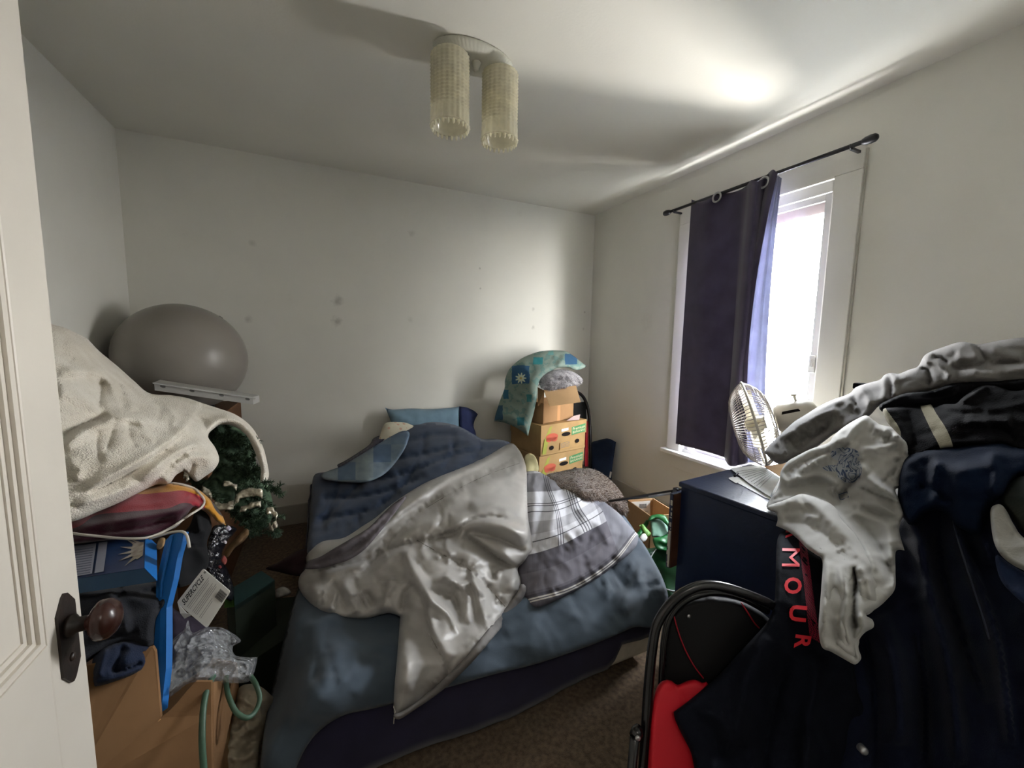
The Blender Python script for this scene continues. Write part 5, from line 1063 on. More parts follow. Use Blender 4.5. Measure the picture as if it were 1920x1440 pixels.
gk = Soft([(340, 1005), (356, 985), (365, 962), (378, 956), (392, 968), (397, 990), (388, 1018), (392, 1050), (385, 1070), (362, 1092), (335, 1102), (326, 1090), (333, 1050), (342, 1020)], [(340, 1005, 'd', 1.12), (378, 956, 'd', 1.22), (395, 990, 'd', 1.2), (385, 1068, 'd', 1.12), (330, 1100, 'd', 1.0), (360, 1030, 'd', 1.12)], roll=12, rim=.04, thick=.04, step=4, folds=[([(350, 1020), (365, 1025), (385, 1022)], 5, -.012), ([(370, 965), (375, 1000)], 6, .01)], wr=[(.012, 14)])
tag(gk.build('jacket', m_blk), 'black navy hooded top squeezed under the mustard blanket edge', 'jacket')
# black umbrella-like bundle in clear wrap
m_wrap = mat('glossy_black_wrap', '15151a', .12, .1, 30, .8, 60, spec=.8, bdist=.01)
uk = Soft([(398, 990), (412, 984), (430, 985), (444, 992), (436, 1004), (424, 1020), (416, 1045), (428, 1070), (438, 1100), (436, 1125), (420, 1120), (398, 1085), (384, 1060), (388, 1025)], [(398, 990, 'd', 1.34), (444, 992, 'd', 1.42), (416, 1045, 'd', 1.36), (436, 1120, 'd', 1.34), (384, 1060, 'd', 1.24)], roll=7, rim=.02, thick=.03, step=3, wr=[(.014, 30), (.008, 80)])
uo = uk.build('wrapped_bundle', m_wrap); tag(uo, 'black bundle in glossy clear wrap hanging behind the white hang tag', 'bundle')
for (x, y, w, h_, c) in ((428, 990, 6, 5, 'b9b3c4'), (422, 1016, 4, 4, 'c9c2cc'), (396, 1050, 3, 3, 'a8b8a0'), (420, 1050, 6, 9, '8c4a44'), (412, 1062, 4, 4, '7d3a3a')):
    s_ = Soft([(x-w, y), (x, y-h_), (x+w, y+1), (x+1, y+h_)], [(x-w, y, 'd', 1.31), (x+w, y, 'd', 1.32), (x, y+h_, 'd', 1.30)], roll=3, rim=.006, thick=.004, step=2)
    s_.build('label_patch', mat('patch_'+c, c, .3, .1), uo)

# hang tag with its packet
m_tag = mat('hang_tag_card', 'd2d0c8', .6, .02); m_black = mat('black_ink', '15151a', .7)
T0, T1, T2, T3 = at(331, 1130, d=.98), at(381, 1066, d=1.02), at(432, 1109, d=1.03), at(388, 1178, d=.99)
def TG(u, v, e=.0):     # u along the left edge (text runs up it), v across
    return (T0*(1-u)+T1*u)*(1-v)+(T3*(1-u)+T2*u)*v+np.array((CAM-T0)/np.linalg.norm(CAM-T0))*e
tg = empty('hang_tag', (T0+T2)/2, 'white printed hang tag with a barcode dangling above the clear plastic bag', 'tag')
rc = []
for (cu, cv, a0) in ((.05, .05, math.pi), (.95, .05, 1.5*math.pi), (.95, .95, 0), (.05, .95, .5*math.pi)):
    for a in np.linspace(0, math.pi/2, 5): rc.append(TG(cu+.05*math.cos(a0+a), cv+.05*math.sin(a0+a)))
b = MB(); b.quadbox(rc, FWD*.0012); b.build('card', m_tag, tg, keep_world=True)
write('lettering', 'SUPERCYCLE', lambda a, c: TG(.06+.76*a+.05*c, .20-.13*c, .0012), m_black, tg, bold=.02)
b = MB()
for k in range(11):
    v = .27+.045*k; u1 = .92 if v < .62 else .60
    if k in (3, 8): continue
    b.quadbox([TG(.08, v, .001), TG(u1-.05*(k % 3), v, .001), TG(u1-.05*(k % 3), v+.014, .001), TG(.08, v+.014, .001)], FWD*-.0002)
b.build('small_print', mat('tag_ink', '8f8e8a', .8), tg, keep_world=True)
b = MB(); x = .66
for k in range(13):
    w = .006+.008*((k*7) % 3)/2; b.quadbox([TG(x, .72, .001), TG(x+w, .72, .001), TG(x+w, .97, .001), TG(x, .97, .001)], FWD*-.0002); x += w+.009
b.build('barcode', m_black, tg, keep_world=True)
b = MB(); c = TG(.95, .10, .0015); b.tube([c+RGT*.002*math.cos(a)+UPV*.002*math.sin(a) for a in np.linspace(0, 6.283, 13)[:-1]], .0008, 5, closed=True); b.build('hole', m_black, tg, keep_world=True)
b = MB(); b.quadbox([at(333, 1131, d=.995), at(350, 1150, d=.995), at(362, 1152, d=1.0), at(346, 1160, d=.995), at(338, 1150, d=.99)], FWD*.001); b.build('torn_packet', m_tag, tg, keep_world=True)

# clear plastic bag, crinkled
m_clr = bpy.data.materials.new('clear_film'); m_clr.use_nodes = True; nt = m_clr.node_tree; N = nt.nodes; L = nt.links; pb = N['Principled BSDF']
pb.inputs['Base Color'].default_value = srgb('c9ccd0'); pb.inputs['Roughness'].default_value = .1; pb.inputs['Specular IOR Level'].default_value = 1.0; pb.inputs['Alpha'].default_value = .38
t = N.new('ShaderNodeTexCoord'); v_ = N.new('ShaderNodeTexVoronoi'); v_.inputs['Scale'].default_value = 60; L.new(t.outputs['Object'], v_.inputs['Vector']); bp = N.new('ShaderNodeBump'); bp.inputs['Distance'].default_value = .02; bp.inputs['Strength'].default_value = 1; L.new(v_.outputs['Distance'], bp.inputs['Height']); L.new(bp.outputs[0], pb.inputs['Normal'])
pbag = Soft([(314, 1215), (328, 1195), (345, 1180), (353, 1163), (360, 1186), (385, 1177), (416, 1177), (440, 1190), (452, 1202), (437, 1212), (440, 1228), (462, 1232), (483, 1232, 1), (478, 1256), (466, 1278), (425, 1281), (391, 1278), (354, 1281), (330, 1299), (310, 1308), (311, 1255)], [(314, 1215, 'd', .94), (353, 1165, 'd', 1.0), (416, 1177, 'd', 1.06), (452, 1202, 'd', 1.08), (483, 1233, 'd', 1.06), (466, 1278, 'd', .98), (391, 1278, 'd', .92), (310, 1305, 'd', .885), (390, 1230, 'd', .96)], roll=12, rim=.04, thick=.05, step=5, wr=[(.018, 14), (.012, 35)], folds=[([(345, 1225), (400, 1215), (440, 1225)], 7, .015), ([(360, 1250), (420, 1240), (470, 1245)], 8, .014), ([(350, 1190), (345, 1230), (340, 1270)], 6, -.012)])
pb_o = pbag.build('plastic_bag', m_clr)
for p in pb_o.data.polygons: p.use_smooth = False
tag(pb_o, 'crinkled clear plastic bag bulging out of the cardboard box', 'bag')
inb = Soft([(316, 1140), (340, 1150), (380, 1165), (400, 1190), (395, 1240), (340, 1280), (313, 1290), (312, 1200)], [(316, 1140, 'd', 1.04), (400, 1190, 'd', 1.14), (313, 1290, 'd', .99), (395, 1240, 'd', 1.08)], roll=20, rim=.04, thick=.06, step=6, wr=[(.015, 14)])
tag(inb.build('cloth', mat('dark_plum_cloth', '2b2430', .85, .15, bump=.4)), 'dark plum cloth under the clear plastic bag', 'cloth')

# torn cardboard box at the door
m_kraft = mat('kraft_box', '76583d', .9, .06, 4, .3, 40, fn=paint_card, col2='89694a', spec=.15)
kb = empty('cardboard_box', at(300, 1430, d=.88)*np.array([1, 1, 0]), 'large torn brown cardboard box on the floor beside the door', 'box')
fc_ = lambda x, y: .78+(x-150)*.00055+(1250-y)*.00012
Pk = [(120, 1252), (158, 1249), (200, 1241), (240, 1232), (272, 1222), (279, 1214), (286, 1213), (291, 1222), (294, 1260), (298, 1310), (301, 1346), (316, 1334), (333, 1317), (350, 1296), (367, 1278), (396, 1278), (396, 1340), (397, 1500), (120, 1500)]
b = MB(); b.quadbox([at(x, y, d=fc_(x, y)) for x, y in Pk], FWD*.005); b.build('front_panel', m_kraft, kb, keep_world=True)
b = MB(); Pf = [(396, 1281), (424, 1279), (430, 1310), (432, 1334), (422, 1385), (409, 1440), (404, 1500), (397, 1500)]
b.quadbox([at(x, y, d=fc_(396, y)+(x-396)*.0042) for x, y in Pf], FWD*.005+RGT*.002); b.build('side_panel', m_kraft, kb, keep_world=True)
b = MB(); pA = at(397, 1500, d=fc_(397, 1500)); pB = at(120, 1500, d=fc_(120, 1500)); pA0 = pA*np.array([1, 1, 0]); pB0 = pB*np.array([1, 1, 0])
b.quadbox([pA, pB, pB0+(0, 0, .002), pA0+(0, 0, .002)], (0, .006, 0)); bk = np.array([-.02, .42, 0.]); b.quadbox([pB+bk, pA+bk, pA0+bk+(0, 0, .002), pB0+bk+(0, 0, .002)], (0, .006, 0)); b.quadbox([pA, pA+bk, pA0+bk+(0, 0, .002), pA0+(0, 0, .002)], (-.006, 0, 0)); b.quadbox([pB0+(0, 0, .003), pA0+(0, 0, .003), pA0+bk+(0, 0, .003), pB0+bk+(0, 0, .003)], (0, 0, .004))
b.build('lower_body', m_kraft, kb, keep_world=True)
b = MB()
for pts in ([(170, 1400), (210, 1385), (250, 1368), (262, 1362)], [(195, 1355), (220, 1362), (245, 1378)], [(255, 1372), (285, 1362), (301, 1348)]):
    b.tube([at(x, y, d=fc_(x, y)-.0004) for x, y in smooth_line(pts, 10)], .0011, 4)
b.build('crease', mat('kraft_crease', 'b58a5c', .8), kb, keep_world=True)
# green hose
m_hose = mat('green_rubber_hose', '37513f', .45, .08, spec=.5, col2='4c6a58')
b = MB(); b.tube(crv3([at(x, y, d=d) for x, y, d in ((400, 1268, .95), (391, 1285, .92), (384, 1310, .895), (380, 1345, .87), (379, 1390, .85), (382, 1440, .84), (388, 1520, .83))], 6), .0062, 12)
b.tube(crv3([at(x, y, d=d) for x, y, d in ((424, 1268, 1.0), (425, 1290, .98), (431, 1312, .96), (443, 1335, .95), (462, 1346, .95), (478, 1335, .97), (487, 1310, .99), (481, 1286, 1.0), (470, 1268, 1.02))], 6), .0056, 12)
tag(b.build('garden_hose', m_hose), 'dark green rubber hose looping out over the edge of the cardboard box', 'hose')
# crumpled paper on the floor
cp = Soft([(448, 1290), (470, 1282), (490, 1288), (505, 1300), (514, 1312), (506, 1335), (498, 1360), (488, 1400), (482, 1450), (478, 1500), (405, 1500), (412, 1440), (417, 1400), (430, 1358), (440, 1325)], [(450, 1290, 'd', 1.22), (512, 1310, 'd', 1.24), (488, 1400, 'd', 1.14), (480, 1490, 'd', 1.08), (405, 1490, 'd', 1.02), (417, 1400, 'd', 1.08), (460, 1360, 'd', 1.12)], roll=14, rim=.05, thick=.08, step=4, wr=[(.03, 14), (.016, 32), (.006, 80)])
tag(cp.build('crumpled_paper', mat('cream_wrapping_paper', 'a59b88', .75, .06, 9, .2, 30)), 'crumpled cream wrapping paper on the floor between the box and the bed', 'paper')

# boxes on the floor beside the bed
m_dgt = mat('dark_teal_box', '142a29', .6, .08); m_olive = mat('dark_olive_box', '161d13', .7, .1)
q = [at(438, 1103, z=.40), at(490, 1072, z=.40), at(515, 1089, z=.40), at(440, 1137, z=.40)]
gx = empty('green_box', (q[0]+q[2])/2*np.array([1, 1, 0]), 'dark green box with a teal lid standing on the floor left of the bed', 'box')
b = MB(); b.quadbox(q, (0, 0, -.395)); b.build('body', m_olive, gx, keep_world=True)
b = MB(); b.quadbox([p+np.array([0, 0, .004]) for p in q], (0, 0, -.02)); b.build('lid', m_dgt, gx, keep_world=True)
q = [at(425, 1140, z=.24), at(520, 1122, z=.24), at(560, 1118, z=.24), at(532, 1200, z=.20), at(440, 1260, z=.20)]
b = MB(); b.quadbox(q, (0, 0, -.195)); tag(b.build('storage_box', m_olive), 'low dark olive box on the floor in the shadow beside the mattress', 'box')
gp = MB(); gp.quadbox([at(424, 1112, d=1.45), at(437, 1105, d=1.45), at(438, 1138, d=1.42), at(420, 1140, d=1.42)], FWD*.02); tag(gp.build('green_packet', mat('leaf_green_packet', '3f6a2a', .5, .1)), 'small leaf green packet behind the white hang tag', 'packet')
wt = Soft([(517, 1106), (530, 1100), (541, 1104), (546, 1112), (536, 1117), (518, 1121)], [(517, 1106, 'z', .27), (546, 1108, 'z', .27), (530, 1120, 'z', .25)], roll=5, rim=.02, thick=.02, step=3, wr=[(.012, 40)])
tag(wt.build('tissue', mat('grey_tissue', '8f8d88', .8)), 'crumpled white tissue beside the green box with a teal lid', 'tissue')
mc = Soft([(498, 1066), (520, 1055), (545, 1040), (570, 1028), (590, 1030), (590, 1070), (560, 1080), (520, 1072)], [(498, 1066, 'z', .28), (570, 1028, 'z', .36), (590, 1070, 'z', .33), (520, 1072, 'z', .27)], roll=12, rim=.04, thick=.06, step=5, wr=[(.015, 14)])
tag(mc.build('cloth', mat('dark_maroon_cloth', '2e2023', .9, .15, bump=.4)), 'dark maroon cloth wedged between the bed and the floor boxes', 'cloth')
# ================================================================== DRESSER, FAN AND THE CLOTHES ON THE RIGHT
m_dr = mat('navy_gloss_paint', '101c36', .33, .06, 14, .5, 70, spec=.5, bdist=.0015)
m_rawd = mat('raw_brown_board', '4a2e20', .7, .12, 12); m_chip = mat('chipped_white_edge', 'b9b3a5', .7, .1)
KD = np.array([1.290, 1.118, 0.]); d1 = np.array([.0889, -.996, 0.]); d2 = np.array([.996, .0889, 0.]); ZD = .756
dr = empty('dresser', KD+d1*.42+d2*.24, 'dark navy painted dresser with a glossy top between the bed and the window wall', 'dresser')
zz = np.array([0, 0, 1.]); Ld, Wd = .84, .50
b = MB(); b.quadbox([KD+zz*.03, KD+d1*Ld+zz*.03, KD+d1*Ld+zz*(ZD-.022), KD+zz*(ZD-.022)], d2*Wd); b.build('body', m_dr, dr, keep_world=True)
Mt = Matrix(((d2[0], -d1[0], 0, KD[0]), (d2[1], -d1[1], 0, KD[1]), (0, 0, 1, 0), (0, 0, 0, 1)))
b = MB(); b.box((-.008, -Ld-.005, ZD-.022), (Wd+.01, .010, ZD), M=Mt, bev=.006); b.build('top', m_dr, dr, keep_world=True)
b = MB(); b.box((.03, -Ld+.02, 0), (Wd-.03, -.02, .03), M=Mt); b.build('plinth', m_dr, dr, keep_world=True)
b = MB(); b.box((-.045, .002, .40), (Wd-.06, .018, ZD-.045), M=Mt, bev=.002, mi=0); df = b.build('drawer_front', m_dr, dr, keep_world=True)
b = MB(); b.box((-.043, -.0015, .402), (-.0005, .002, ZD-.047), M=Mt); b.build('raw_back', m_rawd, df, keep_world=True)['label'] = 'unpainted brown back of the drawer front'
b = MB()
rr = random.Random(5)
for k in range(22): z0_ = rr.uniform(.405, .68); w_ = rr.uniform(.001, .004); b.box((-.0465, .003, z0_), (-.0448, .003+w_*2.5, z0_+rr.uniform(.004, .02)), M=Mt)
for k in range(9): z0_ = .405+.017*k; b.box((-.0466, .002, z0_), (-.0446, .010+rr.uniform(0, .006), z0_+.017), M=Mt)
b.build('chipped_edge', m_chip, df, keep_world=True)
for y_ in (-.2, -.6):
    b = MB(); b.box((Wd, y_-.13, .10), (Wd+.012, y_+.13, .68), M=Mt, bev=.003); f_ = b.build('door_panel', m_dr, dr, keep_world=True)
    b = MB(); b.lathe([(0, 0), (.008, 0), (.012, .02), (0, .024)], 14, Mt @ Matrix.Translation((Wd+.012, y_+.1, .4)) @ Matrix.Rotation(math.pi/2, 4, 'Y')); b.build('knob', m_steel, f_, keep_world=True)
# papers on the dresser
def sheet_of(name, pts, z0, m, lab, cat, bow=.0, th=.0008, parent=None):
    P3 = [at(x, y, z=z0+dz) for x, y, dz in pts]; b = MB(); b.quadbox(P3, (0, 0, -th)); o = b.build(name, m, parent); 
    if lab: tag(o, lab, cat)
    return o
m_paper = mat('printed_paper', 'b9b9b4', .7, .04, 30); m_wp = mat('bright_white_paper', 'd8d8d4', .6, .02)
sheet_of('paper_sheet', [(1366, 896, 0), (1380, 892, 0), (1444, 925, 0), (1444, 936, 0), (1434, 933, 0)], ZD+.0025, m_wp, 'white paper edge under the printed sheet on the dresser', 'paper')
o_ = sheet_of('printed_sheet', [(1369, 878, .004), (1398, 875, .006), (1426, 872, .004), (1444, 884, .012), (1463, 897, .016), (1452, 915, .010), (1443, 931, .004), (1402, 904, .004)], ZD+.006, m_paper, 'printed grey paper sheet lying on the dresser corner', 'paper', th=.001)
b = MB()
for k in range(9):
    t = .1+.09*k; A1 = at(1375+60*t, 880+42*t, z=ZD+.0125+.004*t); A2 = at(1425+28*t, 875+20*t, z=ZD+.0155+.006*t); b.tube([A1, A2], .0007, 4)
b.build('text_line', m_ink, o_)
sheet_of('sticker', [(1366, 897, 0), (1384, 894, 0), (1390, 901, 0), (1380, 906, 0)], ZD+.0038, m_white, 'small white sticker near the dresser corner', 'sticker')
sheet_of('card_piece', [(1433, 874, 0), (1477, 867, .02), (1482, 880, .02), (1462, 892, 0)], ZD+.022, m_cardl, 'piece of brown card behind the printed sheet on the dresser', 'card', th=.003)
pn = MB(); pn.tube([at(1377, 893, z=ZD+.006), at(1384, 887, z=ZD+.012)], .004, 8); tag(pn.build('pen_cap', m_rod), 'small dark cap lying by the paper on the dresser corner', 'cap')

# pedestal fan, side on
T_, B_ = at(1389, 718, d=1.93), at(1436, 872, d=1.93); e1 = T_-B_; R_ = np.linalg.norm(e1)/2; e1 /= 2*R_; cF = (T_+B_)/2
vv = cF-CAM; vv /= np.linalg.norm(vv); nf = np.cross(e1, vv); nf /= np.linalg.norm(nf)
if nf @ RGT > 0: nf = -nf
nf = nf*math.cos(.05)-vv*math.sin(.05); e1 = e1-nf*(e1 @ nf); e1 /= np.linalg.norm(e1); e2 = np.cross(nf, e1)
MF = Matrix(((e1[0], e2[0], nf[0], cF[0]), (e1[1], e2[1], nf[1], cF[1]), (e1[2], e2[2], nf[2], cF[2]), (0, 0, 0, 1)))
fan = empty('pedestal_fan', (cF[0], cF[1], 0), 'white pedestal fan with a wire cage seen side-on before the window', 'fan')
m_fw = mat('yellowed_white_plastic', 'c9c3b4', .4, .04, 20, spec=.5); m_wire = mat('chromed_wire', 'a8a098', .35, .05, spec=.5); m_bl = mat('cream_blade', 'cdc6b0', .4, .04, spec=.5, translucent=.25)
def gp(r, a, z): return MF @ Vector((r*math.cos(a), r*math.sin(a), z))
for nm, s_, dep_ in (('front_grille', 1, .085), ('rear_grille', -1, .085)):
    b = MB(); n_w = 76
    for k in range(n_w):
        a = 2*math.pi*k/n_w; pts = []
        for t in (0, .25, .5, .72, .88, .96, 1): 
            r = .045+(R_-.045)*t; z_ = s_*dep_*(1-t**3.2)
            pts.append(gp(r, a, z_))
        b.tube(pts, .0017, 4, cap=False)
    for t in (.35, .62, .84): b.tube([gp(.045+(R_-.045)*t, a, s_*dep_*(1-t**3.2)) for a in np.linspace(0, 2*math.pi, 49)[:-1]], .0014, 4, closed=True)
    b.tube([gp(.045, a, s_*dep_) for a in np.linspace(0, 2*math.pi, 25)[:-1]], .003, 6, closed=True)
    b.build(nm, m_wire, fan, keep_world=True)
b = MB(); b.tube([gp(R_, a, 0) for a in np.linspace(0, 2*math.pi, 65)[:-1]], .0055, 8, closed=True); b.build('rim_band', m_fw, fan, True, keep_world=True)
b = MB(); b.lathe([(0, .088), (.04, .088), (.046, .083), (.044, .079), (0, .079)], 28, MF); b.build('badge', m_fw, fan, True, keep_world=True)
b = MB(); b.lathe([(0, -.05), (.032, -.05), (.034, .02), (.02, .034), (0, .036)], 24, MF); b.build('hub', m_bl, fan, True, keep_world=True)
for k in range(3):
    a0 = 2*math.pi*k/3+.5; b = MB(); vs = []; bm_ = b.bm; rows_ = []
    for i in range(9):
        r = .03+(R_*.86-.03)*i/8; wdt = .25+.62*math.sin(math.pi*min(1, i/8*.85+.15)); row = []
        for j in range(7):
            a = a0+wdt*(j/6-.5)*.95; row.append(bm_.verts.new(gp(r, a, .03-.055*j/6-.01)))
        rows_.append(row)
    for A_, B2 in zip(rows_[:-1], rows_[1:]):
        for j in range(6): bm_.faces.new((A_[j], A_[j+1], B2[j+1], B2[j])).smooth = True
    bmesh.ops.solidify(bm_, geom=bm_.faces[:], thickness=.002); b.build('blade', m_bl, fan, True, keep_world=True)
b = MB(); b.lathe([(0, -.262), (.03, -.26), (.055, -.25), (.068, -.225), (.072, -.17), (.070, -.12), (.055, -.095), (.0, -.09)], 40, MF @ Matrix.Diagonal((1, .8, 1, 1))); hs = b.build('motor_housing', m_fw, fan, True, keep_world=True)
sg = 1 if e2 @ (CAM-cF) > 0 else -1
def hp(a, z, r=.0735): return np.array(MF @ Vector((r*math.cos(a), r*.8*math.sin(a)*sg, z)))
b = MB(); P_ = [hp(a, z) for a, z in ((.95, -.125), (.95, -.185), (1.12, -.19), (1.12, -.12))]; b.quadbox(P_, (np.array(cF)-P_[0])/np.linalg.norm(np.array(cF)-P_[0])*.004); b.build('slot_shade', m_hole_shade, hs, keep_world=True)  # dark patch on the housing, painted as the shade within its slot
b = MB(); k0 = hp(.0, -.19, .066); b.tube([k0, k0+e1*.030], .006, 10).tube([k0+e1*.030-nf*.010, k0+e1*.033+nf*.012], .005, 8); b.build('oscillation_knob', m_fw, hs, True, keep_world=True)
mc_ = np.array(gp(0, 0, -.14)); b = MB(); b.tube([mc_+(0, 0, -.04), (mc_[0], mc_[1], .62), (mc_[0], mc_[1], .03)], [.022, .013, .016], 14); b.build('pole', m_fw, fan, True, keep_world=True)
b = MB(); b.lathe([(0, 0), (.17, 0), (.175, .012), (.12, .028), (.03, .045), (0, .045)], 36, Matrix.Translation((mc_[0], mc_[1], 0))); b.build('base', m_fw, fan, True, keep_world=True)

# ------------------------------------------------------------------ black folding chair in front of the dresser
fc = empty('folding_chair', (.82, .62, 0), 'black steel folding chair with a red seat in front of the dresser, hung with clothes', 'chair')
AP = [(1211, 1375, .850), (1216, 1290, .872), (1223, 1217, .885), (1233, 1169, .893), (1259, 1130, .898), (1291, 1106, .9), (1330, 1097, .9), (1382, 1108, .895), (1457, 1140, .905), (1520, 1192, .92), (1572, 1252, .93), (1625, 1345, .92), (1675, 1440, .90)]
PA = [at(x, y, d=d) for x, y, d in AP]
dl = PA[0]-PA[2]; k_ = (PA[0][2]-.012)/(-dl[2]); lowl = PA[0]+dl*k_; lowl = PA[0]+(lowl-PA[0]); dr_ = PA[-1]-PA[-3]; k_ = (PA[-1][2]-.012)/(-dr_[2]); lowr = PA[-1]+np.array([dr_[0]*.25, dr_[1]*.25, dr_[2]])*k_
b = MB(); b.tube([lowl]+crv3(PA, 6)+[lowr], .0105, 12); b.build('back_frame', m_tube, fc, True, keep_world=True)
for lw in (lowl, lowr):
    b = MB(); b.lathe([(0, 0), (.015, 0), (.015, .03), (0, .032)], 12, Matrix.Translation((lw[0], lw[1], 0))); b.build('foot_cap', m_vinyl_b, fc, keep_world=True)
IN = [(1238, 1400, .90), (1241, 1290, .915), (1246, 1200, .925), (1256, 1158, .93), (1276, 1132, .935), (1305, 1116, .935), (1345, 1110, .935), (1390, 1120, .93), (1440, 1146, .92)]
b = MB(); PI_ = [at(x, y, d=d) for x, y, d in IN]; dd_ = PI_[0]-PI_[2]; kk = (PI_[0][2]-.012)/(-dd_[2]); b.tube([PI_[0]+dd_*kk]+crv3(PI_, 5), .0085, 10); b.build('leg_frame', m_tube, fc, True, keep_world=True)
bp_ = Soft([(1249, 1170), (1262, 1148), (1285, 1128), (1330, 1118), (1390, 1128), (1440, 1158), (1480, 1210), (1470, 1290), (1400, 1330), (1340, 1320), (1300, 1315), (1262, 1312), (1243, 1300), (1243, 1230)], [(1262, 1150, 'd', .93), (1330, 1118, 'd', .94), (1440, 1160, 'd', .92), (1400, 1330, 'd', .88), (1318, 1272, 'd', .89), (1245, 1290, 'd', .905)], roll=10, rim=.015, thick=.02, step=7)
bpo = bp_.build('backrest', m_vinyl_b, fc)
b = MB()
for pts in ([(1263, 1152), (1271, 1182), (1282, 1212), (1299, 1245), (1319, 1272)], [(1390, 1130), (1404, 1152), (1416, 1170), (1424, 1178)]): b.tube([on(bp_, x, y, .004) for x, y in smooth_line(pts, 6)], .0016, 6)
b.build('red_piping', m_redv, bpo, True, keep_world=True)
for (x, y, r, d) in ((1291, 1155, .0045, None),):
    p = on(bp_, x, y, .0025); b = MB(); b.lathe([(0, 0), (r, 0), (r*.8, .0025), (0, .003)], 14, Matrix.Translation(V(p)) @ Vector(-FWD).to_track_quat('Z', 'Y').to_matrix().to_4x4()); b.build('rivet', m_steel, fc, keep_world=True)
p = at(1621, 1409, d=.765); b = MB(); b.lathe([(0, -.01), (.0075, -.01), (.0075, 0), (.005, .003), (0, .0035)], 16, Matrix.Translation(V(p)) @ Vector(-FWD).to_track_quat('Z', 'Y').to_matrix().to_4x4()); b.build('rivet', m_steel, fc, keep_world=True)
p0 = at(1190, 1383, d=.83); p1 = at(1199, 1362, d=.845); b = MB(); b.tube([p0, (p0+p1)/2, p1], [.012, .013, .008], 10); b.tube([p0, p0*np.array([1, 1, 0])+np.array([-.03, -.01, .02])], .010, 10); b.build('hinge_bracket', m_tube, fc, True, keep_world=True)
p = at(1196, 1384, d=.822); b = MB(); b.lathe([(0, 0), (.006, 0), (.004, .003), (0, .0035)], 12, Matrix.Translation(V(p)) @ Vector(-FWD).to_track_quat('Z', 'Y').to_matrix().to_4x4()); b.build('rivet', m_steel, fc, keep_world=True)
st_ = Soft([(1211, 1500, 1), (1217, 1400), (1222, 1330), (1229, 1295), (1240, 1278), (1256, 1275), (1270, 1284), (1285, 1278), (1300, 1274), (1316, 1280), (1330, 1300), (1330, 1500, 1)], [(1215, 1450, 'd', .80), (1240, 1280, 'd', .87), (1316, 1280, 'd', .865), (1330, 1480, 'd', .79)], roll=9, rim=.014, thick=.02, step=5, folds=[([(1262, 1282), (1280, 1310), (1292, 1340)], 6, -.005)])
st_.build('seat', mat('red_seat_vinyl', 'a80c1c', .55, .04, 5), fc)['label'] = 'bright red folded seat'

# ------------------------------------------------------------------ clothes
m_swt = mat('grey_sweatshirt', '5f5c59', .95, .05, 12, .6, 400, sheen=.15, bdist=.0015); m_nv = mat('navy_fleece', '141a2b', .95, .08, 10, .5, 300, sheen=.4); m_nv2 = mat('navy_cotton_twill', '131828', .95, .1, 10, .5, 400, sheen=.02, spec=.1); m_vb = mat('near_black_fleece', '0a0a0d', .95, .1, 10, .5, 300, spec=.06)
def cloth(name, outl, ctrl, m, lab, cat, parent=None, **k):
    s_ = Soft(outl, ctrl, **k); o = s_.build(name, m, parent)
    if lab: tag(o, lab, cat)
    return s_, o
# broad coat over the chair and dresser (behind everything)
coat, coat_o = cloth('coat', [(1700, 838), (1760, 830), (1830, 832), (1900, 845), (1990, 860), (1990, 1500, 1), (1540, 1500, 1), (1560, 1440), (1570, 1350), (1580, 1250), (1600, 1150), (1640, 1080), (1670, 1000), (1685, 920)],
    [(1700, 840, 'd', 1.12), (1900, 850, 'd', .95), (1990, 900, 'd', .86), (1680, 1000, 'd', 1.06), (1990, 1480, 'd', .62), (1560, 1480, 'd', .80), (1600, 1200, 'd', .93), (1750, 1200, 'd', .86), (1850, 1000, 'd', .90), (1750, 1480, 'd', .74), (1930, 1200, 'd', .75)],
    m_nv2, 'long dark navy coat hanging down over the chair at the right edge', 'coat', roll=20, rim=.04, thick=.05, step=7,
    folds=[([(1700, 960), (1725, 1020), (1745, 1120), (1780, 1260), (1800, 1440)], 18, .035), ([(1760, 960), (1765, 1060), (1800, 1180), (1850, 1320)], 12, -.03), ([(1790, 930), (1800, 1000), (1830, 1080), (1870, 1200), (1900, 1400)], (6, 16), .03), ([(1850, 900), (1840, 980), (1860, 1060)], 18, .02), ([(1650, 1150), (1680, 1260), (1690, 1400)], 20, .03), ([(1620, 1180), (1640, 1300), (1640, 1440)], 12, -.02), ([(1720, 1180), (1735, 1300), (1735, 1440)], 10, -.025)], wr=[(.016, 5), (.005, 20)])
b = MB(); b.tube([on(coat, x, y, .003) for x, y in smooth_line([(1786, 965), (1796, 1010), (1815, 1070), (1838, 1140), (1856, 1200)], 10)], .0022, 6); b.build('zip', mat('dull_zip', '2b3040', .4), coat_o, keep_world=True)
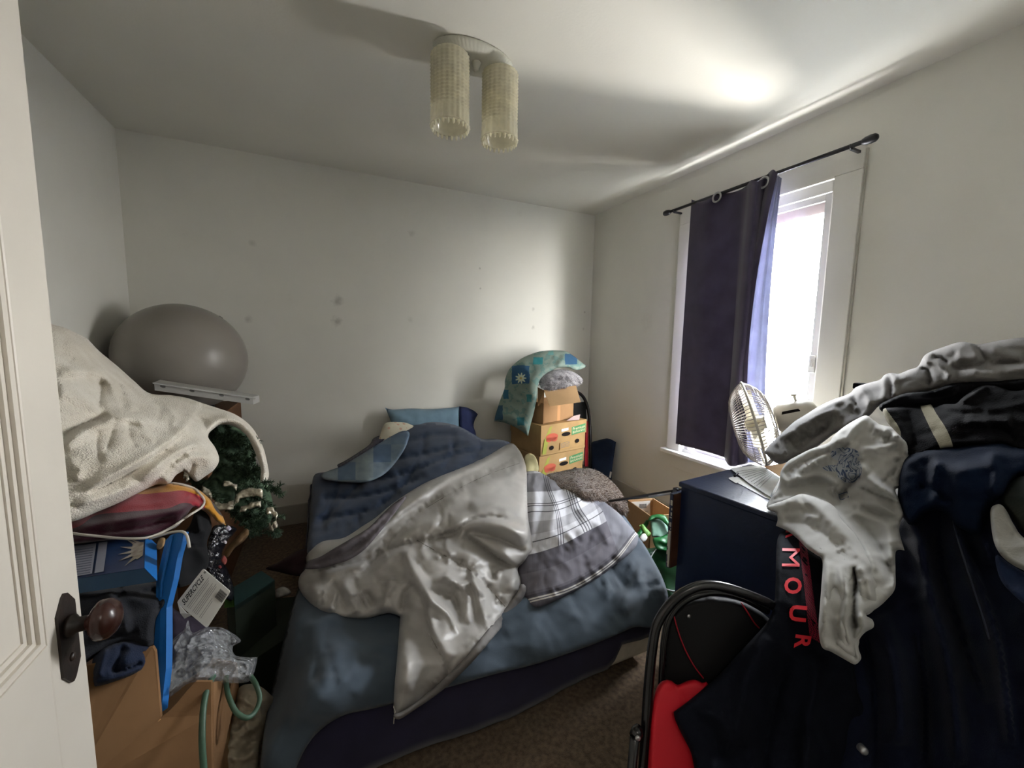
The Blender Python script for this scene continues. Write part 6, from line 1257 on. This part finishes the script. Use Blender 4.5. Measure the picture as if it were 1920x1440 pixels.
# navy sweatshirt mass above
hood, hood_o = cloth('hooded_sweatshirt', [(1690, 880), (1700, 858), (1720, 845), (1750, 838), (1790, 834), (1830, 828), (1870, 826), (1910, 835), (1990, 850), (1990, 900), (1920, 890), (1895, 905), (1880, 930), (1855, 950), (1840, 1000), (1800, 990), (1770, 960), (1740, 960), (1710, 985), (1690, 965), (1683, 930)],
    [(1690, 880, 'd', 1.05), (1790, 834, 'd', 1.02), (1870, 828, 'd', .95), (1990, 850, 'd', .84), (1990, 895, 'd', .80), (1880, 925, 'd', .84), (1840, 1000, 'd', .84), (1740, 950, 'd', .95), (1700, 975, 'd', 1.0), (1800, 900, 'd', .90)],
    mat('deep_blue_fleece', '0c1525', .95, .08, 9, .5, 300, spec=.06), 'deep blue hooded sweatshirt bunched beneath the striped fleece', 'sweatshirt', roll=18, rim=.04, thick=.05, step=6, folds=[([(1740, 870), (1800, 880), (1870, 870)], 14, .018), ([(1720, 910), (1760, 920), (1790, 950)], 10, -.02), ([(1850, 850), (1870, 880), (1860, 930)], 12, .015), ([(1760, 860), (1750, 910), (1760, 950)], 10, .014)], wr=[(.014, 8), (.005, 22)])
# striped fleece
def strf(N, L, t, out):
    u, v = uvxy(N, L, t); n = N.new('ShaderNodeTexNoise'); n.inputs['Scale'].default_value = 22; L.new(t.outputs['UV'], n.inputs['Vector'])
    w = nmath(N, L, 'MULTIPLY', nmath(N, L, 'SUBTRACT', n.outputs['Fac'], .5), .035); uu = nmath(N, L, 'ADD', u, w)
    out = nmix(N, L, band(N, L, uu, -.5, .12), out, '85806f'); return nmix(N, L, band(N, L, uu, 1.0, 1.42), out, '85806f')
strp, strp_o = cloth('striped_fleece', [(1655, 772), (1662, 764), (1690, 761), (1722, 760), (1745, 758), (1752, 764), (1770, 758), (1792, 757), (1800, 750), (1812, 740), (1830, 728), (1852, 720), (1880, 727), (1905, 733), (1990, 730), (1990, 870), (1920, 850), (1880, 832), (1850, 834), (1815, 836), (1789, 839), (1765, 843), (1744, 848), (1715, 862), (1700, 850), (1690, 830), (1678, 808), (1664, 792)],
    [(1655, 772, 'd', 1.24), (1745, 760, 'd', 1.18), (1852, 722, 'd', 1.12), (1990, 730, 'd', .98), (1990, 860, 'd', .86), (1880, 830, 'd', .94), (1789, 838, 'd', 1.0), (1705, 855, 'd', 1.09), (1680, 805, 'd', 1.17), (1780, 790, 'd', 1.06)],
    mat('striped_black_fleece', '08080a', .95, .1, 10, .6, 250, spec=.06, bdist=.003, fn=strf), 'black fleece throw with cream stripes draped under the grey sweatshirt', 'throw',
    uv=[(1657, 775, 0, 0), (1668, 790, 0, .3), (1682, 812, 0, .6), (1725, 760, 1, 0), (1738, 790, 1, .4), (1762, 838, 1, 1), (1747, 760, 1.42, 0), (1760, 782, 1.42, .3), (1772, 800, 1.42, .6), (1787, 838, 1.42, 1), (1850, 722, 3, 0), (1880, 830, 3, 1), (1698, 764, .6, 0), (1710, 835, .5, 1)],
    roll=10, rim=.03, thick=.04, step=4, folds=[([(1757, 765), (1800, 775), (1850, 770)], 9, -.012), ([(1800, 752), (1830, 735), (1852, 724)], 6, .012), ([(1810, 780), (1850, 790), (1900, 790)], 12, .012), ([(1850, 800), (1880, 805), (1910, 830)], 10, -.012), ([(1700, 770), (1712, 800), (1720, 840)], 8, -.008)], wr=[(.010, 10), (.004, 30)])
# black garment between fleece and sweatshirt
blk, _ = cloth('black_top', [(1648, 762), (1665, 750), (1700, 737), (1745, 733), (1790, 718), (1850, 712), (1920, 710), (1990, 708), (1990, 745), (1910, 740), (1855, 728), (1812, 745), (1795, 762), (1750, 766), (1700, 768), (1660, 774)],
    [(1648, 764, 'd', 1.29), (1745, 735, 'd', 1.22), (1850, 715, 'd', 1.15), (1990, 710, 'd', 1.0), (1990, 745, 'd', 1.0), (1750, 764, 'd', 1.21)], m_vb, 'thin black garment between the grey sweatshirt and the striped fleece', 'top', roll=8, rim=.03, thick=.06, step=5, folds=[([(1700, 750), (1750, 752), (1800, 738)], 5, .012), ([(1730, 742), (1780, 745)], 4, -.008)], wr=[(.006, 16)])
# grey sweatshirt, its sleeve reaching towards the fan
swf = [([(1477, 803), (1500, 790), (1540, 768), (1580, 750), (1597, 742)], 6, .014), ([(1462, 818), (1480, 812), (1500, 800), (1530, 782), (1570, 765)], (4, 8), .018), ([(1500, 830), (1530, 815), (1560, 800)], 7, -.016), ([(1490, 850), (1520, 828), (1550, 800), (1570, 780)], 8, -.012), ([(1455, 845), (1462, 835), (1465, 820)], 4, -.008),
       ([(1600, 740), (1605, 760), (1618, 778)], 6, -.016), ([(1612, 725), (1628, 745), (1632, 765)], 7, .012), ([(1664, 702), (1672, 720), (1668, 748)], (3, 5), -.022), ([(1655, 708), (1660, 730), (1655, 752)], 5, .012), ([(1680, 702), (1676, 730), (1680, 748)], 6, .012),
       ([(1722, 688), (1740, 692), (1745, 712), (1742, 725)], (4, 6), -.028), ([(1728, 672), (1740, 680), (1756, 682), (1770, 690), (1780, 702), (1776, 716)], 7, .022), ([(1745, 668), (1765, 672), (1780, 682)], (4, 4), -.024), ([(1782, 690), (1800, 690), (1830, 683), (1850, 680)], (4, 10), -.018), ([(1790, 664), (1815, 672), (1838, 668)], 9, .014), ([(1830, 648), (1845, 668), (1852, 682)], 5, -.014), ([(1855, 650), (1880, 665), (1920, 670)], 9, .010), ([(1800, 700), (1860, 696), (1920, 693), (1980, 690)], 8, .014), ([(1850, 682), (1900, 680), (1980, 676)], (3, 4), -.012)]
swt, swt_o = cloth('sweatshirt', [(1432, 847, 1), (1446, 832), (1460, 817), (1472, 806), (1490, 790), (1511, 777), (1535, 762), (1560, 750), (1592, 738), (1605, 726), (1628, 718), (1650, 712), (1658, 703), (1672, 699), (1684, 701), (1705, 693), (1721, 687), (1732, 668), (1746, 659), (1765, 652), (1785, 645), (1802, 641), (1820, 643), (1836, 646), (1860, 641), (1890, 636), (1920, 633), (1990, 628), (1990, 716), (1924, 718), (1890, 718), (1856, 720), (1820, 720), (1785, 722), (1765, 727), (1744, 733), (1725, 737), (1706, 741), (1680, 749), (1650, 760), (1632, 778), (1610, 795), (1590, 805), (1567, 812), (1545, 828), (1526, 842), (1500, 856), (1477, 866), (1459, 870), (1444, 860)],
    [(1432, 847, 'd', 1.60), (1459, 868, 'd', 1.52), (1511, 778, 'd', 1.62), (1526, 838, 'd', 1.46), (1592, 740, 'd', 1.52), (1610, 790, 'd', 1.40), (1660, 704, 'd', 1.42), (1650, 758, 'd', 1.33), (1732, 670, 'd', 1.34), (1744, 732, 'd', 1.25), (1802, 642, 'd', 1.30), (1820, 718, 'd', 1.17), (1920, 634, 'd', 1.22), (1924, 716, 'd', 1.08), (1990, 630, 'd', 1.18), (1990, 715, 'd', 1.0)],
    m_swt, 'grey sweatshirt thrown over the pile, one sleeve reaching towards the fan', 'sweatshirt', roll=14, rim=.05, thick=.06, step=4, folds=swf+gathers([(1450, 850), (1530, 800), (1600, 760)], 26, 16, 3.5, -.006, 41)+gathers([(1740, 690), (1800, 690), (1910, 690)], 16, 16, 4, -.0025, 42), fs=1.4, wr=[(.010, 9), (.004, 22)])
tag(fur_tufts(swt, (1430, 630, 1930, 870), 6000, .004, m_swt, swt_o, r=.00025), kind='stuff')
knob_ = MB(); q_ = at(1614, 724, d=1.6); knob_.box(V(q_)-Vector((.02, .02, .012)), V(q_)+Vector((.02, .02, .012)), bev=.005); tag(knob_.build('dark_strap_end', m_vb), 'small dark strap end peeking over the grey sweatshirt', 'strap')

# white t-shirt hanging over the dresser edge
def shirt_fn(N, L, t, out):
    u, v = uvxy(N, L, t)
    w = N.new('ShaderNodeTexNoise'); w.inputs['Scale'].default_value = 2.6; w.inputs['Detail'].default_value = 1.5; w.inputs['Distortion'].default_value = 2.6; L.new(t.outputs['UV'], w.inputs['Vector'])
    k = nmath(N, L, 'ABSOLUTE', nmath(N, L, 'SUBTRACT', nmath(N, L, 'FRACT', nmath(N, L, 'MULTIPLY', w.outputs['Fac'], 6)), .5))
    def blob(cx, cy, rx, ry):
        dx = nmath(N, L, 'DIVIDE', nmath(N, L, 'SUBTRACT', u, cx), rx); dy = nmath(N, L, 'DIVIDE', nmath(N, L, 'SUBTRACT', v, cy), ry)
        return nmath(N, L, 'LESS_THAN', nmath(N, L, 'ADD', nmath(N, L, 'MULTIPLY', dx, dx), nmath(N, L, 'MULTIPLY', dy, dy)), 1)
    m_ = nmath(N, L, 'MAXIMUM', blob(15.84, 8.52, .27, .13), blob(15.92, 8.80, .24, .26))
    m_ = nmath(N, L, 'MAXIMUM', m_, blob(15.62, 8.78, .2, .06))
    fac = nmath(N, L, 'MULTIPLY', m_, nmath(N, L, 'LESS_THAN', k, .16)); out = nmix(N, L, nmath(N, L, 'MULTIPLY', m_, .35), out, '8fa0b8')
    return nmix(N, L, nmath(N, L, 'MULTIPLY', fac, .9), out, '34496b')
m_tee = mat('white_jersey', 'a9a8a3', .85, .03, 8, .35, 500, sheen=.15, bdist=.0008, fn=shirt_fn, translucent=.12)
tf = [([(1556, 832), (1590, 822), (1600, 805), (1622, 785)], 7, .016), ([(1640, 800), (1668, 812), (1695, 830), (1702, 860)], 7, .018), ([(1612, 838), (1640, 842), (1672, 832), (1690, 828)], (5, 9), .018), ([(1612, 842), (1618, 870), (1628, 890)], 9, .014), ([(1480, 900), (1510, 880), (1540, 858), (1552, 845)], 6, .010), ([(1470, 905), (1500, 895), (1540, 890), (1570, 910)], (4, 8), .016),
      ([(1455, 945), (1475, 935), (1500, 928), (1525, 935), (1555, 950)], (5, 8), .016), ([(1440, 945), (1450, 935), (1470, 930)], 4, -.010), ([(1575, 950), (1578, 930), (1600, 905), (1618, 890)], 6, -.030), ([(1560, 915), (1575, 930), (1590, 925)], 6, -.02), ([(1625, 890), (1650, 915), (1680, 935), (1692, 955)], (8, 5), .020), ([(1590, 930), (1620, 950), (1650, 965), (1690, 968)], 12, -.020), ([(1600, 960), (1630, 970), (1680, 985)], 8, .012),
      ([(1556, 950), (1590, 985), (1620, 1020), (1645, 1070)], (4, 8), .012), ([(1600, 965), (1640, 1010), (1665, 1060), (1672, 1100)], 9, -.022), ([(1590, 905), (1640, 925), (1690, 945)], 5, -.02), ([(1600, 945), (1650, 950), (1690, 975)], 6, .01), ([(1465, 890), (1500, 868), (1545, 850), (1580, 846)], 4, -.014), ([(1480, 915), (1530, 905), (1565, 912)], 4, -.012), ([(1660, 980), (1668, 1020), (1668, 1060)], 9, .014), ([(1548, 1050), (1546, 1110), (1545, 1180)], 9, .014), ([(1570, 1060), (1590, 1110), (1585, 1170), (1600, 1220)], 8, .012), ([(1596, 1062), (1606, 1080), (1602, 1110), (1596, 1128)], 4, -.034), ([(1602, 1120), (1600, 1150), (1606, 1180)], (4, 4), -.024), ([(1610, 1150), (1618, 1175), (1604, 1205)], 6, .012), ([(1570, 1200), (1590, 1222), (1605, 1225)], 7, .012), ([(1470, 975), (1520, 1010), (1550, 1040)], 7, .010), ([(1655, 905), (1672, 890), (1688, 870)], 7, -.012), ([(1560, 870), (1570, 850), (1590, 835)], 6, -.008)]
tee, tee_o = cloth('t_shirt', [(1624, 779), (1637, 787), (1650, 796), (1668, 800), (1684, 806), (1702, 818), (1708, 834), (1706, 848), (1710, 862), (1696, 878), (1688, 893), (1690, 905), (1694, 914, 1), (1679, 918), (1686, 938), (1695, 960), (1691, 974), (1686, 992), (1690, 1012), (1696, 1032, 1), (1680, 1034), (1679, 1070), (1678, 1104), (1662, 1125), (1645, 1140), (1624, 1153), (1636, 1162), (1638, 1176), (1622, 1186), (1611, 1200), (1610, 1217), (1615, 1234), (1604, 1246), (1592, 1240), (1576, 1232), (1558, 1222), (1541, 1213), (1536, 1180), (1538, 1140), (1541, 1100), (1543, 1052), (1530, 1040), (1514, 1028), (1496, 1010), (1477, 995), (1455, 985, 1), (1458, 974), (1455, 962), (1443, 957), (1437, 950), (1442, 938), (1456, 920), (1462, 900), (1464, 884), (1476, 866), (1494, 855), (1520, 842), (1553, 830), (1562, 818), (1580, 802), (1604, 787)],
    [(1624, 780, 'd', 1.30), (1553, 832, 'd', 1.32), (1464, 890, 'd', 1.40), (1440, 950, 'd', 1.32), (1457, 984, 'd', 1.24), (1520, 940, 'd', 1.25), (1706, 840, 'd', 1.12), (1690, 910, 'd', 1.06), (1620, 860, 'd', 1.20), (1580, 920, 'd', 1.20), (1690, 970, 'd', 1.0), (1640, 930, 'd', 1.08), (1640, 985, 'd', 1.05), (1514, 1025, 'd', 1.02), (1545, 1050, 'd', .94), (1678, 1100, 'd', .84), (1600, 1100, 'd', .84), (1540, 1200, 'd', .79), (1600, 1240, 'd', .77), (1636, 1170, 'd', .79)],
    m_tee, 'white t-shirt with a blue swirl print hanging over the dresser edge', 't-shirt', roll=11, rim=.03, thick=.02, step=4, folds=tf+gathers([(1560, 830), (1600, 850), (1600, 900), (1560, 930)], 34, 20, 3.2, -.006, 21)+gathers([(1640, 800), (1690, 850), (1680, 910)], 20, 22, 3.5, -.006, 22)+gathers([(1470, 900), (1520, 870), (1560, 850)], 16, 16, 3, -.005, 23), fs=1.5, wr=[(.009, 12), (.004, 30)])
tee2 = Soft([(1437, 950), (1455, 943), (1470, 938), (1487, 931), (1503, 926), (1522, 930), (1540, 937), (1558, 945), (1570, 957), (1578, 974), (1597, 990), (1620, 1013), (1640, 1047), (1656, 1087), (1656, 1115), (1645, 1137), (1624, 1153), (1612, 1125), (1607, 1090), (1601, 1066, 1), (1597, 1090), (1592, 1125), (1596, 1150), (1604, 1180), (1611, 1200), (1609, 1217), (1614, 1234), (1604, 1246), (1590, 1240), (1576, 1232), (1558, 1222), (1541, 1213), (1535, 1180), (1537, 1140), (1540, 1100), (1542, 1052), (1530, 1040), (1514, 1029), (1496, 1011), (1477, 996), (1455, 986, 1), (1458, 974), (1455, 962), (1443, 957)],
    [(1438, 950, 'd', 1.29), (1503, 928, 'd', 1.22), (1456, 984, 'd', 1.21), (1570, 957, 'd', 1.10), (1514, 1027, 'd', 1.0), (1620, 1013, 'd', 1.0), (1545, 1050, 'd', .93), (1656, 1090, 'd', .86), (1600, 1090, 'd', .85), (1624, 1150, 'd', .81), (1540, 1200, 'd', .775), (1604, 1240, 'd', .76), (1590, 1130, 'd', .82), (1545, 1120, 'd', .84)], roll=9, rim=.02, thick=.012, step=4, fs=1.5,
    folds=[([(1450, 950), (1490, 940), (1530, 950), (1565, 985), (1600, 1020), (1635, 1070)], 12, .012), ([(1470, 975), (1520, 985), (1560, 1015), (1590, 1050)], 8, -.010), ([(1455, 970), (1500, 965), (1540, 975)], 6, .006), ([(1500, 930), (1512, 950), (1530, 965)], 4, -.008), ([(1552, 1050), (1550, 1110), (1548, 1190)], 9, .010), ([(1575, 1060), (1582, 1120), (1580, 1180), (1598, 1225)], 7, .008), ([(1566, 1100), (1564, 1160), (1572, 1210)], 5, -.010), ([(1585, 1190), (1597, 1215), (1606, 1238)], 4, -.010), ([(1610, 1060), (1628, 1090), (1634, 1125)], 7, .008), ([(1480, 942), (1476, 958), (1466, 972)], 5, -.006)]+gathers([(1460, 965), (1520, 970), (1590, 1040), (1620, 1100)], 18, 16, 3, -.003, 31), wr=[(.005, 14), (.0025, 40)])
tee2.build('front_fold', m_tee, tee_o)
b = MB()
for q4 in ([(1572, 928), (1588, 922), (1591, 932), (1576, 938)],): 
    P_ = [on(tee, x, y, .002) for x, y in q4]; b.tube(P_, .0012, 4, closed=True)
b.build('size_mark', mat('blue_mark', '34496b', .7), tee_o, keep_world=True)

# sports leggings with red lettering down the waistband
leg, leg_o = cloth('leggings', [(1470, 996), (1492, 994), (1530, 1030), (1560, 1060), (1580, 1120), (1600, 1240), (1612, 1300), (1650, 1360), (1690, 1500, 1), (1318, 1500, 1), (1302, 1440), (1295, 1410), (1280, 1380), (1266, 1350), (1263, 1335, 1), (1290, 1315), (1320, 1290), (1347, 1266), (1380, 1230), (1410, 1198), (1437, 1168), (1450, 1140), (1454, 1100), (1455, 1050), (1458, 1010)],
    [(1480, 1000, 'd', 1.17), (1560, 1060, 'd', 1.02), (1464, 1060, 'd', .99), (1520, 1200, 'd', .86), (1437, 1168, 'd', .86), (1347, 1266, 'd', .845), (1264, 1336, 'd', .815), (1302, 1440, 'd', .775), (1318, 1500, 'd', .75), (1600, 1240, 'd', .86), (1612, 1300, 'd', .86), (1500, 1350, 'd', .82), (1680, 1490, 'd', .82)],
    mat('black_sports_fabric', '0b0e17', .9, .1, 10, .4, 500, sheen=.0, spec=.12), 'black sports leggings with red capital letters down the waistband, hung over the folding chair', 'leggings', roll=12, rim=.02, thick=.03, step=6,
    folds=[([(1440, 1190), (1400, 1280), (1380, 1400)], 22, .022), ([(1480, 1230), (1450, 1330), (1430, 1460)], 16, -.02), ([(1540, 1230), (1520, 1340), (1510, 1460)], 18, .02), ([(1310, 1330), (1350, 1350), (1370, 1420)], 14, .012)], wr=[(.010, 7), (.003, 25)])
def RS(x, y, e): return on(leg, x, y, e)
m_rl = mat('red_print_lettering', 'd8303a', .6, .04)
b = MB(); L1 = smooth_line([(1497, 1006), (1503, 1060), (1508, 1100), (1513, 1150), (1520, 1206)], 8); L2 = smooth_line([(1512, 1018), (1518, 1060), (1523, 1100), (1530, 1150), (1538, 1206)], 8); n_ = min(len(L1), len(L2))
A1 = [b.bm.verts.new(V(RS(p[0], p[1], .002))) for p in L1[:n_]]; A2 = [b.bm.verts.new(V(RS(p[0], p[1], .002))) for p in L2[:n_]]
for i in range(n_-1): b.bm.faces.new((A1[i], A1[i+1], A2[i+1], A2[i]))
bmesh.ops.solidify(b.bm, geom=b.bm.faces[:], thickness=.001)
def mesh_fn(N, L, t, out):
    c = N.new('ShaderNodeTexChecker'); c.inputs['Scale'].default_value = 330; L.new(t.outputs['Object'], c.inputs['Vector']); return nmix(N, L, c.outputs['Fac'], out, '2a0a12')
b.build('red_mesh_strip', mat('red_mesh', '8e1c34', .7, .05, fn=mesh_fn), leg_o, keep_world=True)
for ch_, (cx, cy), w, h_, rot in (('R', (1488, 1002), 30, 14, .03), ('M', (1483, 1045), 33, 34, .02), ('O', (1487, 1098), 33, 31, .04), ('U', (1496, 1150), 33, 30, .10), ('R', (1505, 1204), 30, 26, .14)):
    me = text_mesh(ch_, .03 if ch_ != 'M' else .0); xs = [v.co.x for v in me.vertices]; ys = [v.co.y for v in me.vertices]; x0, x1, y0, y1 = min(xs), max(xs), min(ys), max(ys)
    up = 1
    for v in me.vertices:
        a = (v.co.x-x0)/(x1-x0)-.5; c = (v.co.y-y0)/(y1-y0)-.5        # letters turned a quarter: their tops to the right, text runs down
        dx, dy = c*w, a*h_; X_, Y_ = cx+dx*math.cos(rot)-dy*math.sin(rot), cy+dx*math.sin(rot)+dy*math.cos(rot)
        v.co = V(RS(X_, Y_, .005))
    me.materials.clear(); link('letter', me, m_rl, leg_o, keep_world=True)

# pieces at the right edge of the picture
cloth('white_cloth', [(1857, 958), (1868, 946), (1880, 948), (1890, 962), (1902, 985), (1922, 1010), (1990, 1050), (1990, 1110), (1930, 1075), (1900, 1060), (1876, 1040), (1862, 1010)], [(1857, 960, 'd', .80), (1890, 960, 'd', .80), (1990, 1060, 'd', .66), (1990, 1105, 'd', .65), (1876, 1040, 'd', .74)], mat('off_white_cotton', '84827c', .85, .03, bump=.4), 'off-white cloth tail poking out of the coat at the right edge', 'cloth', roll=9, rim=.02, thick=.03, step=4, wr=[(.006, 20)])
cloth('blue_cloth', [(1868, 1040), (1895, 1058), (1930, 1078), (1990, 1108), (1990, 1180), (1930, 1140), (1885, 1100), (1870, 1070)], [(1868, 1042, 'd', .79), (1990, 1110, 'd', .68), (1990, 1175, 'd', .66), (1885, 1100, 'd', .74)], mat('slate_blue_cotton', '1c2a48', .9, .06, bump=.4), 'slate blue cloth below the off-white cloth at the right edge', 'cloth', roll=9, rim=.02, thick=.03, step=5, wr=[(.006, 20)])
cloth('olive_cloth', [(1880, 925), (1896, 905), (1920, 892), (1990, 890), (1990, 1040), (1925, 1005), (1905, 985), (1890, 960), (1878, 945)], [(1880, 925, 'd', .86), (1990, 890, 'd', .78), (1990, 1030, 'd', .70), (1900, 970, 'd', .82)], mat('olive_knit', '302f22', .9, .08, bump=.4, col2='253035'), 'olive knitted cloth above the off-white cloth at the right edge', 'cloth', roll=9, rim=.02, thick=.03, step=5, wr=[(.006, 20)])
